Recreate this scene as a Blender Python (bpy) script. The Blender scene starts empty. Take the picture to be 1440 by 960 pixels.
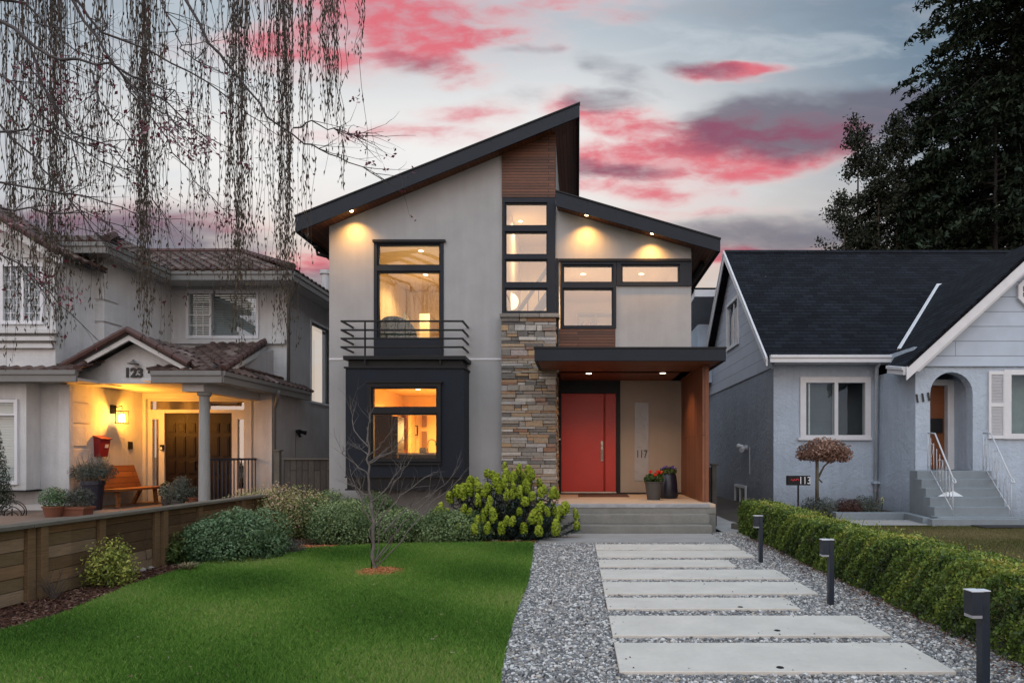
import bpy, math, random
import numpy as np
from mathutils import Vector, Matrix
from math import radians as R, sin, cos, pi
rng = np.random.default_rng(7); random.seed(7)
S = bpy.context.scene; COL = S.collection

# ---------------------------------------------------------------- camera
EYE = 1.45; F = 900.0; VX = 813.0; VY = 640.0
cd = bpy.data.cameras.new('camera'); cam = bpy.data.objects.new('camera', cd); COL.objects.link(cam)
cam.location = (0, 0, EYE); cam.rotation_euler = (R(90), 0, 0)
cd.sensor_width = 36; cd.lens = 22.5; cd.shift_x = -(VX-720)/1440; cd.shift_y = (VY-480)/1440
cd.clip_start = 0.1; cd.clip_end = 2000
S.camera = cam

# ---------------------------------------------------------------- world: dusk cloudscape in sky directions
def lin(c):
    return tuple(((v/255)/12.92 if v/255 <= .04045 else ((v/255+.055)/1.055)**2.4) for v in c)
W = bpy.data.worlds.new('World'); S.world = W; W.use_nodes = True
nt = W.node_tree; N = nt.nodes; L = nt.links; N.clear()
def nd(t, **k):
    n = N.new(t)
    for a, b in k.items(): setattr(n, a, b)
    return n
def put(sock, v):
    if isinstance(v, bpy.types.NodeSocket): L.new(v, sock)
    else: sock.default_value = v
def M(op, a, b=0.0, c=None, clamp=False):
    n = nd('ShaderNodeMath', operation=op, use_clamp=clamp); put(n.inputs[0], a); put(n.inputs[1], b)
    if c is not None: put(n.inputs[2], c)
    return n.outputs[0]
def mr(v, a, b, c=0.0, d=1.0, smooth=True):
    n = nd('ShaderNodeMapRange', interpolation_type='SMOOTHSTEP' if smooth else 'LINEAR'); n.clamp = True
    put(n.inputs['Value'], v)
    for k, x in zip(('From Min', 'From Max', 'To Min', 'To Max'), (a, b, c, d)): put(n.inputs[k], x)
    return n.outputs[0]
def mixc(f, a, b):
    n = nd('ShaderNodeMix', data_type='RGBA'); put(n.inputs[0], f)
    put(n.inputs[6], a if isinstance(a, bpy.types.NodeSocket) else (*a, 1)); put(n.inputs[7], b if isinstance(b, bpy.types.NodeSocket) else (*b, 1))
    return n.outputs[2]
tc = nd('ShaderNodeTexCoord'); sp = nd('ShaderNodeSeparateXYZ'); L.new(tc.outputs['Generated'], sp.inputs[0])
dx, dy, dz = sp.outputs
den = M('MAXIMUM', M('ABSOLUTE', dy), 0.22)
# sky chart: degrees-like tangents of the direction, 100 units = 0.111
U = M('ADD', M('MULTIPLY', M('DIVIDE', dx, den), 900.0), VX)
V = M('SUBTRACT', VY, M('MULTIPLY', M('DIVIDE', dz, den), 900.0))
cv = nd('ShaderNodeCombineXYZ'); L.new(U, cv.inputs[0]); L.new(V, cv.inputs[1])
def noise(scale, detail=4, rough=.55, sx=1., sy=1., off=0., dist=0.):
    mp = nd('ShaderNodeMapping'); L.new(cv.outputs[0], mp.inputs[0]); mp.inputs['Scale'].default_value = (sx, sy, 1); mp.inputs['Location'].default_value = (off, off*.7, off*.3)
    mp.inputs['Rotation'].default_value = (0, 0, R(8))
    n = nd('ShaderNodeTexNoise'); L.new(mp.outputs[0], n.inputs['Vector']); n.inputs['Scale'].default_value = scale
    n.inputs['Detail'].default_value = detail; n.inputs['Roughness'].default_value = rough; n.inputs['Distortion'].default_value = dist
    return n
wn = noise(.0062, 4, .52, 1, 2.2, 3.0)
warp = nd('ShaderNodeVectorMath', operation='MULTIPLY_ADD'); L.new(wn.outputs['Color'], warp.inputs[0])
warp.inputs[1].default_value = (150, 62, 0); warp.inputs[2].default_value = (-75, -31, 0)
wp = nd('ShaderNodeVectorMath', operation='ADD'); L.new(cv.outputs[0], wp.inputs[0]); L.new(warp.outputs[0], wp.inputs[1])
streak = noise(.0062, 6, .56, 1, 3.6, 11., .5).outputs['Fac']
fine = noise(.022, 6, .6, 1, 2.4, 23., .3).outputs['Fac']
tex = M('ADD', M('MULTIPLY', streak, .78), M('MULTIPLY', fine, .22))
def blobs(lst, name):
    acc = None
    for (x, y, rx, ry, ang, st) in lst:
        mp = nd('ShaderNodeMapping', vector_type='TEXTURE'); L.new(wp.outputs[0], mp.inputs[0])
        mp.inputs['Location'].default_value = (x, y, 0); mp.inputs['Rotation'].default_value = (0, 0, R(ang)); mp.inputs['Scale'].default_value = (rx, ry, 1)
        ln = nd('ShaderNodeVectorMath', operation='LENGTH'); L.new(mp.outputs[0], ln.inputs[0])
        v = mr(ln.outputs['Value'], 0.0, 1.75, st, 0.0)
        acc = v if acc is None else M('MAXIMUM', acc, v)
    return acc
PINK = [(560,35,190,62,8,1.0),(620,80,90,34,20,.85),(720,10,200,30,0,.6),(430,70,150,40,5,.75),(1036,108,75,13,0,1.1),
        (970,212,230,40,-6,1.25),(870,170,110,26,14,1.0),(1100,222,130,26,-14,1.1),(880,262,150,26,4,.8),(560,190,200,18,0,.45),(660,160,90,22,0,.5),
        (300,318,210,22,0,.55),(150,300,150,30,0,.45),(430,372,160,22,0,.7),(1040,360,170,14,0,.85),(960,300,160,12,0,.5),(1180,205,60,16,-10,.9),(250,60,160,22,0,.3)]
DARK = [(1120,176,170,38,-2,1.6),(1250,160,130,36,0,1.4),(990,104,62,12,4,.7),(880,112,75,22,20,.55),(850,238,110,14,0,.8),(850,140,60,14,0,.7),
        (1100,335,200,30,0,.9),(110,335,260,46,0,1.2),(330,350,150,18,0,.6),(740,76,48,12,0,.5),(600,90,70,20,10,.5),(450,400,160,26,0,.7),(1130,20,330,26,0,.35),(720,140,70,14,0,.4)]
mp_ = blobs(PINK, 'pink'); md_ = blobs(DARK, 'dark')
ap = mr(M('ADD', mp_, M('MULTIPLY', M('SUBTRACT', tex, .5), 1.25)), .0, .95)
ad = mr(M('ADD', md_, M('MULTIPLY', M('SUBTRACT', tex, .5), 1.35)), .06, 1.0)
ap = M('MULTIPLY', ap, mr(mp_, 0.0, .3)); ad = M('MULTIPLY', ad, mr(md_, 0.0, .3))
# clear-sky gradient by height on the chart and sideways
base = mixc(mr(V, 0, 210), lin((180,192,202)), lin((243,241,239)))
base = mixc(mr(V, 230, 420), base, lin((226,205,192)))
base = mixc(M('MULTIPLY', mr(U, 760, 1380), mr(V, 520, 60, .75, 1.0)), base, mixc(mr(V, 120, 380), lin((112,134,154)), lin((178,174,172))))
base = mixc(M('MULTIPLY', mr(U, 330, -60), .6), base, lin((150,160,172)))
base = mixc(mr(M('MULTIPLY', tex, tex), .18, .42, 0., .35), base, lin((214,222,228)))
c = mixc(M('MULTIPLY', ap, mr(M('ADD', M('MULTIPLY', fine, .6), M('MULTIPLY', streak, .4)), .36, .60, .52, .92)), base, mixc(mr(M('ADD', M('MULTIPLY', ap, .7), M('MULTIPLY', tex, .6)), .45, .98), lin((243,196,194)), lin((226,104,118))))
c = mixc(M('MULTIPLY', ad, .85), c, mixc(M('MULTIPLY', ap, mr(tex,.35,.6)), lin((106,104,120)), lin((122,78,104))))
# the half of the sky behind the camera: brightened to light the facades, a little warmer low down, as after sunset
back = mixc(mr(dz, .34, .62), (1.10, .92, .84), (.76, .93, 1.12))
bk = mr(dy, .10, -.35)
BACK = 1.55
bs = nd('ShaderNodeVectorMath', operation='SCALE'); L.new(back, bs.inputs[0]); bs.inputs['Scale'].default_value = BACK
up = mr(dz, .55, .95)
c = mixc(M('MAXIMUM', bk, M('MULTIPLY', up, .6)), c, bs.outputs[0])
c = mixc(mr(dz, -.02, -.08), c, (.06, .06, .055))
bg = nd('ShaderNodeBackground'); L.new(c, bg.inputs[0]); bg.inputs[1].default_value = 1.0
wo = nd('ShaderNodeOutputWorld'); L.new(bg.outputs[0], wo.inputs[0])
W.cycles.sampling_method = 'MANUAL'; W.cycles.sample_map_resolution = 512

sd = bpy.data.lights.new('sun', 'SUN'); sun = bpy.data.objects.new('sun', sd); COL.objects.link(sun)
sd.energy = .30; sd.angle = R(35); sd.color = (1.0, .9, .84); sun.rotation_euler = (R(50), 0, R(-28))
S.view_settings.view_transform = 'Standard'; S.view_settings.look = 'None'; S.view_settings.gamma = 1
S.view_settings.exposure = 0.0
S.cycles.max_bounces = 7; S.cycles.transparent_max_bounces = 12; S.cycles.sample_clamp_indirect = 6
S.cycles.caustics_reflective = False; S.cycles.caustics_refractive = False
try: S.cycles.use_denoising = True
except Exception: pass

# ---------------------------------------------------------------- materials
def material(name):
    m = bpy.data.materials.new(name); m.use_nodes = True
    t = m.node_tree; b = t.nodes['Principled BSDF']; return m, t, b
def tn(t, ty, **k):
    n = t.nodes.new(ty)
    for a, b in k.items(): setattr(n, a, b)
    return n
def uvnode(t): return tn(t, 'ShaderNodeTexCoord').outputs['UV']
def mix(t, f, a, b, typ='MIX'):
    n = tn(t, 'ShaderNodeMix', data_type='RGBA', blend_type=typ)
    for s, v in ((n.inputs[0], f), (n.inputs[6], a), (n.inputs[7], b)):
        if isinstance(v, bpy.types.NodeSocket): t.links.new(v, s)
        elif isinstance(v, tuple): s.default_value = (*v, 1)
        else: s.default_value = v
    return n.outputs[2]
def tnoise(t, vec, scale, detail=4, rough=.55, sc=None, dist=0):
    if sc:
        m = tn(t, 'ShaderNodeMapping'); t.links.new(vec, m.inputs[0]); m.inputs['Scale'].default_value = sc; vec = m.outputs[0]
    n = tn(t, 'ShaderNodeTexNoise'); t.links.new(vec, n.inputs['Vector']); n.inputs['Scale'].default_value = scale
    n.inputs['Detail'].default_value = detail; n.inputs['Roughness'].default_value = rough; n.inputs['Distortion'].default_value = dist
    return n.outputs['Fac']
def tmr(t, v, a, b, c=0., d=1.):
    n = tn(t, 'ShaderNodeMapRange'); t.links.new(v, n.inputs[0])
    for i, x in enumerate((a, b, c, d)): n.inputs[i+1].default_value = x
    return n.outputs[0]
def bump(t, b, h, strength=.5, dist=.01, prev=None):
    n = tn(t, 'ShaderNodeBump'); t.links.new(h, n.inputs['Height']); n.inputs['Strength'].default_value = strength; n.inputs['Distance'].default_value = dist
    if prev: t.links.new(prev, n.inputs['Normal'])
    t.links.new(n.outputs[0], b.inputs['Normal']); return n.outputs[0]
def plain(name, col, rough=.6, var=.18, vscale=3., bscale=60, bstr=.15, metal=0., spec=.5, obj=False, coat=0):
    m, t, b = material(name)
    v = tn(t, 'ShaderNodeTexCoord').outputs['Object'] if obj else uvnode(t)
    n = tnoise(t, v, vscale, 5, .6); n2 = tnoise(t, v, vscale*9, 3, .6)
    k = tmr(t, n, .3, .7, 1-var, 1+var*.6); k2 = tmr(t, n2, .3, .7, 1-var*.4, 1+var*.4)
    c = mix(t, 1.0, col, mix(t, 1.0, k, k2, 'MULTIPLY'), 'MULTIPLY'); t.links.new(c, b.inputs['Base Color'])
    t.links.new(tmr(t, n2, .3, .7, max(.05, rough-.08), min(1, rough+.08)), b.inputs['Roughness']); b.inputs['Metallic'].default_value = metal
    b.inputs['Specular IOR Level'].default_value = spec; b.inputs['Coat Weight'].default_value = coat
    if bstr: bump(t, b, tnoise(t, v, bscale, 3, .6), bstr, .004)
    return m
def stucco(name, col, bs=.5, scale=28, dist=.012, var=.10, streaks=.12):
    m, t, b = material(name); v = uvnode(t)
    n = tnoise(t, v, 1.1, 6, .6); st = tnoise(t, v, 2.2, 4, .6, (3.2, .28, 1))
    k = tmr(t, n, .3, .7, 1-var, 1+var); k2 = tmr(t, st, .35, .7, 1-streaks, 1.0+streaks*.3)
    go = tn(t, 'ShaderNodeTexCoord').outputs['Object']; sz = tn(t, 'ShaderNodeSeparateXYZ'); t.links.new(go, sz.inputs[0]); dirt = mix(t, 1., tmr(t, sz.outputs[2], .05, .75, .72, 1.), tmr(t, n, .3, .7, .97, 1.02), 'MULTIPLY'); k = mix(t, 1., k, dirt, 'MULTIPLY')
    gr = tmr(t, tnoise(t, v, scale*3, 2, .5), .3, .7, .95, 1.04)
    c = mix(t, 1., mix(t, 1., col, mix(t, 1., k, k2, 'MULTIPLY'), 'MULTIPLY'), gr, 'MULTIPLY'); t.links.new(c, b.inputs['Base Color'])
    b.inputs['Roughness'].default_value = .92; b.inputs['Specular IOR Level'].default_value = .2
    h = mix(t, .5, tnoise(t, v, scale, 5, .65, None, .6), tnoise(t, v, scale*.35, 3, .5)); bump(t, b, h, bs, dist)
    return m
def boards(name, c1, c2, bw=2.4, bh=.09, rough=.5, rot=False, gap=.006, grainscale=1., gapcol=(.012,.008,.006), bst=.5, spec=.4):
    m, t, b = material(name); v = uvnode(t)
    if rot:
        mm = tn(t, 'ShaderNodeMapping'); t.links.new(v, mm.inputs[0]); mm.inputs['Rotation'].default_value = (0, 0, R(90)); v = mm.outputs[0]
    br = tn(t, 'ShaderNodeTexBrick'); t.links.new(v, br.inputs['Vector']); br.offset = .37
    br.inputs['Scale'].default_value = 1; br.inputs['Brick Width'].default_value = bw; br.inputs['Row Height'].default_value = bh
    br.inputs['Mortar Size'].default_value = gap; br.inputs['Mortar Smooth'].default_value = .3; br.inputs['Bias'].default_value = 0
    br.inputs['Color1'].default_value = (*c1, 1); br.inputs['Color2'].default_value = (*c2, 1); br.inputs['Mortar'].default_value = (*gapcol, 1)
    g = tnoise(t, v, 6*grainscale, 6, .65, (1.2, 16, 1), .5); k = tmr(t, g, .25, .75, .6, 1.3)
    big = tmr(t, tnoise(t, v, 1.3, 3), .3, .7, .85, 1.12)
    c = mix(t, 1., br.outputs['Color'], mix(t, 1., k, big, 'MULTIPLY'), 'MULTIPLY'); t.links.new(c, b.inputs['Base Color'])
    b.inputs['Roughness'].default_value = rough; b.inputs['Specular IOR Level'].default_value = spec
    inv = tmr(t, br.outputs['Fac'], 0, 1, 1, 0); h = mix(t, .12, inv, g); bump(t, b, h, bst, .008)
    return m
def tinted(name, stops, rough=.6, spec=.3, trans=0., bstr=0, rand=.12):
    """colour comes from a per-piece 'tint' attribute (each leaf, pebble, chip or stone has its own colour)"""
    m, t, b = material(name)
    a = tn(t, 'ShaderNodeAttribute', attribute_name='tint'); cr = tn(t, 'ShaderNodeValToRGB'); t.links.new(a.outputs['Fac'], cr.inputs[0])
    e = cr.color_ramp.elements
    while len(e) < len(stops): e.new(.5)
    for i, (p, c) in enumerate(stops): e[i].position = p; e[i].color = (*c, 1)
    col = cr.outputs[0]
    if bstr:
        v = tn(t, 'ShaderNodeTexCoord').outputs['Object']; n = tnoise(t, v, 22, 5, .65)
        col = mix(t, 1., col, tmr(t, n, .3, .7, 1-rand*2, 1+rand*1.5), 'MULTIPLY'); bump(t, b, tnoise(t, v, 45, 5, .7), bstr, .01)
    t.links.new(col, b.inputs['Base Color']); b.inputs['Roughness'].default_value = rough; b.inputs['Specular IOR Level'].default_value = spec
    if trans:
        tr = tn(t, 'ShaderNodeBsdfTranslucent'); t.links.new(col, tr.inputs[0]); ms = tn(t, 'ShaderNodeMixShader'); ms.inputs[0].default_value = trans
        t.links.new(b.outputs[0], ms.inputs[1]); t.links.new(tr.outputs[0], ms.inputs[2]); t.links.new(ms.outputs[0], t.nodes['Material Output'].inputs[0])
    return m
def glass(name, refl=.16, tint=(1,1,1), rough=0., body=(.9,.92,.9), k=1.):
    m, t, b = material(name); t.nodes.remove(b)
    fr = tn(t, 'ShaderNodeFresnel'); fr.inputs[0].default_value = 1.5
    f = tn(t, 'ShaderNodeMath', operation='MAXIMUM', use_clamp=True); t.links.new(fr.outputs[0], f.inputs[0]); f.inputs[1].default_value = refl
    ge = tn(t, 'ShaderNodeNewGeometry'); fm = tn(t, 'ShaderNodeMath', operation='MULTIPLY'); iv = tn(t, 'ShaderNodeMath', operation='SUBTRACT'); iv.inputs[0].default_value = 1; t.links.new(ge.outputs['Backfacing'], iv.inputs[1]); t.links.new(f.outputs[0], fm.inputs[0]); t.links.new(iv.outputs[0], fm.inputs[1]); f2 = tn(t, 'ShaderNodeMath', operation='MULTIPLY'); t.links.new(fm.outputs[0], f2.inputs[0]); f2.inputs[1].default_value = k; f = f2
    g = tn(t, 'ShaderNodeBsdfGlossy'); g.inputs['Roughness'].default_value = rough; g.inputs['Color'].default_value = (*tint, 1)
    v = tn(t, 'ShaderNodeTexCoord').outputs['Object']; bm = tn(t, 'ShaderNodeBump'); t.links.new(tnoise(t, v, .9, 2), bm.inputs['Height']); bm.inputs['Strength'].default_value = .05; bm.inputs['Distance'].default_value = .02
    t.links.new(bm.outputs[0], g.inputs['Normal'])
    tr = tn(t, 'ShaderNodeBsdfTransparent'); tr.inputs[0].default_value = (*body, 1)
    ms = tn(t, 'ShaderNodeMixShader'); t.links.new(f.outputs[0], ms.inputs[0]); t.links.new(tr.outputs[0], ms.inputs[1]); t.links.new(g.outputs[0], ms.inputs[2])
    t.links.new(ms.outputs[0], t.nodes['Material Output'].inputs[0]); return m
def emit(name, col, s):
    m, t, b = material(name); b.inputs['Base Color'].default_value = (*col, 1); b.inputs['Emission Color'].default_value = (*col, 1); b.inputs['Emission Strength'].default_value = s
    return m

# ---------------------------------------------------------------- helpers
def tag(o, label=None, cat=None, group=None, kind=None):
    if label: o['label'] = label
    if cat: o['category'] = cat
    if group: o['group'] = group
    if kind: o['kind'] = kind
    return o
def thing(name, label, cat, loc=(0, 0, 0), group=None, rz=0.):
    o = bpy.data.objects.new(name, None); COL.objects.link(o); o.location = loc; o.rotation_euler = (0, 0, rz)
    o.empty_display_size = .1
    return tag(o, label, cat, group)
def dup(root, loc=None, rz=None, label=None):
    r = root.copy(); COL.objects.link(r)
    if loc is not None: r.location = loc
    if rz is not None: r.rotation_euler = (0, 0, rz)
    if label: r['label'] = label
    for ch in list(root.children):
        c = ch.copy(); COL.objects.link(c); c.parent = r
        for g in list(ch.children):
            d = g.copy(); COL.objects.link(d); d.parent = c
    return r
def P(x, y, Y): return Vector(((x-VX)/F*Y, Y, EYE-(y-VY)/F*Y))
def G(x, y, z=0.):
    Y = F*(EYE-z)/(y-VY); return Vector(((x-VX)/F*Y, Y, z))
def PX(x, Y): return (x-VX)/F*Y
def PZ(y, Y): return EYE-(y-VY)/F*Y
def place(o, parent, world):
    """vertices are given in world metres: shift them when the parent stands elsewhere"""
    if parent is not None:
        o.parent = parent
        w = Vector((0, 0, 0)); p = parent
        while p is not None: w += p.location; p = p.parent
        if world and w.length > 0: o.data.transform(Matrix.Translation(-w))
    return o
class MB:
    def __init__(s): s.v = []; s.f = []; s.c = []
    def add(s, vs, fs, tint=0.):
        n = len(s.v); s.v += [tuple(p) for p in vs]; s.f += [tuple(i+n for i in f) for f in fs]; s.c += [tint]*len(vs); return s
    def box(s, x0, x1, y0, y1, z0, z1, tint=0.):
        return s.add([(x0,y0,z0),(x1,y0,z0),(x1,y1,z0),(x0,y1,z0),(x0,y0,z1),(x1,y0,z1),(x1,y1,z1),(x0,y1,z1)],
                     [(0,3,2,1),(4,5,6,7),(0,1,5,4),(1,2,6,5),(2,3,7,6),(3,0,4,7)], tint)
    def pbox(s, xa, xb, ya, yb, Y, d, tint=0.):
        """box whose front face covers chart rectangle (xa..xb, ya..yb) at distance Y and which is d deep"""
        return s.box(PX(xa,Y), PX(xb,Y), Y, Y+d, PZ(yb,Y), PZ(ya,Y), tint)
    def prism(s, pts, y0, y1):
        """outline in X-Z pushed along Y"""
        n = len(pts); vs = [(p[0], y0, p[1]) for p in pts]+[(p[0], y1, p[1]) for p in pts]
        return s.add(vs, [tuple(range(n)), tuple(range(2*n-1, n-1, -1))]+[(i, (i+1) % n+0, (i+1) % n+n, i+n)[::-1] for i in range(n)])
    def xprism(s, pts, x0, x1):
        """outline in Y-Z pushed along X"""
        n = len(pts); vs = [(x0, p[0], p[1]) for p in pts]+[(x1, p[0], p[1]) for p in pts]
        return s.add(vs, [tuple(range(n)), tuple(range(2*n-1, n-1, -1))]+[(i, (i+1) % n, (i+1) % n+n, i+n)[::-1] for i in range(n)])
    def zprism(s, pts, z0, z1):
        n = len(pts); vs = [(p[0], p[1], z0) for p in pts]+[(p[0], p[1], z1) for p in pts]
        return s.add(vs, [tuple(range(n-1, -1, -1)), tuple(range(n, 2*n))]+[(i, (i+1) % n, (i+1) % n+n, i+n) for i in range(n)])
    def slab(s, q, th):
        """thick sheet on 3 or 4 corners, thickened away from the normal"""
        q = [Vector(p) for p in q]; nrm = (q[1]-q[0]).cross(q[2]-q[0]).normalized(); n = len(q)
        vs = q+[p-nrm*th for p in q]
        return s.add(vs, [tuple(range(n)), tuple(range(2*n-1, n-1, -1))]+[(i, i+n, (i+1) % n+n, (i+1) % n) for i in range(n)])
    def tube(s, pts, rad, n=8, cap=True, tint=0.):
        pts = [Vector(p) for p in pts]
        rad = [rad]*len(pts) if not hasattr(rad, '__len__') else rad
        vs = []; fs = []
        ref = Vector((0, 0, 1)) if abs((pts[-1]-pts[0]).normalized().z) < .9 else Vector((1, 0, 0))
        for i, p in enumerate(pts):
            d = (pts[min(i+1, len(pts)-1)]-pts[max(i-1, 0)]); d = d.normalized() if d.length > 0 else Vector((0, 0, 1))
            a = d.cross(ref); a = a.normalized() if a.length > 1e-4 else Vector((1, 0, 0)); b = d.cross(a)
            for k in range(n):
                t = 2*pi*k/n; vs.append(p+(a*cos(t)+b*sin(t))*rad[i])
        for i in range(len(pts)-1):
            for k in range(n): fs.append((i*n+k, i*n+(k+1) % n, (i+1)*n+(k+1) % n, (i+1)*n+k))
        if cap: fs.append(tuple(range(n-1, -1, -1))); fs.append(tuple((len(pts)-1)*n+k for k in range(n)))
        return s.add(vs, fs, tint)
    def bar(s, a, b, w, h):
        """rectangular bar from a to b"""
        a = Vector(a); b = Vector(b); d = (b-a).normalized(); ref = Vector((0, 0, 1)) if abs(d.z) < .9 else Vector((0, 1, 0))
        u = d.cross(ref).normalized()*w/2; v = u.cross(d).normalized()*h/2
        vs = [a-u-v, a+u-v, a+u+v, a-u+v, b-u-v, b+u-v, b+u+v, b-u+v]
        return s.add(vs, [(0,3,2,1),(4,5,6,7),(0,1,5,4),(1,2,6,5),(2,3,7,6),(3,0,4,7)])
    def lathe(s, prof, c=(0, 0, 0), n=24):
        vs = []; fs = []
        for r, z in prof:
            for k in range(n): vs.append((c[0]+r*cos(2*pi*k/n), c[1]+r*sin(2*pi*k/n), c[2]+z))
        for i in range(len(prof)-1):
            for k in range(n): fs.append((i*n+k, i*n+(k+1) % n, (i+1)*n+(k+1) % n, (i+1)*n+k))
        return s.add(vs, fs)
    def grid(s, xs, zs, hole, y0, y1):
        """wall in X-Z with openings: hole(xm, zm) says whether a cell is open"""
        nx, nz = len(xs)-1, len(zs)-1
        so = lambda i, j: 0 <= i < nx and 0 <= j < nz and not hole((xs[i]+xs[i+1])/2, (zs[j]+zs[j+1])/2)
        for i in range(nx):
            for j in range(nz):
                if not so(i, j): continue
                a, b, c, d = xs[i], xs[i+1], zs[j], zs[j+1]
                s.add([(a,y0,c),(b,y0,c),(b,y0,d),(a,y0,d)], [(0,1,2,3)]); s.add([(a,y1,c),(b,y1,c),(b,y1,d),(a,y1,d)], [(3,2,1,0)])
                if not so(i-1, j): s.add([(a,y0,c),(a,y0,d),(a,y1,d),(a,y1,c)], [(0,1,2,3)])
                if not so(i+1, j): s.add([(b,y0,c),(b,y0,d),(b,y1,d),(b,y1,c)], [(3,2,1,0)])
                if not so(i, j-1): s.add([(a,y0,c),(b,y0,c),(b,y1,c),(a,y1,c)], [(3,2,1,0)])
                if not so(i, j+1): s.add([(a,y0,d),(b,y0,d),(b,y1,d),(a,y1,d)], [(0,1,2,3)])
        return s
    def rects(s, outer, holes, y0, y1):
        xs = sorted({outer[0], outer[1], *[v for h in holes for v in h[:2]]}); zs = sorted({outer[2], outer[3], *[v for h in holes for v in h[2:]]})
        return s.grid(xs, zs, lambda x, z: any(h[0] < x < h[1] and h[2] < z < h[3] for h in holes), y0, y1)
    def build(s, name, m, parent=None, smooth=False, bevel=0., world=True, tint=False):
        me = bpy.data.meshes.new(name); me.from_pydata(s.v, [], s.f); me.materials.append(m)
        o = bpy.data.objects.new(name, me); COL.objects.link(o)
        uv = me.uv_layers.new(name='UVMap'); nl = len(me.loops)
        co = np.empty(len(me.vertices)*3, 'f'); me.vertices.foreach_get('co', co); co = co.reshape(-1, 3)
        nr = np.empty(len(me.polygons)*3, 'f'); me.polygons.foreach_get('normal', nr); nr = nr.reshape(-1, 3)
        lt = np.empty(len(me.polygons), 'i'); me.polygons.foreach_get('loop_total', lt)
        li = np.empty(nl, 'i'); me.loops.foreach_get('vertex_index', li)
        n = np.repeat(nr, lt, axis=0); p = co[li]; flat = np.abs(n[:, 2]) > .97
        u = np.stack([-n[:, 1], n[:, 0], np.zeros(nl)], 1); u[flat] = (1, 0, 0); u /= np.linalg.norm(u, axis=1)[:, None]+1e-9
        sg = np.where((np.abs(u[:, 0]) > np.abs(u[:, 1])), np.sign(u[:, 0]), np.sign(u[:, 1])); u *= sg[:, None]
        v = np.cross(n, u); v *= np.where(v[:, 2] < -1e-4, -1, 1)[:, None]; v[flat] = (0, 1, 0)
        uv.data.foreach_set('uv', np.stack([(p*u).sum(1), (p*v).sum(1)], 1).astype('f').ravel())
        if tint:
            a = me.attributes.new('tint', 'FLOAT', 'POINT'); a.data.foreach_set('value', np.array(s.c, 'f'))
        if smooth: me.polygons.foreach_set('use_smooth', [True]*len(me.polygons))
        place(o, parent, world)
        if bevel:
            b = o.modifiers.new('bevel', 'BEVEL'); b.width = bevel; b.segments = 2; b.limit_method = 'ANGLE'; b.angle_limit = R(40)
        return o
def mesh_np(name, V_, F_, m, parent=None, tint=None, smooth=False, world=True):
    """mesh from numpy arrays; F_ is (n,k)"""
    me = bpy.data.meshes.new(name); k = F_.shape[1]
    me.vertices.add(len(V_)); me.vertices.foreach_set('co', V_.astype('f').ravel())
    me.loops.add(F_.size); me.loops.foreach_set('vertex_index', F_.astype('i').ravel())
    me.polygons.add(len(F_)); me.polygons.foreach_set('loop_start', np.arange(0, F_.size, k, dtype='i')); me.polygons.foreach_set('loop_total', np.full(len(F_), k, 'i'))
    if smooth: me.polygons.foreach_set('use_smooth', np.ones(len(F_), bool))
    me.update(calc_edges=True); me.materials.append(m)
    if tint is not None:
        a = me.attributes.new('tint', 'FLOAT', 'POINT'); a.data.foreach_set('value', tint.astype('f'))
    o = bpy.data.objects.new(name, me); COL.objects.link(o); place(o, parent, world); return o
def unit(a): return a/(np.linalg.norm(a, axis=1)[:, None]+1e-9)
def leaves(pos, nrm, size, tint, aspect=.5, droop=None, jitter=.7, r=None):
    """rhombic leaves at pos, lying roughly across nrm; returns verts, quads, tint"""
    r = r or rng; n = len(pos); size = np.broadcast_to(size, n)
    nn = unit(nrm+r.normal(0, jitter, (n, 3)))
    d = r.normal(0, 1, (n, 3)) if droop is None else droop+r.normal(0, .35, (n, 3))
    d = unit(d-(d*nn).sum(1)[:, None]*nn); w = np.cross(nn, d)
    L_ = d*size[:, None]; Wd = w*(size*aspect)[:, None]*.5
    fold = nn*(size*.10)[:, None]
    V_ = np.stack([pos-L_*.5, pos-L_*.02+Wd+fold, pos+L_*.5, pos-L_*.02-Wd+fold], 1).reshape(-1, 3)
    F_ = np.arange(4*n).reshape(n, 4); return V_, F_, np.repeat(np.clip(tint, 0, 1), 4)
def shrub_mesh(name, m, lumps, n, size, parent=None, tr=(.0, 1.), aspect=.5, shell=.45, up=.35, zmin=.01, topt=.0, jitter=.7, world=True, seed=None, patch=.5):
    """lumps: list of (centre, radii). leaves spread through the outer shell of each lump"""
    r = np.random.default_rng(seed if seed is not None else rng.integers(1e9))
    w = np.array([l[1][0]*l[1][1]+l[1][1]*l[1][2]+l[1][0]*l[1][2] for l in lumps]); idx = r.choice(len(lumps), n, p=w/w.sum())
    c = np.array([l[0] for l in lumps], float)[idx]; rad = np.array([l[1] for l in lumps], float)[idx]; lt = r.uniform(0, 1, len(lumps))[idx]
    d = unit(r.normal(0, 1, (n, 3))); rr = 1-shell*r.uniform(0, 1, n)**1.8+r.normal(0, .05, n)
    # uneven surface made of small tufts
    tuft = np.sin(d[:, 0]*9+lt*20)*np.sin(d[:, 1]*9+lt*31)*np.sin(d[:, 2]*8+lt*11)
    rr = rr*(1+.10*tuft)
    p = c+d*rad*rr[:, None]; k = p[:, 2] > zmin; p = p[k]; d = d[k]; lt = lt[k]; tf = tuft[k]
    nr = unit(d+np.array([0, 0, up])); t = tr[0]+(tr[1]-tr[0])*np.clip(.5+r.normal(0, .2, len(p))+(lt-.5)*patch+topt*d[:, 2]+tf*.2, 0, 1)
    V_, F_, T_ = leaves(p, nr, size*r.uniform(.65, 1.3, len(p)), t, aspect, None, jitter, r)
    return mesh_np(name, V_, F_, m, parent, T_, world=world)
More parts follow.
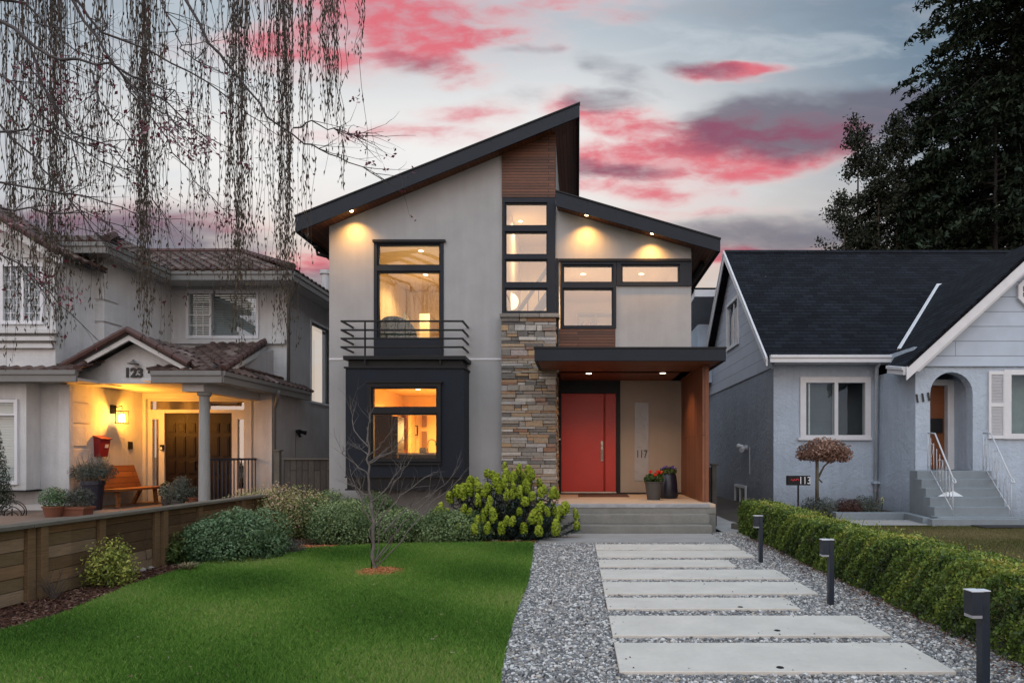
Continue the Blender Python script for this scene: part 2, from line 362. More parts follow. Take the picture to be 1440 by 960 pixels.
def text(name, s, size, m, loc, parent, depth=.012, bold=0., rot=(R(90), 0, 0), sx=1., tilt=0.):
    cu = bpy.data.curves.new(name, 'FONT'); cu.body = s; cu.size = size; cu.extrude = depth/2; cu.offset = bold; cu.align_x = 'CENTER'; cu.align_y = 'CENTER'
    o = bpy.data.objects.new(name, cu); COL.objects.link(o); dg = bpy.context.evaluated_depsgraph_get()
    me = bpy.data.meshes.new_from_object(o.evaluated_get(dg)); bpy.data.objects.remove(o)
    me.transform(Matrix.Diagonal((sx, 1, 1, 1))); me.transform(Matrix.Translation(loc) @ Matrix.Rotation(tilt, 4, 'Y') @ Matrix.Rotation(rot[0], 4, 'X'))
    me.materials.clear(); me.materials.append(m)
    o = bpy.data.objects.new(name, me); COL.objects.link(o); place(o, parent, True); return o
def lamp(name, typ, loc, power, col=(1, .6, .25), size=.05, parent=None, rot=None, spot=None, blend=.6):
    l = bpy.data.lights.new(name, typ); l.energy = power; l.color = col
    if typ == 'AREA': l.size = size
    else: l.shadow_soft_size = size
    if spot: l.spot_size = R(spot); l.spot_blend = blend
    o = bpy.data.objects.new(name, l); COL.objects.link(o); o.location = loc
    if rot: o.rotation_euler = rot
    if parent is not None:
        o.parent = parent; o.location = Vector(loc)-parent.location
    return o

# ---------------------------------------------------------------- palette
m_stucco = stucco('house_stucco', (.355, .357, .36), .3, 22, .007, .06, .05)
m_navy = plain('navy_metal', (.0075, .0125, .021), .55, .25, 2, 90, .05, spec=.3)
m_navy2 = plain('navy_panel', (.006, .0105, .019), .6, .22, 2, 90, .05, spec=.25)
m_black = plain('black_metal', (.0045, .005, .007), .5, .2, 2, 80, .05, spec=.3)
m_roofdark = plain('roof_membrane', (.03, .032, .036), .8, .2)
m_soffit = boards('cedar_soffit', (.17, .062, .028), (.11, .04, .02), 3., .085, .5)
m_ipe = boards('cedar_cladding', (.165, .066, .036), (.085, .036, .022), 1.7, .062, .55, bst=.8)
m_cedarv = boards('cedar_wall', (.22, .075, .033), (.15, .052, .026), 5., .12, .5, rot=True)
m_red = plain('red_door_paint', (.41, .021, .010), .42, .08, 2, 120, .04)
m_conc = plain('concrete', (.20, .195, .175), .85, .22, 2.2, 45, .25)
m_porch = plain('porch_tiles', (.52, .40, .29), .6, .1, 2, 30, .08)
m_paver = plain('paver_slab', (.56, .52, .465), .9, .11, 2.6, 160, .35)
m_frost = plain('frosted_glass', (.30, .31, .33), .32, .12, .7, 10, .0, 0.)
m_steel = plain('satin_nickel', (.30, .26, .22), .3, .1, 5, 60, .05, 1.)
m_white = plain('white_trim', (.62, .63, .66), .55, .08, 3, 60, .08)
m_wallin = plain('interior_wall', (.72, .62, .48), .8, .04, 1, 30, .0)
m_floorin = boards('interior_floor', (.25, .13, .06), (.18, .09, .04), 1.2, .12)
m_glass = glass('window_glass', .07)
m_glass_k = glass('kitchen_glass', .02, k=.3)
m_glass_c = glass('cottage_glass', .05, (.55,.75,1.), k=.9)
m_glass_hi = glass('upper_window_glass', .23)
m_glass_m = glass('bedroom_glass', .09)
m_glass_b = glass('neighbour_glass', .13, (.8,.93,1.1))
m_glow = emit('lamp_glow', (1., .72, .38), 18)
m_glow2 = emit('interior_lamp_glow', (1., .80, .55), 6)
m_globe = emit('globe_lamp_glow', (1., .82, .58), 1.6)
m_dark = plain('dark_wood', (.012, .009, .008), .4, .2)
m_num = plain('number_black', (.012, .012, .014), .5, .1)
# ================================================================ the modern house
YW = 13.7; YF = 13.3; YD = 15.36; YC = 12.0; YB = 24.0
house = thing('modern_house', 'modern grey stucco house with sloping navy roofs, stone column and red front door', 'house', (-1.4, YW, 0))
xl = PX(463, YW); xm = PX(706, YW); xs_ = PX(783, YW); xr = PX(972, YW)
def roofz(x, pts, Y):      # height of a sloping chart line at world x, line given at distance Y
    (xa, ya), (xb, yb) = pts; X0, X1 = PX(xa, Y), PX(xb, Y); Z0, Z1 = PZ(ya, Y), PZ(yb, Y)
    return Z0+(Z1-Z0)*(x-X0)/(X1-X0)
LT = ((415, 304), (815, 145)); LB = ((414, 327), (815, 164)); RT = ((781, 268), (1014, 336)); RB = ((781, 289), (1013, 354))
lt = lambda x: roofz(x, LT, YF); lb = lambda x: roofz(x, LB, YF)
rt = lambda x: roofz(x, RT, YF); rb = lambda x: roofz(x, RB, YF)
# openings (world rectangles)
def rect(xa, xb, ya, yb, Y): return (PX(xa, Y), PX(xb, Y), PZ(yb, Y), PZ(ya, Y))
UP = rect(527, 623, 339, 500, YW); BAYH = rect(506, 636, 530, 650, YW)
w = MB(); ztop = lb(xl)+.07
w.rects((xl, xm, -.1, ztop), [UP, BAYH], YW, YW+.25)
w.prism([(xl, ztop), (xm, ztop), (xm, lb(xm)+.07)], YW, YW+.25)
w.box(xl, xl+.2, YW+.25, YB, -.1, ztop)                                   # far side of the house
w.xprism([(YW+.25, ztop), (YB, ztop), (YB, ztop-.01), (YW+.25, ztop-.01)], xl, xl+.2)
w.build('wall', m_stucco, house)
b = MB(); b.rects((xl, xr, -.1, 5.8), [], YB, YB+.2); b.build('wall', m_stucco, house)
# clerestory side wall rising over the lower roof
c = MB(); xk = PX(781, YW); c.box(xk-.15, xk, YW+.02, YB, 5.2, lb(xk-.15)+.07); c.build('wall', m_stucco, house)
# stair window bay: cedar cladding on top, four glazed panels
c = MB(); za, zb = PZ(278, YW), lb(xm)+.07
c.prism([(xm, za), (xk, za), (xk, lb(xk)+.07), (xm, zb)], YW-.03, YW+.2); c.build('cladding', m_ipe, house)
def window(name, outer, holes, Y, depth=.09, parent=None, m=None, gm=None, sash=.035, rec=.05, proud=.02):
    """frame with one pane per hole; rectangles in chart units at distance Y"""
    o = rect(*outer, Y); hs = [rect(*h, Y) for h in holes]
    f = MB(); f.rects(o, hs, Y-proud, Y+depth-proud)
    fr = f.build(name, m or m_navy, parent, bevel=.006)
    s = MB(); p_ = MB()
    for h in hs:
        i = (h[0]+sash, h[1]-sash, h[2]+sash, h[3]-sash)
        s.rects(h, [i], Y+rec*.35, Y+depth*.8)
        p_.box(h[0]+sash*.8, h[1]-sash*.8, Y+rec, Y+rec+.012, h[2]+sash*.8, h[3]-sash*.8)
    s.build('sash', m or m_navy, fr); p_.build('pane', gm or m_glass, fr)
    return fr
window('stair_window', (707, 781, 278.5, 442), [(710,770,285,318),(710,770,325.5,358.5),(710,770,364.5,398),(710,770,405,438.5)], YW-.02, .12, house, gm=m_glass_hi, sash=.028)
window('window', (526, 624, 338, 500), [(530.5,619.5,343,374),(530.5,619.5,381,476.5)], YW, .12, house, gm=m_glass_m)
h = MB(); h.pbox(523.5, 626, 336.5, 340, YW-.06, .09); h.build('window_head', m_black, house)
# stone column and its cap
m_stone = tinted('ledge_stone', [(0., (.10,.095,.09)), (.25, (.20,.185,.165)), (.45, (.30,.27,.235)), (.6, (.26,.21,.16)), (.72, (.36,.25,.15)), (.82, (.22,.12,.08)), (.9, (.34,.33,.32)), (1., (.44,.40,.35))], .85, .3, 0, .55)
def ledgestone(mb, u0, u1, z0, z1, put_, r):
    z = z0
    while z < z1-.02:
        hgt = min(r.choice([.05, .065, .08, .1, .125]), z1-z); hgt = hgt if z1-z-hgt > .035 else z1-z
        u = u0
        while u < u1-.01:
            wd = r.uniform(.13, .46)*(1.15 if hgt < .09 else .85); wd = u1-u if u1-u-wd < .12 else wd
            if hgt > .085 and r.random() < .35:
                hs_ = [(z, z+hgt*.48), (z+hgt*.48, z+hgt)]
            else: hs_ = [(z, z+hgt)]
            for a, b_ in hs_: put_(u+.004, u+wd-.004, a+.003, b_-.003, r.uniform(.0, .05), r)
            u += wd
        z += hgt
def stone_front(u0, u1, a, b_, d, r, mb, Y0):
    j = lambda s=.006: r.uniform(-s, s); y = Y0-d
    vs = [(u0+j(.003),y+j(),a+j(.003)),(u1+j(.003),y+j(),a+j(.003)),(u1+j(.003),y+j(),b_+j(.003)),(u0+j(.003),y+j(),b_+j(.003)),(u0,Y0+.05,a),(u1,Y0+.05,a),(u1,Y0+.05,b_),(u0,Y0+.05,b_)]
    mb.add(vs, [(0,1,2,3),(0,4,5,1),(1,5,6,2),(2,6,7,3),(3,7,4,0)], r.random())
def stone_side(u0, u1, a, b_, d, r, mb, X0):
    x = X0+d; mb.add([(x,u0,a),(x,u1,a),(x,u1,b_),(x,u0,b_),(X0-.05,u0,a),(X0-.05,u1,a),(X0-.05,u1,b_),(X0-.05,u0,b_)], [(0,1,2,3),(0,4,5,1),(1,5,6,2),(2,6,7,3),(3,7,4,0)], r.random())
YS = 13.5; sx0, sx1 = PX(705, YS), PX(782, YS); stz = PZ(447, YS)
stn = MB(); rs = random.Random(5)
ledgestone(stn, sx0, sx1, 0, stz, lambda a, b_, c_, d_, dd, r: stone_front(a, b_, c_, d_, dd, r, stn, YS), rs)
ledgestone(stn, YS, YD, 0, stz, lambda a, b_, c_, d_, dd, r: stone_side(a, b_, c_, d_, dd, r, stn, sx1-.03), rs)
stn.build('stone_column', m_stone, house, bevel=.008, tint=True)
core = MB(); core.box(sx0+.01, sx1-.04, YS+.02, YD, -.1, stz-.002); core.build('stone_backing', plain('mortar', (.06,.055,.05), .9), house)
cap = MB(); 
for i in range(3): cap.box(sx0-.03+i*.42, sx0-.036+min(1.26, (i+1)*.42), YS-.07, YW+.04, stz+.002, stz+.085, .2+.1*i)
cap.build('stone_cap', m_stone, house, bevel=.012, tint=True)
# right-hand upper wall with its band of windows
zt = rb(xr)+.06; zc = 3.24
R1 = rect(786, 972, 366, 402, YW); R2 = rect(786, 866, 402, 462, YW)
w = MB(); w.rects((xk, xr, zc, zt), [R1, R2], YW, YW+.2); w.prism([(xk, zt), (xr, zt), (xk, rb(xk)+.06)], YW, YW+.2)
w.box(xr-.2, xr, YW+.2, YD+.2, zc, zt); w.box(xr-.2, xr, YD+.2, YB, -.1, zt); w.build('wall', m_stucco, house)
h = MB(); h.pbox(781.5, 785.2, 363, 489, YW-.02, .03); h.build('corner_trim', m_navy, house)
window('window', (788, 866.5, 365, 462), [(791,862.5,372,398),(791,862.5,405,459.5)], YW-.02, .14, house, gm=m_glass_hi)
window('window', (867, 972.5, 365, 402), [(873.5,956,371.5,398)], YW-.02, .14, house, gm=m_glass_hi)
h = MB(); h.pbox(785.5, 973, 363.5, 367, YW-.07, .06); h.build('window_head', m_black, house)
c = MB(); c.pbox(786, 865.5, 462.6, 500, YW-.025, .02); c.build('cladding', m_ipe, house)
h = MB(); h.pbox(865.6, 867, 402, 500, YW-.03, .03); h.build('corner_trim', m_stucco, house)
# roofs
x0, x1 = PX(415, YF), PX(815, YF)
r_ = MB(); r_.prism([(x0+.02, lt(x0)-.03), (x1-.02, lt(x1)-.03), (x1-.02, lb(x1)+.10), (x0+.02, lb(x0)+.10)], YF+.045, YB+.5); rf = r_.build('roof', m_roofdark, house)
r_ = MB(); r_.prism([(x0+.03, lb(x0)+.098), (x1-.04, lb(x1)+.098), (x1-.04, lb(x1)+.055), (x0+.03, lb(x0)+.055)], YF+.04, YB+.4); r_.build('soffit', m_soffit, house)
r_ = MB(); r_.prism([(x0, lt(x0)), (x1, lt(x1)), (x1, lb(x1)), (x0, lb(x0))], YF, YF+.04)
r_.box(x0, x0+.04, YF+.04, YB+.5, lb(x0), lt(x0)); r_.box(x1-.04, x1, YF+.04, YB+.5, lb(x1), lt(x1)); r_.build('fascia', m_navy, house)
r_ = MB(); r_.prism([(x0-.015, lt(x0)-.015), (x1+.01, lt(x1)-.01), (x1+.01, lt(x1)+.02), (x0-.015, lt(x0)+.015)], YF-.02, YF+.10); r_.build('drip_edge', m_black, house)
x0, x1 = PX(781.5, YF), PX(1013, YF)
r_ = MB(); r_.prism([(x0+.02, rt(x0)-.03), (x1-.02, rt(x1)-.03), (x1-.02, rb(x1)+.10), (x0+.02, rb(x0)+.10)], YF+.045, YB+.5); r_.build('roof', m_roofdark, house)
r_ = MB(); r_.prism([(x0+.02, rb(x0)+.098), (x1-.03, rb(x1)+.098), (x1-.03, rb(x1)+.055), (x0+.02, rb(x0)+.055)], YF+.04, YB+.4); r_.build('soffit', m_soffit, house)
r_ = MB(); r_.prism([(x0, rt(x0)), (x1, rt(x1)), (x1, rb(x1)), (x0, rb(x0))], YF, YF+.04); r_.box(x1-.04, x1, YF+.04, YB+.5, rb(x1), rt(x1)); r_.build('fascia', m_navy, house)
r_ = MB(); r_.prism([(x0, rt(x0)-.015), (x1+.012, rt(x1)-.015), (x1+.012, rt(x1)+.015), (x0, rt(x0)+.015)], YF-.02, YF+.10); r_.build('drip_edge', m_black, house)
# gutters and downspouts on both eaves
g = MB(); g.tube([(PX(459, YF+1)+-.12, YF+.7, 6.02), (PX(459, YF+1)-.12, YB, 6.02)], .06, 8); g.tube([(PX(459,YF+1)-.12,YF+.75,6.0),(PX(459,YF+1)-.1,YF+.75,5.86),(xl-.03,YF+.8,5.78)], .035, 8); g.build('gutter', m_black, house, smooth=True)
g = MB(); gx = PX(1006, YF); g.tube([(gx-.1, YF+.9, rb(gx)-.02), (gx-.1, YB, rb(gx)-.02)], .06, 8); g.build('gutter', m_black, house, smooth=True)
# soffit spots washing the wall
for (px, py, yy) in ((494, 299.5, YF+.14), (825, 301, YF+.14), (917, 328, YF+.14)):
    x = PX(px, yy); z = (lb(x) if px < 700 else rb(x))+.04
    d = MB(); d.lathe([(0, -.012), (.034, -.012), (.034, .02)], (x, yy, z), 16); d.build('soffit_light', m_glow, house)
    lamp('soffit_lamp', 'SPOT', (x, yy, z-.03), 120, (1., .47, .11), .04, house, (R(8), 0, 0), 125, 1.)
# white control joint
h = MB(); h.box(xl, PX(484, YW), YW-.012, YW+.01, PZ(506, YW), PZ(503.6, YW)); h.box(PX(656, YW), xm, YW-.012, YW+.01, PZ(506, YW), PZ(503.6, YW)); h.build('wall_joint', m_white, house)
# bay box with kitchen window
YBAY = 13.04; bx0, bx1 = PX(486, YBAY), PX(652, YBAY)
bay = MB(); kh = rect(520, 617, 541, 648, YBAY)
bay.rects((bx0, bx1, PZ(670, YBAY), PZ(518, YBAY)), [kh], YBAY, YBAY+.06)
bay.box(bx0, bx0+.05, YBAY+.06, YW, PZ(670, YBAY), PZ(518, YBAY)); bay.box(bx1-.05, bx1, YBAY+.06, YW, PZ(670, YBAY), PZ(518, YBAY))
bay.box(bx0+.05, bx1-.05, YBAY+.06, YW, PZ(530, YBAY), PZ(520, YBAY)); bay.box(bx0+.05, bx1-.05, YBAY+.06, YW, PZ(670, YBAY), PZ(655, YBAY))
by = bay.build('bay_box', m_navy2, house, bevel=.004)
t_ = MB(); t_.box(bx0-.03, bx1+.03, YBAY-.03, YW, PZ(518, YBAY)+.002, PZ(515.5, YBAY)); t_.box(bx0+.04, bx1-.04, YBAY+.04, YW, PZ(515.5, YBAY)+.001, PZ(506, YBAY))
t_.box(PX(483.5, YBAY), PX(655, YBAY), YBAY-.05, YW, PZ(506, YBAY)+.001, PZ(500.5, YBAY)); t_.build('balcony_ledge', m_black, house, bevel=.004)
t_ = MB(); t_.box(bx0+.02, bx1-.03, YBAY+.03, YW, PZ(687, YBAY), PZ(670, YBAY)-.002); t_.box(bx0-.01, bx1, YBAY-.01, YW, PZ(689, YBAY), PZ(687, YBAY)-.001); t_.box(bx0-.01, bx1+.01, YBAY-.02, YBAY+.06, PZ(671.5, YBAY), PZ(669.5, YBAY)); t_.build('bay_skirt', m_black, house)
window('bay_window', (516.5, 620, 537.5, 649), [(522.5,615,544,573.5),(522.5,615,581,646)], YBAY-.035, .14, house, m=m_black, sash=.03, gm=m_glass_k)
t_ = MB(); t_.pbox(514.5, 622, 535.5, 538, YBAY-.08, .08); t_.pbox(516, 620, 651, 653.5, YBAY-.05, .05); t_.build('bay_trim', m_black, house)
# balcony railing
rl = MB(); xa, xb = PX(480.5, YBAY), PX(650.5, YBAY)
for yy in (451.5, 464, 476, 488):
    z = PZ(yy, YBAY); rl.bar((xa-.02, YBAY, z), (xb+.02, YBAY, z), .035, .035); rl.bar((xa, YBAY+.02, z), (xa, YW, z), .035, .035); rl.bar((xb, YBAY+.02, z), (xb, YW, z), .035, .035)
for px in (514, 619.5): rl.bar((PX(px, YBAY), YBAY-.03, PZ(452, YBAY)), (PX(px, YBAY), YBAY-.03, PZ(512, YBAY)), .03, .03)
rl.build('balcony_railing', m_black, house, bevel=.003)
# porch canopy
cx0, cx1 = PX(751.5, YC), PX(1021, YC); cz1 = PZ(490, YC); cz0 = zc
k = MB(); k.box(cx0, cx1, YC, YC+.05, cz0-.02, cz1); k.box(cx0, cx0+.05, YC+.05, YS-.06, cz0-.02, cz1); k.box(cx1-.05, cx1, YC+.05, YD+.3, cz0-.02, cz1); k.build('canopy_fascia', m_navy, house, bevel=.004)
k = MB(); k.box(cx0-.012, cx1+.012, YC-.015, YC+.12, cz1+.002, cz1+.03); k.build('drip_edge', m_black, house)
k = MB(); k.box(cx0+.05, cx1-.05, YC+.05, YS-.07, cz0+.06, cz1-.03); k.box(sx1+.06, cx1-.05, YS-.07, YD+.25, cz0+.06, cz1-.03); k.build('canopy_roof', m_roofdark, house)
m_ceil = boards('cedar_ceiling', (.20, .062, .026), (.15, .047, .021), 4., .095, .5)
k = MB(); k.box(sx1+.06, cx1-.051, YS-.07, YD+.2, cz0, cz0+.058); k.box(cx0+.051, cx1-.051, YC+.051, YS-.071, cz0, cz0+.058); k.build('canopy_ceiling', m_ceil, house)
for px, py in ((828, 525), (932, 524.5)):
    yy = F*(zc-EYE)/(VY-py); x = PX(px, yy)
    d = MB(); d.lathe([(0, -.004), (.05, -.004), (.062, -.002), (.062, .01)], (x, yy, zc-.004), 20); d.build('porch_light', m_glow2, house)
    lamp('porch_lamp', 'SPOT', (x, yy, zc-.03), 80, (1., .60, .32), .05, house, (0, 0, 0), 120, .8)
# wood side wall of the porch
k = MB(); k.box(2.47, 2.60, 12.72, YD, .52, zc-.002); k.build('porch_side_wall', m_cedarv, house, bevel=.004)
# door wall
k = MB(); dl = rect(783, 872, 537, 695, YD); k.box(dl[1], 2.47, YD, YD+.2, .5, zc+.05); k.build('wall', stucco('porch_stucco', (.34,.30,.26), .12, 20, .004, .03, .03), house)
k = MB(); dr = rect(789, 866.5, 553, 692.5, YD); k.rects((sx1-.03, dl[1], .52, zc), [dr], YD-.04, YD+.12); k.build('door_frame', m_black, house, bevel=.004)
k = MB(); xg = PX(849.5, YD); k.box(dr[0]+.004, xg-.008, YD-.005, YD+.05, dr[2]+.03, dr[3]-.004); k.box(xg+.008, xg+.03, YD-.02, YD+.05, dr[2]+.03, dr[3]-.004); k.box(xg+.034, dr[1]-.004, YD-.012, YD+.05, dr[2]+.03, dr[3]-.004)
door = k.build('door', m_red, house, bevel=.005)
k = MB(); hx = PX(846.5, YD); k.box(hx-.03, hx+.03, YD-.03, YD-.006, PZ(648, YD), PZ(620, YD)); k.tube([(hx, YD-.03, PZ(646, YD)), (hx, YD-.085, PZ(644, YD)), (hx, YD-.09, PZ(636, YD)), (hx, YD-.03, PZ(632, YD))], .012, 8)
k.lathe([(0, 0), (.028, 0), (.028, .02)], (hx, YD-.04, PZ(627, YD)), 12); k.build('handle', m_steel, door, bevel=.003)
k = MB(); k.box(dr[0], dr[1], YD-.06, YD+.06, dr[2], dr[2]+.025); k.build('door_sill', plain('sill_metal', (.55, .5, .42), .4, metal=.5), house)
k = MB(); k.box(PX(782.5, YD), PX(788.5, YD), YD-.2, YD-.05, PZ(618.5, YD), PZ(616.5, YD)); k.build('mail_slot', m_white, house)
sg = rect(892.5, 912, 566, 675.5, YD)
k = MB(); k.box(sg[0], sg[1], YD-.012, YD+.01, sg[2], sg[3]); k.build('sidelight', m_frost, house)
text('house_number', '117', .26, m_num, (PX(902.2, YD), YD-.02, PZ(638.5, YD)), house, .012, .0, sx=.72)
k = MB(); k.box(dl[1]+.001, 2.469, YD-.015, YD, .521, .56); k.build('skirting', m_black, house)
# landing and steps
k = MB(); k.box(-.75, 2.62, 12.19, YD+.2, .46, .52); k.build('porch_floor', m_porch, house, bevel=.006)
k = MB(); k.box(-.75, 2.625, 12.185, 12.5, .345, .459); k.box(-.75, 2.625, 12.2, YD, -.05, .344); k.build('porch_base', m_conc, house)
k = MB(); k.box(-.72, PX(992.5, 12.19)+.08, 12.172, 12.34, .455, .516+.006); k.build('landing_edge', plain('edge_concrete', (.33,.33,.34), .8, .25, 5), house, bevel=.008)
for i, (ya, xe) in enumerate(((11.65, 1002), (11.92, 998))):
    k = MB(); k.box(-.74, PX(xe, ya), ya, 12.184, .174*i-(.05 if i == 0 else -.001), .174*(i+1)); k.build('step', m_conc, house, bevel=.01)
# rooms seen through the glass
def room(x0, x1, y0, y1, z0, z1, wall=m_wallin, t=.06):
    r_ = MB(); r_.box(x0-t, x0, y0, y1+t, z0-t, z1+t); r_.box(x1, x1+t, y0, y1+t, z0-t, z1+t); r_.box(x0, x1, y1, y1+t, z0, z1); r_.box(x0, x1, y0, y1+t, z1, z1+t)
    o = r_.build('room_wall', wall, house); f = MB(); f.box(x0, x1, y0, y1, z0-t, z0); f.build('room_floor', m_floorin, house); return o
def ceil_light(x, y, z, p, col=(1., .66, .32), r=.06):
    d = MB(); d.lathe([(0, -.008), (r*.8, -.008), (r, -.002), (r, .01)], (x, y, z-.004), 16); d.build('ceiling_light', m_glow2, house)
    lamp('ceiling_lamp', 'SPOT', (x, y, z-.03), p*2.2, col, .05, house, (0, 0, 0), 150, .5); lamp('room_fill', 'POINT', (x, y, z-1.1), p*.35, col, .3, house)  # second light is an added soft fill in mid-room, with no fitting
m_amber = plain('amber_wall', (.78, .50, .20), .8, .05, 1, 30, 0)
# kitchen
room(xl+.22, xm-.06, YW+.26, 18.6, .35, 3.16, m_amber)
ceil_light(-4.15, 16.6, 3.16, 120, (1., .60, .22)); ceil_light(-3.2, 17.0, 3.16, 150, (1., .60, .22)); ceil_light(-2.5, 15.9, 3.16, 80, (1., .60, .22))
Yk = 18.5
k = MB()
for (a, b_, c_, d_) in ((562, 570, 583, 598), (562, 570, 604, 632), (593, 600, 584, 600), (593, 600, 606, 634)):
    k.pbox(a, b_, c_, d_, Yk, .03)
k.build('interior_door_panel', plain('dim_glass', (.20,.10,.05), .3), house)
k = MB(); k.pbox(574, 578, 578, 660, Yk-.5, .5); k.build('interior_column', m_amber, house)
cab = thing('kitchen_cabinet', 'tall dark kitchen cabinet seen through the lower left window', 'cabinet', (PX(542, 15.2), 15.2, .35))
k = MB(); k.box(PX(526, 15.2), PX(551, 15.2), 15.2, 15.8, .35, PZ(583.5, 15.2)); k.build('body', m_dark, cab, bevel=.01)
k = MB(); k.box(PX(552, 15.2), PX(558.5, 15.2), 15.25, 15.8, .35, PZ(585, 15.2)); k.build('side_panel', m_dark, cab, bevel=.01)
for yy in (611, 634): 
    k = MB(); k.pbox(552, 558, yy-1, yy, 15.22, .03); k.build('handle', m_steel, cab)
pf = thing('picture_frame', 'small dark picture frame on the amber kitchen wall', 'picture', P(584.5, 605, Yk-.04))
k = MB(); q = rect(582, 587.5, 598, 612, Yk-.06); k.rects(q, [(q[0]+.03, q[1]-.03, q[2]+.03, q[3]-.03)], Yk-.06, Yk-.02); k.build('frame', m_dark, pf)
k = MB(); k.box(q[0]+.03, q[1]-.03, Yk-.04, Yk-.025, q[2]+.03, q[3]-.03); k.build('print', m_amber, pf)
ct = thing('kitchen_counter', 'kitchen counter with curved tap behind the lower window', 'counter', (PX(590, 14.6), 14.6, .35))
k = MB(); k.box(PX(560, 14.6), PX(618, 14.6), 14.6, 15.1, .35, PZ(645, 14.6)+.1); k.build('base', m_dark, ct)
k = MB(); k.box(PX(558, 14.6), PX(619, 14.6), 14.55, 15.14, PZ(645, 14.6)+.102, PZ(645, 14.6)+.14); k.build('top', plain('stone_top', (.4,.36,.3), .3), ct)
k = MB(); zz = PZ(645, 14.6)+.14; xx = PX(601, 14.7); k.tube([(xx, 14.75, zz)]+[(xx+.09-.09*cos(a), 14.75, zz+.22+.09*sin(a)) for a in np.linspace(0, pi, 8)]+[(xx+.18, 14.75, zz+.16)], .012, 8); k.build('tap', m_steel, ct, smooth=True)
k = MB(); [k.lathe([(0, 0), (.035, 0), (.04, .10), (.03, .12)], (PX(591+i*3.4, 14.7), 14.75, zz), 10) for i in range(3)]; k.build('glassware', plain('tumbler', (.7,.6,.45), .2), ct, smooth=True)
# bedroom over the bay
m_cream = plain('cream_wall', (.74, .62, .46), .8, .04, 1, 30, 0)
room(xl+.22, xm-.06, YW+.26, 19., 3.55, 6.3, m_cream)
ceil_light(PX(592, 15.2), 15.2, 6.3, 75, (1., .66, .30)); ceil_light(-4.1, 17.2, 6.3, 75, (1., .62, .26))
ac = thing('armchair', 'dark green rounded armchair behind the upstairs window', 'armchair', (PX(553, 14.5), 14.6, 3.55))
k = MB(); ax = PX(556, 14.4)
for i, (rr, zz) in enumerate(((0, 0),)): k.lathe([(0, .40), (.42, .40), (.47, .55), (.46, .6), (0, .6)], (ax, 14.7, 3.55), 24)
k.build('seat', plain('green_wool', (.03,.055,.045), .95, .2, 6, 80, .5), ac, smooth=True)
k = MB(); vs = []; n1, n2 = 18, 8
for i in range(n1+1):
    th = pi*1.05*(i/n1)-pi*.02+0.0
    for j in range(n2+1):
        hh = (.08+.52*sin(pi*min(max(i/n1*.85+.1, 0), 1))**.7)*(j/n2); vs.append((ax-.48*cos(th)*(1-.12*j/n2), 14.62-.42*sin(th)*(1-.1*(j/n2)**2), 3.95+hh))
fs = [(i*(n2+1)+j, (i+1)*(n2+1)+j, (i+1)*(n2+1)+j+1, i*(n2+1)+j+1) for i in range(n1) for j in range(n2)]
k.add(vs, fs); sh = k.build('back_shell', plain('green_shell', (.025,.05,.042), .9, .2, 6, 80, .5), ac, smooth=True); so = sh.modifiers.new('solid', 'SOLIDIFY'); so.thickness = .07
k = MB(); [k.tube([(ax+.3*a, 14.7+.3*b_, 3.55), (ax+.2*a, 14.7+.2*b_, 3.95)], .02, 8) for a, b_ in ((1,1),(1,-1),(-1,1),(-1,-1))]; k.build('leg_frame', m_dark, ac)
pt = thing('wall_art', 'bright tilted pale canvas on the bedroom wall', 'picture', (PX(566, 18.8), 18.9, 4.6))
k = MB(); k.slab([P(557, 421, 18.7), P(574, 447, 18.7), P(574, 478, 18.7), P(557, 460, 18.7)][::-1], .04); k.build('canvas', plain('pale_blue_print', (.6,.68,.75), .6), pt)
k = MB(); k.box(PX(590, 17.4), PX(604, 17.4), 17.4, 18.9, 3.56, 5.3); k.build('interior_partition', m_cream, house)
# stair hall
room(PX(709, YW), xk-.17, YW+.22, 17.5, 3.6, 7.15, m_cream)
ceil_light(PX(732, 15.6), 15.6, 7.15, 45, (1., .70, .42), .05)
gl = thing('pendant_lamp', 'round glowing globe lamp behind the lowest stair window', 'lamp', P(716, 424, 15.4))
k = MB(); c0 = P(717.5, 424, 15.2); k.lathe([(.20*sin(a), -.20*cos(a)) for a in np.linspace(0.01, pi-.01, 14)], tuple(c0), 24); k.build('globe', m_globe, gl, smooth=True)
k = MB(); k.tube([c0+Vector((0, 0, .2)), (c0.x, c0.y, 7.13)], .006, 6); k.build('cord', m_black, gl)
# front room right
room(xk+.03, xr-.22, YW+.21, 18.2, 3.55, 5.78, m_cream)
ceil_light(PX(820, 15.3), 15.3, 5.78, 50, (1., .70, .42)); ceil_light(PX(902, 15.3), 15.3, 5.78, 50, (1., .70, .42))
k = MB(); k.box(PX(817, 17.9), PX(842, 17.9), 17.95, 18.19, PZ(421, 17.9), PZ(413, 17.9)); tag(k.build('air_conditioner', plain('pale_plastic', (.42,.42,.46), .5), bevel=.02), 'pale wall air conditioner high in the upper right room', 'air conditioner')
k = MB(); k.bar((PX(709, 15)+.02, 15., 4.35), (xk-.2, 16.2, 6.3), .05, .09); k.bar((PX(709, 15)+.02, 15., 3.65), (xk-.2, 16.2, 5.6), .06, .22)
for i in range(5): q = i/4; k.bar((PX(710, 15)+(xk-.25-PX(710, 15))*q, 15.+1.2*q, 3.75+1.9*q), (PX(710, 15)+(xk-.25-PX(710, 15))*q, 15.+1.2*q, 4.35+1.9*q), .025, .025)
k.build('stair_railing', m_dark, house)
bs_ = thing('bookcase', 'low grey bookcase with books at back of the upper right room', 'bookcase', (PX(840, 18), 18., 3.55))
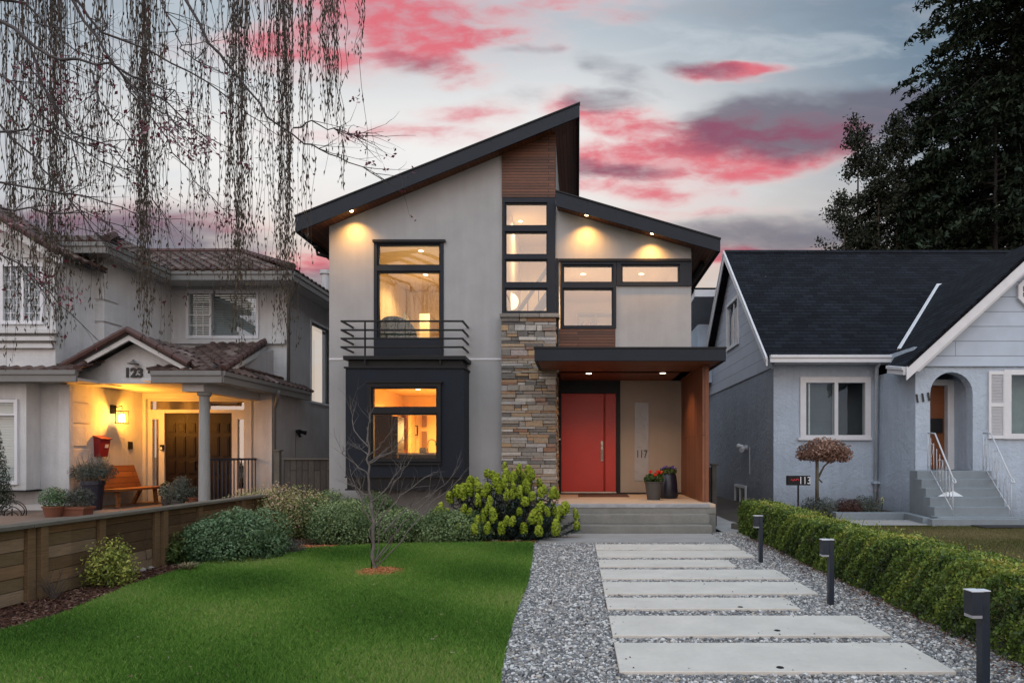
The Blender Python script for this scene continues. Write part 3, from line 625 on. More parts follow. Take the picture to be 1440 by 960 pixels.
k = MB(); q = rect(812, 866, 440, 480, 17.8); k.rects(q, [(q[0]+.04, q[0]+.5, q[2]+.1, q[3]-.04), (q[0]+.54, q[1]-.04, q[2]+.1, q[3]-.04)], 17.8, 18.15); k.build('case', plain('grey_case', (.25,.24,.26), .6), bs_)
k = MB(); rr = random.Random(3); x = q[0]+.06
while x < q[0]+.46: t0 = rr.uniform(.02, .05); k.box(x, x+t0, 17.9, 18.1, q[2]+.1, q[2]+.1+rr.uniform(.3, .5), rr.random()); x += t0+.003
k.build('books', tinted('book_spines', [(0,(.1,.12,.2)),(.5,(.5,.45,.4)),(1,(.3,.08,.06))]), bs_, tint=True)
# ================================================================ ground
m_ground = plain('soil', (.05, .038, .028), .95, .3, 1.5, 30, .5)
m_lawn = plain('lawn_soil', (.03, .065, .012), .95, .3, 1.2, 40, .4, spec=.1)
m_dry = plain('dry_lawn', (.13, .115, .05), .95, .25, 1.4, 70, .6, spec=.1)
m_gravel0 = plain('gravel_base', (.06, .06, .062), .95, .4, 12, 60, .6)
m_walk = plain('walk_concrete', (.30, .29, .28), .9, .15, 2, 80, .25)
def sheet(name, pts, z, m, hole=None):
    k = MB(); k.add([(p[0], p[1], z) for p in pts], [tuple(range(len(pts)))]); return tag(k.build(name, m), kind='structure')
k = MB(); n_ = 24; k.add([(-300+600*i/n_, -60+560*j/n_, -.03) for j in range(n_+1) for i in range(n_+1)], [(j*(n_+1)+i, j*(n_+1)+i+1, (j+1)*(n_+1)+i+1, (j+1)*(n_+1)+i) for j in range(n_) for i in range(n_)])
tag(k.build('ground', m_ground), kind='structure')
edgeL = [(0,893),(90,868),(180,829),(260,803),(330,786),(380,780),(430,775),(520,769),(620,767),(700,766),(750,766)]
edgeR = [(751,766),(748,790),(741,825),(727,860),(716,895),(708,930),(703,965)]
gl_ = [G(*p) for p in edgeL]; gr_ = [G(*p) for p in edgeR]
lawn_poly = [(p.x, p.y) for p in gl_]+[(p.x, p.y) for p in gr_[1:]]+[(-.62, 3.0), (-.7, .5), (-5.3, .5), (-5.25, 4.2)]
sheet('lawn', lawn_poly, .012, m_lawn)
grav_poly = [(p.x, p.y) for p in gr_]+[(-.62, 3.0), (-.7, .5), (3.15, .5), (3.02, 11.9), (PX(1004, 11.6), 11.9), (PX(1004, 11.6), 11.6), (-.75, 11.64), (-.8, 10.36)]
sheet('gravel_bed', grav_poly, .004, m_gravel0)
m_mulch0 = plain('mulch_base', (.045, .02, .013), .95, .4, 9, 50, .8)
sheet('mulch_bed', [(-5.36, .5), (-5.36, 12), (-5.36, 13.6), (-.8, 13.6), (-.8, 10.36)]+[(p.x, p.y) for p in reversed(gl_)]+[(-5.25, 4.2), (-5.3, .5)], .004, m_mulch0)
sheet('patio', [(-30, 3), (-5.5, 3), (-5.5, 13.9), (-7.0, 13.9), (-7, 30), (-30, 30)], .30, plain('patio_tiles', (.17, .12, .09), .9, .2, 2, 40, .3))
sheet('side_path', [(PX(1005, 11.9), 11.95), (3.16, 10.25), (3.9, 10.6), (3.3, 14.), (3.25, 24), (2.7, 24), (2.7, 11.95)], .02, m_walk)
sheet('dry_lawn', [(3.4, .5), (30, .5), (30, 13.0), (3.4, 13.0)], .012, m_dry)
sheet('neighbour_path', [(5.5, 13.02), (30, 13.02), (30, 14.1), (5.5, 14.1)], .03, m_walk)
def inside(px, py, poly):
    c = np.zeros(len(px), bool); n = len(poly)
    for i in range(n):
        x0, y0 = poly[i]; x1, y1 = poly[(i+1) % n]
        if y0 == y1: continue
        k = ((y0 > py) != (y1 > py)) & (px < (x1-x0)*(py-y0)/(y1-y0)+x0); c ^= k
    return c
def scatter(poly, n, ymin=0, ymax=99, near=None):
    xs = [p[0] for p in poly]; ys = [p[1] for p in poly]; x = rng.uniform(min(xs), max(xs), n); y = rng.uniform(max(ymin, min(ys)), min(ymax, max(ys)), n)
    k = inside(x, y, poly); 
    vis = (x > -(VX+40)/F*y-2.2) & (x < (1480-VX)/F*y+2.2); k &= vis
    return x[k], y[k]
# ---- concrete slabs of the front walk
SL = [((757,1019),(752.5,764.5)),((831,1042),(767.8,775)),((834,1062),(776.7,786)),((837,1036),(790,799.7)),((839,1112),(804,817)),((843,1151),(822,838.8)),((846,1126),(844.5,860.4)),((851,1253),(870.4,899)),((861,1345),(909.5,951))]
xr_l = lambda y: PX(807+ (y-640)*36/183, F*EYE/(y-VY))
names = ['widest concrete slab at the foot of the porch steps', 'narrow concrete slab, first one beyond the wide slab at the steps', 'narrow concrete slab, third one out from the steps', 'short narrow concrete slab, fourth one out from the steps',
 'concrete slab beside the farthest black post light', 'concrete slab in the middle of the walk, sixth from the steps', 'short concrete slab beside the middle post light, with a small dark cap', 'long concrete slab, second one from the front', 'largest and nearest concrete slab, with a dark round cap in it']
slab_rects = []
ends = []
for i, ((xa, xb), (ya, yb)) in enumerate(SL):
    Y0, Y1 = F*EYE/(yb-VY), F*EYE/(ya-VY); X1 = PX(xb, F*EYE/(yb-VY)) if i else PX(1019, Y0); X0 = .272 if i else PX(757, Y0)
    if i: X1 = {1: 1.62, 2: 1.9, 3: 2.02, 4: 2.45}.get(i, X1)
    if i: X1 = ((xb-VX)/F*Y0)
    slab_rects.append((X0, X1, Y0, Y1))
    o = MB().box(X0, X1, Y0, Y1, -.03, .036).build('walkway_slab', m_paver if i else m_walk, bevel=.005)
    tag(o, names[i], 'slab', 'concrete slabs of the front walk')
for (x, y, lb_) in ((1041, 853, 'small dark round cap in the short slab'), (1093, 886, 'small brown leaf scrap on the long slab'), (1097, 938, 'dark round metal cap in the nearest slab')):
    g_ = G(x, y, .036); k = MB(); k.lathe([(0, .004), (.022, .004), (.026, .001)], tuple(g_), 14); tag(k.build('ground_cap', m_black), lb_, 'cap')
k = MB()
for i in range(45):
    s_ = slab_rects[rng.integers(1, 9)]; x = rng.uniform(s_[0], s_[1]); y = rng.uniform(s_[2], s_[3]); a = rng.uniform(0, pi); l_ = rng.uniform(.003, .009)
    k.tube([(x, y, .0375), (x+cos(a)*l_, y+sin(a)*l_, .0385)], .001, 4)
tag(k.build('plant_debris', plain('debris', (.06,.04,.03), .9)), 'tiny dark twigs and crumbs scattered on the slabs', 'debris', kind='stuff')
# ---- gravel pebbles
def ico():
    t = (1+5**.5)/2; v = np.array([(-1,t,0),(1,t,0),(-1,-t,0),(1,-t,0),(0,-1,t),(0,1,t),(0,-1,-t),(0,1,-t),(t,0,-1),(t,0,1),(-t,0,-1),(-t,0,1)], float)/math.sqrt(1+t*t)
    f = np.array([(0,11,5),(0,5,1),(0,1,7),(0,7,10),(0,10,11),(1,5,9),(5,11,4),(11,10,2),(10,7,6),(7,1,8),(3,9,4),(3,4,2),(3,2,6),(3,6,8),(3,8,9),(4,9,5),(2,4,11),(6,2,10),(8,6,7),(9,8,1)]); return v, f
IV, IF = ico()
def pebbles(name, x, y, z, size, m, flat=.6, stretch=.35, tint=None):
    n = len(x); a = rng.uniform(0, 2*pi, n); sx = size*(1+rng.uniform(0, stretch, n)); sy = size*(1-rng.uniform(0, stretch, n)); sz = size*rng.uniform(flat*.7, flat*1.3, n)
    V_ = IV[None]*(1+rng.normal(0, .09, (n, 12, 1))); V_ = V_*np.stack([sx, sy, sz], 1)[:, None]
    tl = rng.normal(0, .35, n); c, s = np.cos(tl)[:, None], np.sin(tl)[:, None]; vx = V_[..., 0]*c-V_[..., 2]*s; vz = V_[..., 0]*s+V_[..., 2]*c
    c, s = np.cos(a)[:, None], np.sin(a)[:, None]; X = vx*c-V_[..., 1]*s; Y = vx*s+V_[..., 1]*c
    V_ = np.stack([X+x[:, None], Y+y[:, None], vz+z[:, None]], 2).reshape(-1, 3)
    F_ = (IF[None]+12*np.arange(n)[:, None, None]).reshape(-1, 3); t = rng.uniform(0, 1, n) if tint is None else tint
    return mesh_np(name, V_, F_, m, None, np.repeat(t, 12), smooth=True)
x, y = scatter(grav_poly, 260000, 3.2, 11.9)
k = np.ones(len(x), bool)
for (a, b_, c_, d_) in slab_rects: k &= ~((x > a-.008) & (x < b_+.008) & (y > c_-.008) & (y < d_+.008))
x, y = x[k], y[k]
keep = rng.uniform(0, 1, len(x)) < np.clip(1.15-.05*y, .45, 1); x, y = x[keep], y[keep]
m_peb = tinted('pebble', [(0., (.075,.077,.08)), (.3, (.15,.152,.16)), (.5, (.29,.285,.285)), (.62, (.21,.185,.155)), (.76, (.46,.455,.45)), (.93, (.64,.63,.61)), (1., (.34,.27,.20))], .7, .4)
lowf = .5+.5*np.sin(x*1.7+1)*np.sin(y*1.3)
tag(pebbles('gravel', x, y, rng.uniform(.004, .017, len(x)), rng.gamma(9, .00118, len(x))*(1+.012*y), m_peb), 'grey and white rounded gravel round the front walk', 'gravel', kind='stuff')
# pebbles strewn on the side path edge
# ---- lawn grass
def blades(name, x, y, z, hgt, wid, m, tint, lean=.35, per=1):
    n = len(x); a = rng.uniform(0, 2*pi, n); h = hgt*rng.uniform(.6, 1.3, n); ln = rng.normal(0, lean, (n, 2))*h[:, None]
    b0 = np.stack([x, y, np.full(n, z)], 1); w = np.stack([np.cos(a)*wid, np.sin(a)*wid, np.zeros(n)], 1)
    mid = b0+np.stack([ln[:, 0]*.35, ln[:, 1]*.35, h*.6], 1); tip = b0+np.stack([ln[:, 0], ln[:, 1], h], 1)
    V_ = np.stack([b0-w, b0+w, mid+w*.7, tip, mid-w*.7], 1).reshape(-1, 3)
    f1 = np.array([0, 1, 2, 3, 4]); F_ = f1[None]+5*np.arange(n)[:, None]
    return mesh_np(name, V_, F_, m, None, np.repeat(np.clip(tint, 0, 1), 5))
m_grass = tinted('grass', [(0., (.047,.12,.02)), (.35, (.115,.26,.038)), (.7, (.205,.375,.066)), (1., (.40,.45,.16))], .65, .2, .35)
x, y = scatter(lawn_poly, 700000, 3.0, 10.6)
keep = rng.uniform(0, 1, len(x)) < np.clip(1.25-.075*y, .35, 1); x, y = x[keep], y[keep]
pat = .5+.22*np.sin(x*2.1+y*.9)*np.sin(y*1.7-x*.6)+.16*np.sin(x*.9-1.2)*np.sin(y*2.9+x)+rng.normal(0, .2, len(x))
tag(blades('lawn_grass', x, y, .01, .036+.002*y, .0022+.00028*y, m_grass, pat-.04), 'short mown green grass of the front lawn', 'grass', kind='stuff')
dpoly = [(3.45, 3), (14, 3), (14, 13.0), (3.45, 13.0)]
x, y = scatter(dpoly, 260000, 3, 13.0)
m_dryg = tinted('dry_grass', [(0., (.07,.085,.022)), (.5, (.15,.135,.055)), (1., (.27,.22,.12))], .8, .2, .3)
tag(blades('dry_lawn_grass', x, y, .01, .03, .004, m_dryg, .5+.3*np.sin(x*1.1)*np.sin(y*2.3)+rng.normal(0, .2, len(x))), 'thin straw-coloured grass of the neighbouring front lawn', 'grass', kind='stuff')
# ---- mulch chips
def chips(name, x, y, z, size, m, label):
    n = len(x); a = rng.uniform(0, 2*pi, n); l_ = size*rng.uniform(.5, 1.6, n); w_ = size*rng.uniform(.2, .45, n)
    d = np.stack([np.cos(a), np.sin(a), rng.normal(0, .35, n)], 1); p_ = np.stack([-np.sin(a), np.cos(a), rng.normal(0, .35, n)], 1); c = np.stack([x, y, z], 1)
    up_ = np.array([0, 0, .004])
    q = [c-d*l_[:, None]-p_*w_[:, None], c+d*l_[:, None]-p_*w_[:, None], c+d*l_[:, None]+p_*w_[:, None], c-d*l_[:, None]+p_*w_[:, None]]
    V_ = np.stack(q+[v+up_ for v in q], 1).reshape(-1, 3); f = np.array([(4,5,6,7),(0,1,5,4),(1,2,6,5),(2,3,7,6),(3,0,4,7)])
    F_ = (f[None]+8*np.arange(n)[:, None, None]).reshape(-1, 4)
    return tag(mesh_np(name, V_, F_, m, None, np.repeat(rng.uniform(0, 1, n), 8)), label, 'mulch', kind='stuff')
m_chip = tinted('bark_mulch', [(0., (.03,.013,.009)), (.5, (.085,.036,.024)), (.85, (.15,.075,.05)), (1., (.30,.20,.15))], .9, .2)
m_chipo = tinted('fresh_bark', [(0., (.20,.06,.02)), (.5, (.42,.15,.055)), (1., (.60,.30,.14))], .9, .2)
bed = [(-5.36, 4.2), (-5.36, 12), (-.8, 12), (-.8, 10.36)]+[(p.x, p.y) for p in reversed(gl_)]
x, y = scatter(bed, 60000, 4.2, 12); k = ~inside(x, y, lawn_poly); x, y = x[k], y[k]
chips('bark_mulch', x, y, .01+rng.uniform(0, .02, len(x)), .017, m_chip, 'dark red-brown bark mulch along the timber wall and under the shrubs')
c0 = G(534, 808); a = rng.uniform(0, 2*pi, 2600); r_ = np.sqrt(rng.uniform(0, 1, 2600)); x = c0.x+r_*np.cos(a)*.31; y = c0.y+r_*np.sin(a)*.30
chips('fresh_mulch_ring', x, y, .025+(1-r_)*.05+rng.uniform(0, .015, 2600), .016, m_chipo, 'orange bark chips in a ring round the bare sapling in the lawn')
k = MB(); k.lathe([(0, .06), (.16, .045), (.30, .014), (.33, .006)], (c0.x, c0.y, .0), 24); tag(k.build('mulch_mound', m_ground), kind='structure')
for (px_, py_, w_, lb_) in ((437, 775, .28, 'patch of orange bark chips between the grey lavender and the green mound shrub'), (830, 757, 0, '')):
    if not w_: continue
    g_ = G(px_, py_); n = 900; x = g_.x+rng.uniform(-w_, w_, n); y = g_.y+.08+rng.uniform(-.12, .3, n); chips('fresh_mulch', x, y, .03+rng.uniform(0, .015, n), .016, m_chipo, lb_)
g_ = G(715, 765); n = 1400; x = g_.x+rng.uniform(-.75, .42, n); y = g_.y+rng.uniform(-.02, .22, n); chips('fresh_mulch', x, y, .02+rng.uniform(0, .015, n), .014, m_chipo, 'strip of orange-brown chips between the lawn edge and the yellow-green flowering shrub')
# tiny fallen leaves on the gravel near the hedge
x = 2.98-rng.gamma(1.3, .07, 900); y = rng.uniform(3.9, 11, 900)
chips('leaf_litter', x, y, .034+rng.uniform(0, .01, 900), .010, m_chip, 'small brown fallen leaves on the gravel along the hedge')

# ================================================================ timber retaining fence on the left
m_timber = boards('weathered_timber', (.15, .10, .055), (.09, .062, .036), 2.6, 3., .9, gap=.0, grainscale=.8, spec=.15)
m_tvar = [boards('weathered_timber', c_, tuple(v*.6 for v in c_), 1.9, 3., .9, gap=.0, grainscale=.5+.2*i_, spec=.15) for i_, c_ in enumerate([(.21,.135,.075), (.14,.092,.05), (.26,.19,.125), (.17,.125,.07), (.10,.066,.038)])]
m_timberg = boards('grey_timber', (.13, .12, .10), (.08, .075, .065), 3., 3., .9, gap=.0, spec=.15)
fn = thing('timber_fence', 'low weathered timber fence with horizontal boards and grey cap left of the lawn', 'fence', (-5.42, 8, 0))
FX = -5.46
ys_ = [2.6, 3.6, 4.5, 5.4, 6.35, 7.3, 8.25, 9.2, 10.2, 11.1, 11.75]
for j, (y0, y1) in enumerate(zip(ys_[:-1], ys_[1:])):
    z = .0
    while z < .70:
        hb = .128; o = rng.uniform(-.006, .006)
        k = MB(); k.box(FX-.05+o, FX+o, y0+.004, y1-.004, z+.004, min(z+hb, .725)); k.build('board', m_tvar[int(rng.integers(0, 5))], fn, bevel=.006); z += hb
for j, y0 in enumerate(ys_):
    dbl = j in (0, 2, 4, 6, 8, 10)
    k = MB(); k.box(FX+.002, FX+.045, y0-.05, y0+.045, -.05, .735); k.build('post', m_timber, fn, bevel=.005)
    if dbl: k = MB(); k.box(FX+.002, FX+.085, y0+.062, y0+.15, -.05, .735); k.build('post', m_timber, fn, bevel=.005)
for y0, y1 in ((2.6, 6.3), (6.305, 9.2), (9.205, 11.9)):
    k = MB(); k.box(FX-.10, FX+.11, y0, y1, .737, .777); k.build('cap_board', m_timberg, fn, bevel=.006)
# vertical grey fence between the houses
gf = thing('board_fence', 'tall grey vertical board fence between the left house and the modern house', 'fence', (-6.0, 14.4, 0))
m_vert = boards('grey_boards', (.085, .075, .065), (.06, .054, .05), 3., .135, .9, rot=True, gap=.006, spec=.15)
k = MB(); k.box(-6.62, -5.34, 14.4, 14.44, 0, PZ(646, 14.4)); k.build('panel', m_vert, gf)
k = MB(); k.box(-6.66, -5.34, 14.36, 14.46, PZ(646, 14.4)+.002, PZ(644, 14.4)); k.build('rail', m_timberg, gf)
k = MB(); k.box(-6.80, -6.68, 14.3, 14.42, 0, PZ(634, 14.3)); k.box(-6.83, -6.65, 14.27, 14.45, PZ(634, 14.3), PZ(632, 14.3)); k.build('post', m_timberg, gf, bevel=.005)
# dark gate on the right of the porch
rg = thing('side_gate', 'dark weathered gate posts and boards beside the right end of the porch', 'gate', (2.9, 13., 0))
k = MB(); k.box(PX(1001.5, 12.9), PX(1008, 12.9), 12.9, 13.0, 0, PZ(654, 12.9)); k.box(PX(1000, 12.9), PX(1010.5, 12.9), 12.88, 13.02, PZ(654, 12.9)+.001, PZ(651.5, 12.9)); k.build('post', plain('dark_timber', (.04,.036,.032), .9, .3), rg, bevel=.004)
k = MB(); k.box(2.61, PX(1001, 12.9), 12.95, 13.0, .05, PZ(657, 12.95)); k.build('panel', plain('dark_board', (.03,.027,.025), .9, .3), rg)
k = MB(); k.box(2.66, 3.2, 20, 20.08, 0, 1.7); tag(k.build('rear_gate', m_timberg), 'grey rear gate far back in the passage between the modern and the right house', 'gate')

# ================================================================ bollard lights
m_boll = plain('dark_aluminium', (.010, .016, .028), .5, .12, 4, 60, .03, .0)
bl = thing('bollard_light', 'black flat bollard light at the front right by the hedge, cut by the picture edge', 'path light', (2.43, 3.84, 0), 'black bollard lights along the gravel')
def bb(name, m, *a, par=bl, bev=.004):
    k = MB(); k.box(*a); return k.build(name, m, par, bevel=bev, world=False)
bb('post', m_boll, -.024, .024, -.03, .03, -.05, .64)
hd = bb('head', m_boll, -.094, -.026, -.040, .040, .50, .64)
bb('top_cap', m_white, -.096, -.022, -.042, .042, .6402, .645, par=bl, bev=0)
bb('top_cap', m_white, -.018, .026, -.032, .032, .6402, .645, par=bl, bev=0)
bb('lens', m_frost, -.092, -.03, -.038, .038, .482, .4995, par=hd, bev=0)
for ch in bl.children:
    pass
dup(bl, (2.43, 6.16, 0), None, 'black flat bollard light in the middle, beside the sixth walkway slab')
dup(bl, (2.45, 8.59, 0), None, 'black flat bollard light farthest off, in front of the end of the hedge')
bl.rotation_euler = (0, 0, R(2))

# ================================================================ left neighbour: pale stucco house with tiled roofs
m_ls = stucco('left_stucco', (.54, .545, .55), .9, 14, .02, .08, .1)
m_ls_shade = stucco('left_stucco_shaded', (.47, .455, .45), .9, 14, .02, .08, .1)  # same stucco on the side walls, with their shade put into the colour
m_tile = tinted('clay_tile', [(0., (.045,.029,.025)), (.5, (.09,.058,.048)), (.85, (.14,.098,.083)), (1., (.19,.145,.13))], .75, .3, 0, .3)
m_ridge = plain('ridge_tile', (.075, .036, .031), .7, .3, 4, 40, .3)
m_gut = plain('grey_gutter', (.15, .15, .145), .5, .12, 2, 60, .05)
m_trim = plain('pale_trim', (.50, .50, .50), .6, .08, 3, 60, .1)
lh = thing('stucco_house', 'pale two-storey stucco house with clay-tiled roofs and lamp-lit porch', 'house', (-10, 16.7, .3))
def tiles(mb, poly, pitch=.26, row=.34):
    """barrel tiles over a planar polygon given counter-clockwise from the eave's left end; first edge is the eave"""
    p = [Vector(q) for q in poly]; u = (p[1]-p[0]).normalized(); n = None
    for q in p[2:]:
        n = u.cross(q-p[0])
        if n.length > .05: n = n.normalized(); break
    v = n.cross(u); 
    if v.z < 0: v = -v
    if n.z < 0: n = -n
    P2 = [((q-p[0]).dot(u), (q-p[0]).dot(v)) for q in p]
    us = [a for a, b_ in P2]; vs_ = [b_ for a, b_ in P2]; du = pitch/6
    rr = 0; v0 = 0
    while v0 < max(vs_):
        v1 = v0+row; uu = math.floor(min(us)/pitch)*pitch
        while uu < max(us):
            cx, cy = uu+pitch/2, v0+row/2
            if inside(np.array([cx]), np.array([cy]), P2)[0]:
                vs = []; fs = []
                for j, (vv, lift) in enumerate(((v0-.02, .035), (v1, .006))):
                    for i in range(7):
                        h_ = .045*math.cos(2*pi*i/6)*.5+.022+lift; vs.append(p[0]+u*(uu+du*i)+v*vv+n*h_)
                for i in range(7): vs.append(p[0]+u*(uu+du*i)+v*(v0-.02)+n*(.045*math.cos(2*pi*i/6)*.5+.004+.0))
                fs = [(i, i+1, i+8, i+7) for i in range(6)]+[(i+14, i+15, i+1, i) for i in range(6)]
                mb.add(vs, fs, min(1, max(0, random.gauss(.45, .22))))
            uu += pitch
        v0 += row
    return mb
def roof_face(poly, parent, under=m_ridge, **kw):
    k = MB(); tiles(k, poly, **kw); k.build('roof_tiles', m_tile, parent, tint=True)
    k = MB(); k.slab(poly, .05); k.build('roof_deck', m_roofdark, parent)
def ridge(a, b_, parent, r=.085):
    a = Vector(a); b_ = Vector(b_); n = max(1, int((b_-a).length/.33)); k = MB()
    for i in range(n):
        p0 = a.lerp(b_, i/n); p1 = a.lerp(b_, (i+1.06)/n); k.tube([p0+Vector((0,0,.03)), p1+Vector((0,0,.03))], [r, r*.82], 8)
    k.build('ridge_tiles', m_ridge, parent, smooth=False)
def gutter(pts, parent, h=.13, w=.11, m=None):
    k = MB()
    for a, b_ in zip(pts[:-1], pts[1:]):
        k.bar(a, b_, w, h*.62); a2 = Vector(a)-Vector((0, 0, h*.75)); b2 = Vector(b_)-Vector((0, 0, h*.75)); k.bar(a2, b2, w*.5, h)
    k.build('gutter', m or m_gut, parent, bevel=.008)
XS = -7.6; YU = 16.7; EZ = 5.95; PZt = .30
# upper storey
k = MB(); wu = rect(265, 362, 410, 474, YU); k.rects((-10.6, XS, 3.07, EZ), [wu], YU, YU+.2); k.build('wall', m_ls, lh)
k = MB(); hh_ = (XS-.2, XS); 
sw = (18.2, 19.5, 3.0, 5.25)   # Y0 Y1 Z0 Z1 of the tall side window
for (a, b_, c_, d_) in ((YU+.2, sw[0], PZt-.3, EZ), (sw[1], 27, PZt-.3, EZ), (sw[0], sw[1], PZt-.3, sw[2]), (sw[0], sw[1], sw[3], EZ), (16.0, YU+.199, PZt-.3, 3.069)): k.box(XS-.2, XS, a, b_, c_, d_)
k.build('wall', m_ls_shade, lh)
k = MB(); k.xprism([(17.3, .0), (17.4, .0)], 0, 0) if False else None
fr = MB()
for (a, b_, c_, d_) in ((sw[0]-.06, sw[0], sw[2]-.06, sw[3]+.06), (sw[1], sw[1]+.06, sw[2]-.06, sw[3]+.06), (sw[0], sw[1], sw[2]-.06, sw[2]), (sw[0], sw[1], sw[3], sw[3]+.06)): fr.box(XS-.05, XS+.03, a, b_, c_, d_)
sf = fr.build('side_window', m_white, lh); MB().box(XS-.05, XS-.04, sw[0], sw[1], sw[2], sw[3]).build('pane', m_glass_b, sf)
k = MB(); k.box(XS-2.5, XS-2.4, sw[0]-.6, sw[1]+1, sw[2]-.6, sw[3]+.6); k.build('room_wall', plain('dim_room', (.10,.11,.12), .9), lh)
# upper window of the middle part
def wwin(name, outer, glasses, Y, parent, blind=True, fm=None, depth=.1, gm=None, muntins=None, bcol=None):
    o = rect(*outer, Y); hs = [rect(*h, Y) for h in glasses]; f = MB(); f.rects(o, hs, Y-.035, Y+depth); fo = f.build(name, fm or m_white, parent, bevel=.006)
    p_ = MB(); [p_.box(h[0], h[1], Y+.02, Y+.028, h[2], h[3]) for h in hs]; p_.build('pane', gm or m_glass, fo)
    if muntins:
        k = MB(); q = rect(*muntins[0], Y); nx, nz = muntins[1:]
        for i in range(1, nx): x = q[0]+(q[1]-q[0])*i/nx; k.box(x-.008, x+.008, Y+.005, Y+.019, q[2], q[3])
        for i in range(1, nz): z = q[2]+(q[3]-q[2])*i/nz; k.box(q[0], q[1], Y+.003, Y+.017, z-.008, z+.008)
        k.build('muntins', m_white, fo)
    if blind:
        k = MB(); z = o[2]+.05
        while z < o[3]-.04: k.add([(o[0]+.04, Y+.10, z), (o[1]-.04, Y+.10, z), (o[1]-.04, Y+.125, z+.055), (o[0]+.04, Y+.125, z+.055)], [(0,1,2,3)]); z += .058
        k.build('blind', bcol or plain('blind', (.55,.56,.58), .7, .05), fo)
    return fo
m_blindp = plain('blind_pale', (.30,.33,.36), .7, .05)
wwin('window', (262, 364, 408, 476), [(266, 295, 413, 472), (298, 361, 413, 472)], YU-.01, lh, True, muntins=((266, 295, 413, 472), 3, 4), gm=m_glass_b, bcol=m_blindp)
k = MB(); k.pbox(236, 400, 476.5, 483, YU-.10, .1); k.build('trim_band', m_trim, lh)
# projecting block B
k = MB(); k.box(-14, -10.6, 14.3, 14.5, 3.07, EZ); k.box(-10.8, -10.6, 14.5, YU, 3.07, EZ); k.build('wall', m_ls, lh)
for i, z in enumerate((5.35, 4.86, 4.37, 3.88, 3.55)):
    k = MB(); wq = .55 if i % 2 else .42; k.box(-10.6-wq, -10.57, 14.265, 14.299, z-.42, z); k.box(-10.599, -10.57, 14.3, 14.3+wq, z-.42, z); k.build('quoin', m_ls, lh, bevel=.008)
# gable block A
Ya = 13.2
ga = lambda x: 6.29+(-11.74-x)*.6
k = MB(); wa = rect(6, 60, 374, 452, Ya); k.rects((-16, -10.78, 3.0, 5.55), [wa], Ya, Ya+.2); k.prism([(-16, 5.55), (-10.78, 5.55), (-13.5, ga(-13.5)-.1)], Ya, Ya+.2)
k.box(-10.98, -10.78, Ya+.2, 14.3, 3.0, 5.55); k.build('wall', m_ls, lh)
wwin('window', (2, 62, 370, 456), [(6, 31, 375, 451), (35, 58, 375, 451)], Ya-.01, lh, True, muntins=((6, 58, 375, 451), 6, 7), gm=m_glass_b, bcol=m_blindp)
for j, yy in enumerate((463, 473, 483)):
    k = MB(); k.box(-14, PX(82-j*5, Ya-.1), Ya-.16+.04*j, Ya-.001, PZ(yy+6, Ya-.1), PZ(yy, Ya-.1)); k.build('trim_band', m_trim, lh, bevel=.006)
k = MB(); k.pbox(30, 78, 359, 362, Ya-.05, .05); k.build('trim_band', m_trim, lh)
pk = (-13.5, ga(-13.5))
roof_face([(-10.45, Ya-.35, ga(-10.45)), (-10.45, 14.2, ga(-10.45)), (pk[0], 14.2, pk[1]), (pk[0], Ya-.35, pk[1])], lh)
ridge((-10.42, Ya-.38, ga(-10.42)+.02), (pk[0], Ya-.38, pk[1]+.02), lh, .07)
k = MB(); k.prism([(-10.4, ga(-10.4)-.02), (pk[0], pk[1]-.02), (pk[0], pk[1]-.26), (-10.4, ga(-10.4)-.2)], Ya-.33, Ya-.28); k.build('rake_board', m_trim, lh)
# hip roof over block B
roof_face([(-14, 13.7, EZ+.05), (-10.1, 13.7, EZ+.05), (-11.5, 15.9, 6.85), (-14, 15.9, 6.85)], lh)
roof_face([(-10.1, 13.7, EZ+.05), (-10.1, 17.0, EZ+.05), (-11.5, 17.0, 6.85), (-11.5, 15.9, 6.85)], lh)
ridge((-10.1, 13.7, EZ+.1), (-11.5, 15.9, 6.9), lh)
gutter([(-14, 13.68, EZ), (-10.08, 13.68, EZ), (-10.08, 15.8, EZ), (-7.05, 15.8, EZ), (-7.05, 27, EZ)], lh, .15)
k = MB(); k.box(-14, -10.12, 13.74, 14.3, EZ-.1, EZ-.05); k.box(-10.599, -10.12, 14.3, 16.7, EZ-.1, EZ-.05); k.box(-10.12, -7.1, 15.85, 16.7, EZ-.1, EZ-.05); k.box(XS, -7.1, 16.7, 27, EZ-.1, EZ-.05); k.build('soffit', m_trim, lh)
# main hip roof
rz = 7.55
roof_face([(-13, 15.75, EZ+.05), (-7.02, 15.75, EZ+.05), (-10.2, 19.3, rz), (-13, 19.3, rz)], lh)
roof_face([(-7.02, 15.75, EZ+.05), (-7.02, 27, EZ+.05), (-10.2, 23.5, rz), (-10.2, 19.3, rz)], lh)
ridge((-7.02, 15.75, EZ+.12), (-10.2, 19.3, rz+.03), lh); ridge((-10.2, 19.3, rz+.03), (-13, 19.3, rz+.03), lh)
def downspout(pts, parent, r=.045, m=None): MB().tube(pts, r, 8).build('downspout', m or m_gut, parent, smooth=True)
downspout([(-7.1, 16.2, EZ-.12), (-7.35, 16.5, EZ-.35), (-7.54, 16.66, EZ-.55), (-7.54, 16.66, 3.2)], lh)
downspout([(-7.3, 15.6, 3.0), (-7.5, 15.9, 2.75), (-7.56, 15.93, 2.6), (-7.56, 15.93, .3)], lh)
pipe = MB(); pp_ = P(458, 380, 19.5); pipe.tube([(pp_.x, 19.5, 6.0), (pp_.x, 19.5, PZ(386, 19.5))], .13, 12); pipe.tube([(pp_.x, 19.5, PZ(386, 19.5)), (pp_.x, 19.5, PZ(381, 19.5))], .17, 12); pipe.build('vent_pipe', m_trim, lh, smooth=False)
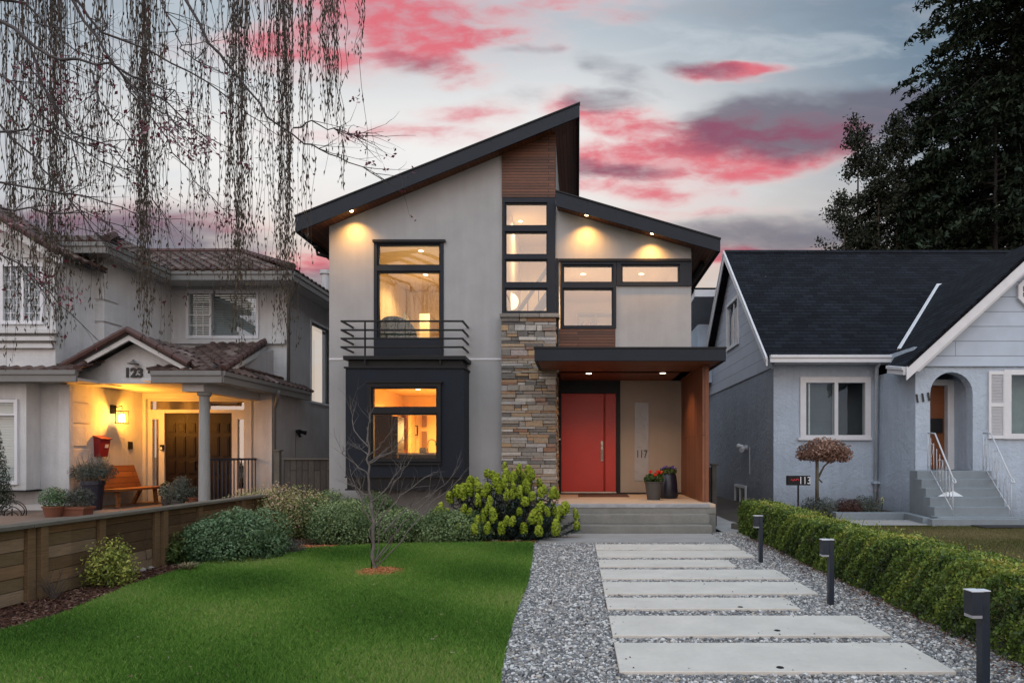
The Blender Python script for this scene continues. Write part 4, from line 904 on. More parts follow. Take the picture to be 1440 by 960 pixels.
# lower front, left part
Yl = 13.6
k = MB(); wl = rect(-30, 22, 560, 682, Yl-.35)
k.rects((-16, -10.85, PZt-.3, 3.1), [(wl[0]-.2, wl[1]+.1, wl[2]-.1, wl[3])], Yl, Yl+.2); k.box(-11.05, -10.85, Yl+.2, 16.0, PZt-.3, 3.1); k.build('wall', m_ls, lh)
k = MB(); bq = (wl[0]-.6, wl[1]+.22, wl[2]-.10, 3.0); k.rects(bq, [wl], Yl-.35, Yl-.15); k.box(bq[1]-.1, bq[1], Yl-.15, Yl, bq[2], bq[3]); k.build('bay', m_ls, lh, bevel=.01)
k = MB(); k.box(bq[0]-.04, bq[1]+.04, Yl-.42, Yl, bq[2]-.03, bq[2]-.002); k.build('bay_sill', m_black, lh)
wwin('window', (-32, 26, 561, 681), [(-28, 22, 584, 676), (-28, 21, 566, 581)], Yl-.36, lh, True, fm=m_white)
k = MB(); k.pbox(82, 97.5, 540, 720, Yl-.12, .12); k.build('pilaster', m_ls, lh, bevel=.01)
for i in range(4):
    z = 2.62-.5*i; wq = .62 if i % 2 == 0 else .5; k = MB(); k.box(-10.849, -10.82, Yl+.02, Yl+wq, z-.47, z-.03); k.build('quoin', m_ls, lh, bevel=.01)
k = MB(); k.box(-13, -10.80, Yl-.14, Yl-.001, .3, .42); k.build('plinth', m_trim, lh)
roof_face([(-16, 12.95, 3.15), (-10.15, 12.95, 3.15), (-10.15, 14.35, 3.72), (-16, 14.35, 3.72)], lh)
gutter([(-16, 12.92, 3.12), (-10.12, 12.92, 3.12)], lh, .15)
k = MB(); k.box(-16, -10.2, 13.0, 14.3, 2.98, 3.03); k.build('soffit', m_trim, lh)
ridge((-16, 14.3, 3.74), (-10.2, 14.3, 3.74), lh, .07); ridge((-10.15, 12.95, 3.18), (-10.6, 14.3, 3.74), lh, .07)
# porch gable with the number
Yg = 13.62; gx_, gz = PX(182, Yg-.3), PZ(467, Yg-.3)
def gzf(x): return gz-.56*abs(x-gx_)
k = MB(); k.prism([(-10.7, 2.98), (-8.35, 2.98), (-8.35, gzf(-8.35)-.12), (gx_, gz-.12), (-10.7, gzf(-10.7)-.12)], Yg, Yg+.14); k.build('gable_wall', m_ls, lh)
xl_, xr_ = gx_-1.3, gx_+1.28
roof_face([(xr_, Yg-.35, gzf(xr_)), (xr_, 16.7, gzf(xr_)), (gx_, 16.7, gz), (gx_, Yg-.35, gz)], lh); roof_face([(xl_, 16.7, gzf(xl_)), (xl_, Yg-.35, gzf(xl_)), (gx_, Yg-.35, gz), (gx_, 16.7, gz)], lh)
ridge((xr_, Yg-.36, gzf(xr_)+.02), (gx_, Yg-.36, gz+.02), lh, .075); ridge((xl_, Yg-.36, gzf(xl_)+.02), (gx_, Yg-.36, gz+.02), lh, .075)
k = MB(); k.prism([(xl_, gzf(xl_)-.03), (gx_, gz-.03), (xr_, gzf(xr_)-.03), (xr_, gzf(xr_)-.15), (gx_, gz-.17), (xl_, gzf(xl_)-.15)], Yg-.32, Yg-.27); k.build('rake_board', m_trim, lh)
text('house_number', '123', .27, m_num, (PX(188, Yg-.02), Yg-.02, PZ(524.5, Yg)), lh, .02, .010)
k = MB(); k.lathe([(.0, .05), (.03, .05), (.05, .02), (.11, 0), (.1, -.015), (0, -.01)], (PX(187, Yg-.12), Yg-.12, PZ(511, Yg-.1)), 16); k.tube([(PX(187, Yg-.12), Yg-.12, PZ(508, Yg-.1)), (PX(187, Yg), Yg, PZ(506, Yg))], .015, 6); k.build('number_light', m_gut, lh, smooth=True)
# porch roof to the right
roof_face([(-8.95, 13.3, 3.2), (-7.4, 13.3, 3.2), (-8.17, YU, 4.36), (-9.6, YU, 4.36)], lh)
ridge((-7.4, 13.3, 3.22), (-8.17, YU, 4.4), lh, .09)
k = MB(); k.slab([(-7.42, 13.32, 3.16), (-8.19, YU, 4.30), (-8.19, YU, 4.14), (-7.42, 13.32, 3.10)], .05); k.build('rake_board', m_trim, lh)
k = MB(); k.xprism([(14.2, 3.2), (YU, 3.2), (YU, 4.2), (14.2, 3.4)], -8.2, -7.95) ; k.build('gable_wall', m_ls_shade, lh)
roof_face([(-7.36, 13.3, 3.18), (-7.36, 17.6, 3.18), (-7.72, 17.6, 3.42), (-7.72, 13.6, 3.42)], lh)
ridge((-7.72, 13.7, 3.42), (-7.72, 17.6, 3.42), lh, .05)
gutter([(-8.85, 13.28, 3.15), (-7.38, 13.28, 3.15), (-7.38, 17.6, 3.15)], lh, .16)
k = MB(); k.box(-10.84, -7.44, 13.77, 16.6, 3.0, 3.06); k.box(-9.1, -7.44, 13.33, 13.77, 3.0, 3.06); k.box(XS, -7.44, 16.6, 17.6, 3.0, 3.06); k.build('porch_ceiling', m_trim, lh)
k = MB(); k.box(-8.35, -7.9, 13.5, 13.76, 2.8, 2.999); k.box(-8.12, -7.9, 13.76, 16, 2.8, 2.999); k.build('porch_beam', m_trim, lh)
# entrance wall, doors
Ye = 16.0
op = rect(207, 346, 561, 705, Ye)
k = MB(); k.rects((-10.85, XS-.2, PZt-.2, 3.05), [(op[0], op[1], PZt, op[3])], Ye, Ye+.2); k.build('wall', m_ls, lh)
k = MB(); k.box(-8.05, XS+.0, Ye-.12, Ye-.001, PZt-.2, 3.0); k.build('corner_pilaster', m_ls, lh)
k = MB(); oc = (op[0]-.2, op[1]+.16, PZt-.2, op[3]+.22); k.rects(oc, [(op[0], op[1], PZt-.21, op[3])], Ye-.06, Ye-.001); k.build('door_casing', m_trim, lh, bevel=.008)
m_ld = plain('dark_door', (.008, .0045, .004), .55, .1, 2, 80, .05, spec=.25)
k = MB(); zt_ = PZ(578.5, Ye); k.rects((op[0], op[1], PZt, op[3]), [(op[0]+.06, op[1]-.06, zt_+.05, op[3]-.05), (PX(230, Ye), PX(325, Ye), PZt, zt_-.03), (PX(213, Ye), PX(222, Ye), .62, PZ(589, Ye)), (PX(333, Ye), PX(342, Ye), .62, PZ(589, Ye))], Ye+.03, Ye+.12); k.build('door_frame', m_trim, lh, bevel=.006)
k = MB(); k.box(op[0]+.06, op[1]-.06, Ye+.08, Ye+.09, zt_+.05, op[3]-.05); k.box(PX(213, Ye), PX(222, Ye), Ye+.08, Ye+.09, .62, PZ(589, Ye)); k.box(PX(333, Ye), PX(342, Ye), Ye+.08, Ye+.09, .62, PZ(589, Ye)); k.build('pane', glass('leaded_glass', .35, (1,.9,.8)), lh)
k = MB(); k.box(op[0]-.1, op[1]+.1, Ye+.5, Ye+.55, PZt, op[3]+.1); k.build('room_wall', plain('dim_hall', (.06,.035,.02), .9), lh)
dx0, dx1 = PX(230.3, Ye), PX(324.7, Ye); dm = (dx0+dx1)/2
for j, (a, b_) in enumerate(((dx0, dm-.006), (dm+.006, dx1))):
    k = MB(); k.box(a, b_, Ye+.07, Ye+.11, PZt+.02, zt_-.035); dd = k.build('door', m_ld, lh)
    ww = (b_-a-.30)/3; k = MB()
    for c_ in range(3):
        xx = a+.075+c_*(ww+.075)
        for (z0, z1) in ((2.02, 2.26), (1.42, 1.92), (.98, 1.32), (.45, .88)): k.box(xx, xx+ww, Ye+.052, Ye+.072, z0, z1); k.box(xx+.03, xx+ww-.03, Ye+.043, Ye+.053, z0+.03, z1-.03)
    k.build('door_panels', m_ld, dd, bevel=.008)
    if j == 0: k = MB(); k.tube([(b_-.06, Ye+.06, 1.3), (b_-.06, Ye+.0, 1.28), (b_-.06, Ye+.0, 1.12), (b_-.06, Ye+.06, 1.1)], .014, 8); k.build('handle', m_black, dd)
k = MB(); k.pbox(224.5, 228.5, 625, 633, Ye-.03, .06); k.build('door_bell', m_black, lh); k = MB(); k.pbox(225.2, 227.8, 628.5, 632, Ye-.036, .005); k.build('bell_plate', m_white, lh)
k = MB(); k.tube([(-8., 13.7, PZt), (-8., 13.7, 2.72)], [.115, .10], 20, cap=False); k.lathe([(.15, 0), (.15, .08), (.118, .1)], (-8, 13.7, PZt), 20); k.lathe([(.10, 0), (.14, .04), (.145, .10)], (-8, 13.7, 2.7), 20); k.build('porch_column', plain('column_grey', (.24,.25,.25), .7, .1), lh, smooth=False)
rl = MB(); rl.bar((-8, 13.8, 1.36), (-8, 15.9, 1.36), .05, .05); rl.bar((-8, 13.8, .45), (-8, 15.9, .45), .035, .035)
for i in range(13): yy = 13.9+i*.163; rl.bar((-8, yy, .45), (-8, yy, 1.34), .02, .02)
rl.build('porch_railing', plain('dark_blue_rail', (.02,.022,.035), .5), lh)
# things at the left house
ln = thing('wall_lantern', 'lit glass wall lantern glowing orange beside the left house entrance', 'lamp', (-10.83, 14.9, 2.44))
k = MB(); k.box(-10.848, -10.80, 14.83, 14.97, 2.42, 2.62); k.tube([(-10.8, 14.9, 2.56), (-10.62, 14.9, 2.6), (-10.62, 14.9, 2.52)], .012, 6); k.build('bracket', m_black, ln)
k = MB(); q_ = .085; zb_ = 2.2
for sx_ in (-1, 1):
    for sy_ in (-1, 1): k.bar((-10.62+sx_*q_, 14.9+sy_*q_, zb_), (-10.62+sx_*q_, 14.9+sy_*q_, zb_+.27), .012, .012)
k.box(-10.62-.1, -10.62+.1, 14.8, 15.0, zb_+.272, zb_+.29); k.box(-10.62-.1, -10.62+.1, 14.8, 15.0, zb_-.015, zb_); k.build('cage', m_black, ln)
k = MB(); k.lathe([(.01, .02), (.06, .03), (.065, .12), (.05, .2), (.01, .22)], (-10.62, 14.9, zb_), 12); k.build('bulb', emit('lantern_bulb', (1., .62, .2), 26), ln, smooth=True)
lamp('lantern_lamp', 'POINT', (-10.50, 14.9, zb_+.12), 150, (1., .37, .035), .07, ln)
mbx = thing('wall_mailbox', 'red wall mailbox with a small white label under the lantern of the left house', 'mailbox', (-10.8, 14.5, 1.66))
m_rb = plain('mailbox_red', (.20, .012, .022), .45, .1)
k = MB(); k.add([(-10.85,14.34,1.42),(-10.74,14.34,1.42),(-10.74,14.62,1.42),(-10.85,14.62,1.42),(-10.85,14.32,1.87),(-10.69,14.32,1.81),(-10.69,14.64,1.81),(-10.85,14.64,1.87)], [(0,3,2,1),(4,5,6,7),(0,1,5,4),(1,2,6,5),(2,3,7,6),(3,0,4,7)]); k.build('body', m_rb, mbx, bevel=.008)
k = MB(); k.slab([(-10.86,14.30,1.90),(-10.66,14.30,1.83),(-10.66,14.66,1.83),(-10.86,14.66,1.90)], .018); k.build('lid', m_rb, mbx, bevel=.004)
k = MB(); k.slab([(-10.705,14.48,1.62),(-10.705,14.58,1.62),(-10.69,14.58,1.70),(-10.69,14.48,1.70)], .006); k.build('label', m_white, mbx)
k = MB(); k.box(-10.849, -10.80, 15.42, 15.52, 1.60, 1.78); tag(k.build('intercom_box', m_black), 'small dark intercom box on the wall left of the double doors', 'intercom')
bn = thing('wooden_bench', 'orange-brown wooden bench with sloped back against the left porch wall', 'bench', (-10.4, 14.6, PZt))
m_bn = boards('bench_wood', (.30, .115, .035), (.22, .08, .026), 2., .14, .5)
k = MB(); k.box(-10.5, -9.95, 13.9, 15.5, PZt+.36, PZt+.41); k.build('seat', m_bn, bn, bevel=.006)
k = MB(); k.slab([(-10.52, 13.92, PZt+.42), (-10.52, 15.42, PZt+.42), (-10.70, 15.42, PZt+.92), (-10.70, 13.92, PZt+.92)], .04); k.build('backrest', m_bn, bn, bevel=.006)
for yy in (14.05, 15.3):
    k = MB(); k.bar((-10.02, yy-.1, PZt), (-10.12, yy, PZt+.36), .05, .09); k.build('leg', m_bn, bn); k = MB(); k.bar((-10.6, yy-.05, PZt), (-10.45, yy, PZt+.36), .05, .09); k.build('leg', m_bn, bn)
fl = thing('security_light', 'small dark security floodlight on the side wall of the left house', 'light', (XS, 17.3, 2.08))
k = MB(); k.box(XS+.001, XS+.04, 17.22, 17.38, 2.05, 2.12); k.tube([(XS+.04, 17.2, 2.1), (XS+.16, 17.1, 2.08)], [.04, .065], 10); k.tube([(XS+.04, 17.4, 2.1), (XS+.16, 17.5, 2.06)], [.04, .06], 10); k.tube([(XS+.04, 17.3, 2.05), (XS+.10, 17.28, 1.95)], [.03, .035], 8); k.build('lamp_head', m_black, fl)
k = MB(); k.tube([(XS+.008, 17.2, 2.05), (XS+.008, 17.2, 1.25)], .006, 5); k.build('conduit', m_gut, fl)
# stray stones, leaves and small weeds
x, y = scatter([(r_[0], r_[2]) for r_ in slab_rects[:1]]+[(.3, 4), (2.4, 4), (2.4, 10)], 10)
sp2 = []
for i in range(130):
    s_ = slab_rects[rng.integers(0, 9)]; e = rng.integers(0, 4); px_, py_ = rng.uniform(s_[0], s_[1]), rng.uniform(s_[2], s_[3]); o = abs(rng.normal(0, .05))+.01
    if e == 0: px_ = s_[0]+o
    elif e == 1: px_ = s_[1]-o
    elif e == 2: py_ = s_[2]+min(o, .15)
    else: py_ = s_[3]-min(o, .15)
    sp2.append((px_, py_))
sp2 = np.array(sp2); tag(pebbles('stray_gravel', sp2[:, 0], sp2[:, 1], np.full(len(sp2), .041), rng.uniform(.004, .009, len(sp2)), m_peb), 'a few stray pebbles lying on the concrete slabs', 'gravel', kind='stuff')
x, y = scatter(lawn_poly, 420, 4.0, 10.4)
chips('lawn_litter', x, y, .035+rng.uniform(0, .012, len(x)), .011, tinted('dead_leaf', [(0, (.10,.06,.03)), (.6, (.26,.20,.11)), (1, (.42,.38,.28))], .9, .2), 'scattered dead leaf bits and pale specks in the lawn')
# ================================================================ right neighbour: pale blue cottage
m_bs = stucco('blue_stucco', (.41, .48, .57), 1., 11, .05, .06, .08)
m_bs_shade = stucco('blue_stucco_shaded', (.29, .315, .36), 1., 13, .05, .06, .08)  # darkened copy of the front stucco: side-wall shade worked into the colour
def siding(name, col, bh=.36, bw=1.1):
    m, t, b = material(name); v = uvnode(t)
    br = tn(t, 'ShaderNodeTexBrick'); t.links.new(v, br.inputs['Vector']); br.offset = .43; br.inputs['Scale'].default_value = 1
    br.inputs['Brick Width'].default_value = bw; br.inputs['Row Height'].default_value = bh; br.inputs['Mortar Size'].default_value = .007; br.inputs['Mortar Smooth'].default_value = .1
    br.inputs['Color1'].default_value = (*col, 1); br.inputs['Color2'].default_value = (*[c*.93 for c in col], 1); br.inputs['Mortar'].default_value = (*[c*.42 for c in col], 1)
    t.links.new(mix(t, 1., br.outputs[0], tmr(t, tnoise(t, v, 2, 5, .6), .3, .7, .93, 1.05), 'MULTIPLY'), b.inputs['Base Color']); b.inputs['Roughness'].default_value = .7
    sx = tn(t, 'ShaderNodeSeparateXYZ'); t.links.new(v, sx.inputs[0]); md = tn(t, 'ShaderNodeMath', operation='FRACT'); dv = tn(t, 'ShaderNodeMath', operation='DIVIDE'); t.links.new(sx.outputs[1], dv.inputs[0]); dv.inputs[1].default_value = bh; t.links.new(dv.outputs[0], md.inputs[0])
    h = mix(t, .7, tmr(t, br.outputs['Fac'], 0, 1, 1, 0), tmr(t, md.outputs[0], 0, 1, 1, 0)); bump(t, b, h, .7, .02); return m
m_sid = siding('blue_siding', (.43, .50, .595), .34, 2.9); m_sid_shade = siding('blue_siding_shaded', (.40, .43, .49), .34, 9)  # second siding is a darker copy, shade of the side gable painted in
def shingle():
    m, t, b = material('asphalt_shingle'); v = uvnode(t); br = tn(t, 'ShaderNodeTexBrick'); t.links.new(v, br.inputs['Vector']); br.offset = .5; br.inputs['Scale'].default_value = 1
    br.inputs['Brick Width'].default_value = .31; br.inputs['Row Height'].default_value = .17; br.inputs['Mortar Size'].default_value = .007; br.inputs['Mortar Smooth'].default_value = .4; br.inputs['Bias'].default_value = -.1
    br.inputs['Color1'].default_value = (.0045,.0055,.0085,1); br.inputs['Color2'].default_value = (.0105,.0125,.018,1); br.inputs['Mortar'].default_value = (.0015,.0018,.003,1)
    n = tnoise(t, v, 120, 3, .7); n2 = tnoise(t, v, .8, 4, .6)
    c = mix(t, 1., mix(t, 1., br.outputs[0], tmr(t, n, .3, .7, .6, 1.5), 'MULTIPLY'), tmr(t, n2, .3, .7, .7, 1.35), 'MULTIPLY'); t.links.new(c, b.inputs['Base Color']); b.inputs['Roughness'].default_value = .95; b.inputs['Specular IOR Level'].default_value = .15
    sx = tn(t, 'ShaderNodeSeparateXYZ'); t.links.new(v, sx.inputs[0]); dv = tn(t, 'ShaderNodeMath', operation='DIVIDE'); t.links.new(sx.outputs[1], dv.inputs[0]); dv.inputs[1].default_value = .17; fr_ = tn(t, 'ShaderNodeMath', operation='FRACT'); t.links.new(dv.outputs[0], fr_.inputs[0])
    t.links.new(mix(t, 1., c, tmr(t, fr_.outputs[0], 0., .3, .35, 1.12), 'MULTIPLY'), b.inputs['Base Color']); bump(t, b, mix(t, .6, tmr(t, fr_.outputs[0], 0, 1, 1, 0), tmr(t, br.outputs['Fac'], 0, 1, 1, 0)), 1., .03); return m
m_shin = shingle()
m_step = plain('painted_step', (.19, .225, .25), .7, .12, 3, 50, .15)
ct_ = thing('blue_cottage', 'pale blue stucco cottage with steep dark shingle roof and white trim on the right', 'house', (8, 16.67, 0))
RX = 5.09; YR = 16.67; RYr = 20.9; RZr = 8.12; EYf = 16.2; EZf = 3.97; sl = (RZr-EZf)/(RYr-EYf)
BY = 25.1
zr = lambda y: RZr-sl*abs(y-RYr)
# side gable wall facing the modern house
k = MB(); k.box(RX, RX+.2, YR, BY, -.3, 3.76); k.build('side_wall', m_bs_shade, ct_)
uw = (20.2, 21.6, 5.05, 6.42)
k = MB()
def yzpoly(mb, pts, x): mb.add([(x, a, b_) for a, b_ in pts], [tuple(range(len(pts)))[::-1]])
zrw = lambda y: zr(y)-.12
bnd = 3.762; 
yzpoly(k, [(YR, bnd), (uw[0], bnd), (uw[0], zrw(uw[0])), (YR, zrw(YR))], RX-.03)
yzpoly(k, [(uw[0], bnd), (uw[1], bnd), (uw[1], uw[2]), (uw[0], uw[2])], RX-.03)
yzpoly(k, [(uw[0], uw[3]), (uw[1], uw[3]), (uw[1], zrw(uw[1])), (RYr, zrw(RYr)), (uw[0], zrw(uw[0]))], RX-.03)
yzpoly(k, [(uw[1], bnd), (BY, bnd), (BY, zrw(BY)), (uw[1], zrw(uw[1]))], RX-.03)
k.box(RX-.03, RX+.1, YR, BY, 3.745, 3.76); k.build('side_siding', m_sid_shade, ct_)
k = MB(); k.box(RX-.04, RX+.0, YR-.01, YR+.09, 3.7, zrw(YR)); k.build('corner_board', m_bs, ct_)
k = MB()
for (a, b_, c_, d_) in ((uw[0]-.1, uw[0], uw[2]-.1, uw[3]+.1), (uw[1], uw[1]+.1, uw[2]-.1, uw[3]+.1), (uw[0], uw[1], uw[2]-.1, uw[2]), (uw[0], uw[1], uw[3], uw[3]+.1)): k.box(RX-.08, RX+.04, a, b_, c_, d_)
k.box(RX-.02, RX+.02, 20.85, 20.92, uw[2], uw[3]); uf = k.build('gable_window', m_white, ct_); MB().box(RX, RX+.01, uw[0], uw[1], uw[2], uw[3]).build('pane', m_glass_b, uf)
MB().box(RX+.6, RX+.65, 19.5, 22.3, 4.5, 6.9).build('room_wall', plain('dim_attic', (.12,.13,.15), .9), ct_)
# basement window
k = MB(); bw_ = (19.4, 20.6, .02, .45)
for (a, b_, c_, d_) in ((bw_[0]-.08, bw_[0], 0, .53), (bw_[1], bw_[1]+.08, 0, .53), (bw_[0], bw_[1], .45, .53), (19.97, 20.03, 0, .45)): k.box(RX-.05, RX+.03, a, b_, c_, d_)
bf = k.build('basement_window', m_white, ct_); MB().box(RX-.012, RX-.002, *bw_).build('pane', plain('dark_pane', (.02,.022,.026), .15), bf)
# front wall and main roof
wf = rect(1128, 1221, 533, 614, YR)
k = MB(); k.rects((RX+.2, 7.8, -.3, 4.0), [wf], YR, YR+.2); k.box(RX, RX+.2, YR-.001, YR, -.3, 4.0); k.build('wall', m_bs, ct_)
fw = wwin('window', (1125, 1224, 530, 617), [(1133, 1173, 538, 611.5), (1178, 1216, 538, 611.5)], YR-.02, ct_, False, depth=.14, gm=m_glass_c)
k = MB(); k.pbox(1137, 1139, 538, 611, YR+.03, .02); k.build('sash', m_white, fw)
k = MB(); z = wf[2]+.03; 
while z < wf[3]: k.add([(wf[0], YR+.14, z), (PX(1172, YR), YR+.14, z), (PX(1172, YR), YR+.165, z+.03), (wf[0], YR+.165, z+.03)], [(0,1,2,3)]); z += .033
k.build('blind', plain('grey_blind', (.15,.175,.20), .7), fw)
MB().box(wf[0]-.3, wf[1]+.3, YR+.9, YR+.95, wf[2]-.5, wf[3]+.3).build('room_wall', plain('dim_front_room', (.10,.11,.12), .9), ct_)
k = MB(); k.pbox(1123, 1226, 615, 618.5, YR-.08, .08); k.build('window_sill', m_white, ct_)
def rplane(x, y):   # chart point onto the front slope of the main roof
    d = Vector(((x-VX)/F, 1, -(y-VY)/F)); o = Vector((0, 0, EYE)); n = Vector((0, -sl, 1)); p0 = Vector((0, RYr, RZr)); t = (p0-o).dot(n)/d.dot(n); return o+d*t
XL = RX-.30
k = MB(); v1 = rplane(1262, 497); v2 = rplane(1325, 398); v3 = rplane(1421, 352.3)
k.slab([(XL, EYf, EZf), (9.5, EYf, EZf), (22, RYr-1.5, zr(RYr-1.5)), (22, RYr, RZr), (XL, RYr, RZr)], .10)
k.slab([(XL, RYr, RZr), (22, RYr, RZr), (22, 26.3, zr(26.3)), (XL, 26.3, zr(26.3))], .10); k.build('roof', m_shin, ct_)
k = MB(); n_ = 60
for i in range(n_): xx = XL+(16)*i/n_; k.slab([(xx, RYr-.16, RZr-.11), (xx+.26, RYr-.16, RZr-.11), (xx+.26, RYr, RZr+.03), (xx, RYr, RZr+.03)], .015)
k.build('ridge_cap', m_shin, ct_)
# rake boards of the side gable
k = MB()
for (ya, yb) in ((EYf-.02, RYr), (26.3, RYr)):
    za, zb = zr(ya)-.02, zr(yb)-.02; k.xprism([(ya, za), (yb, zb), (yb, zb-.27), (ya, za-.22)], XL-.035, XL)
    k.xprism([(ya, za+.02), (yb, zb+.02), (yb, zb-.06), (ya, za-.05)], XL-.06, XL-.036)
k.build('rake_board', m_white, ct_)
k = MB(); k.slab([(XL, EYf+.05, zr(EYf+.05)-.105), (XL, RYr, RZr-.105), (RX, RYr, RZr-.105), (RX, EYf+.05, zr(EYf+.05)-.105)], .02); k.slab([(XL, RYr, RZr-.105), (XL, 26.2, zr(26.2)-.105), (RX, 26.2, zr(26.2)-.105), (RX, RYr, RZr-.105)], .02); k.build('soffit', m_sid_shade, ct_)
# rear dormer seen past the gable
k = MB(); k.box(XL-.55+.3, XL+3, 24.2, 29.5, 4.2, 6.4); k.build('dormer_wall', m_bs, ct_)
da, db = P(976, 440, 30), P(1011, 400, 24)
k = MB(); k.xprism([(23.0, 7.15), (30.0, 6.62), (30.0, 6.86), (23.0, 7.4)], XL-.6, XL+3.5); k.build('dormer_roof', m_white, ct_); k = MB(); k.xprism([(23.0, 7.41), (30.05, 6.87), (30.05, 6.93), (23.0, 7.47)], XL-.65, XL+3.5); k.build('dormer_roofing', m_shin, ct_)
gutter([(RX-.25, EYf-.06, EZf-.03), (PX(1262, 15.9), EYf-.06, EZf-.03)], ct_, .12, .12, m_white)
k = MB(); k.box(RX-.0, 9, EYf, YR, EZf-.17, EZf-.13); k.build('soffit', m_white, ct_)
# projecting front gable
YG = 14.8; GX = 7.8; RK = YG-.35
GZ = lambda x: PZ(515, RK)+(x-PX(1275, RK))*.915
PKX = 10.70; PKZ = 6.51
ar = rect(1308, 1368, 523, 661, YG); ax_c = (ar[0]+ar[1])/2; ar_r = (ar[1]-ar[0])/2; az = ar[3]-ar_r
gw = rect(1416, 1520, 525, 613, YG)
k = MB(); zf = PZ(514, YG)
# front wall with arch and window, built as strips
k.rects((GX, PKX*2-GX, -.2, zf), [(ar[0], ar[1], ar[2], ar[3]), gw], YG, YG+.25)
for i in range(12):
    a0, a1 = pi*i/12, pi*(i+1)/12; p0 = (ax_c+ar_r*cos(a0), az+ar_r*sin(a0)); p1 = (ax_c+ar_r*cos(a1), az+ar_r*sin(a1))
    k.prism([p0, (p0[0], ar[3]+.0), (p1[0], ar[3]+.0), p1], YG, YG+.25)
k.box(GX, GX+.2, YG+.25, YR, -.2, zf); k.build('wall', m_bs, ct_)
k = MB(); k.prism([(GX-.0, zf), (PKX*2-GX, zf), (PKX, GZ(PKX)-.1), (GX+.02, GZ(GX)-.1)], YG-.04, YG+.1); k.build('gable_siding', m_sid, ct_)
k = MB(); k.box(GX, PKX*2-GX, YG-.06, YG, zf-.02, zf+.015); k.build('siding_trim', m_sid, ct_)
xg0 = PX(1274, RK); px1 = PKX
k = MB(); k.prism([(xg0, GZ(xg0)-.0), (px1, GZ(px1)), (px1, GZ(px1)-.30), (xg0, GZ(xg0)-.30)], RK-.04, RK); k.build('rake_board', m_white, ct_)
k = MB(); k.prism([(xg0+.02, GZ(xg0)-.06), (px1, GZ(px1)-.06), (px1, GZ(px1)-.36), (xg0+.3, GZ(xg0)-.1)], RK, YG-.05); k.build('soffit', m_white, ct_)
g0 = Vector((xg0, RK-.05, GZ(xg0)+.03)); g1 = Vector((PKX, RK-.05, GZ(PKX)+.03)); Yb = RYr-(RZr-g1.z)/sl
w0 = rplane(1245, 517)+Vector((-.05, -.25, -.02)); v1u = v1+Vector((0, -.02, .05)); rb_ = Vector((PKX, Yb+.03, g1.z))
mir = lambda p: Vector((2*PKX-p[0], p[1], p[2]))
k = MB(); k.add([g0, g1, rb_, v1u, w0], [(0, 1, 2, 3, 4)]); k.add([mir(g0), g1, rb_, mir(v1u), mir(w0)], [(4, 3, 2, 1, 0)])
rfo = k.build('gable_roof', m_shin, ct_); so = rfo.modifiers.new('solid', 'SOLIDIFY'); so.thickness = .05; so.offset = -1
k = MB(); a_, b_ = mir((xg0, 0, GZ(xg0)))[0], 0
k.prism([(2*PKX-xg0, GZ(xg0)), (PKX, GZ(PKX)), (PKX, GZ(PKX)-.30), (2*PKX-xg0, GZ(xg0)-.30)], RK-.04, RK); k.build('rake_board', m_white, ct_)
k = MB()
for i in range(26):
    a = g0.lerp(g1, i/26); b_ = g0.lerp(g1, (i+1)/26)
    a = a+Vector((0, -.03, .0 if i % 2 else .012)); b_ = b_+Vector((0, -.03, .0)); k.add([a, b_, b_+Vector((0, 0, .05)), a+Vector((0, 0, .05)), a+Vector((0, .1, .06)), b_+Vector((0, .1, .06))], [(0, 1, 2, 3), (3, 2, 5, 4)])
k.build('shingle_edge', m_shin, ct_)
k = MB(); d_ = Vector((.12, 0, 0)); f1, f2 = rplane(1262, 495)+Vector((0,-.05,.09)), rb_+Vector((0,-.05,.06)); k.slab([f1, f1+d_, f2+d_, f2], .03); k.slab([f1-d_*.25, f1+d_*.1, f2+d_*.1, f2-d_*.25], .05); k.build('valley_flashing', m_white, ct_)
gutter([(w0.x+.0, w0.y, w0.z), (xg0-.02, RK+.02, GZ(xg0)-.03)], ct_, .12, .12, m_white)
downspout([(7.70, 16.3, 3.85), (7.70, 16.5, 3.7), (7.70, 16.58, .15)], ct_, .05, plain('pipe_paint', (.46,.52,.58), .6))
k = MB(); k.box(7.62, 7.79, 16.5, 16.66, .72, .78); k.build('pipe_clamp', m_bs, ct_)
# octagonal window
oc_ = P(1452, 411, YG-.05); k = MB(); n8 = 8
for i in range(n8):
    a0, a1 = pi/8+2*pi*i/8, pi/8+2*pi*(i+1)/8; k.prism([(oc_.x+.40*cos(a0), oc_.z+.40*sin(a0)), (oc_.x+.40*cos(a1), oc_.z+.40*sin(a1)), (oc_.x+.29*cos(a1), oc_.z+.29*sin(a1)), (oc_.x+.29*cos(a0), oc_.z+.29*sin(a0))], YG-.12, YG-.03)
for i in range(4): a0 = pi/4*i; k.bar((oc_.x-.3*cos(a0), YG-.08, oc_.z-.3*sin(a0)), (oc_.x+.3*cos(a0), YG-.08, oc_.z+.3*sin(a0)), .02, .02)
of_ = k.build('octagonal_window', m_white, ct_); k = MB(); k.prism([(oc_.x+.3*cos(pi/8+pi/4*i), oc_.z+.3*sin(pi/8+pi/4*i)) for i in range(8)], YG-.065, YG-.055); k.build('pane', plain('dark_pane2', (.03,.035,.04), .1), of_)
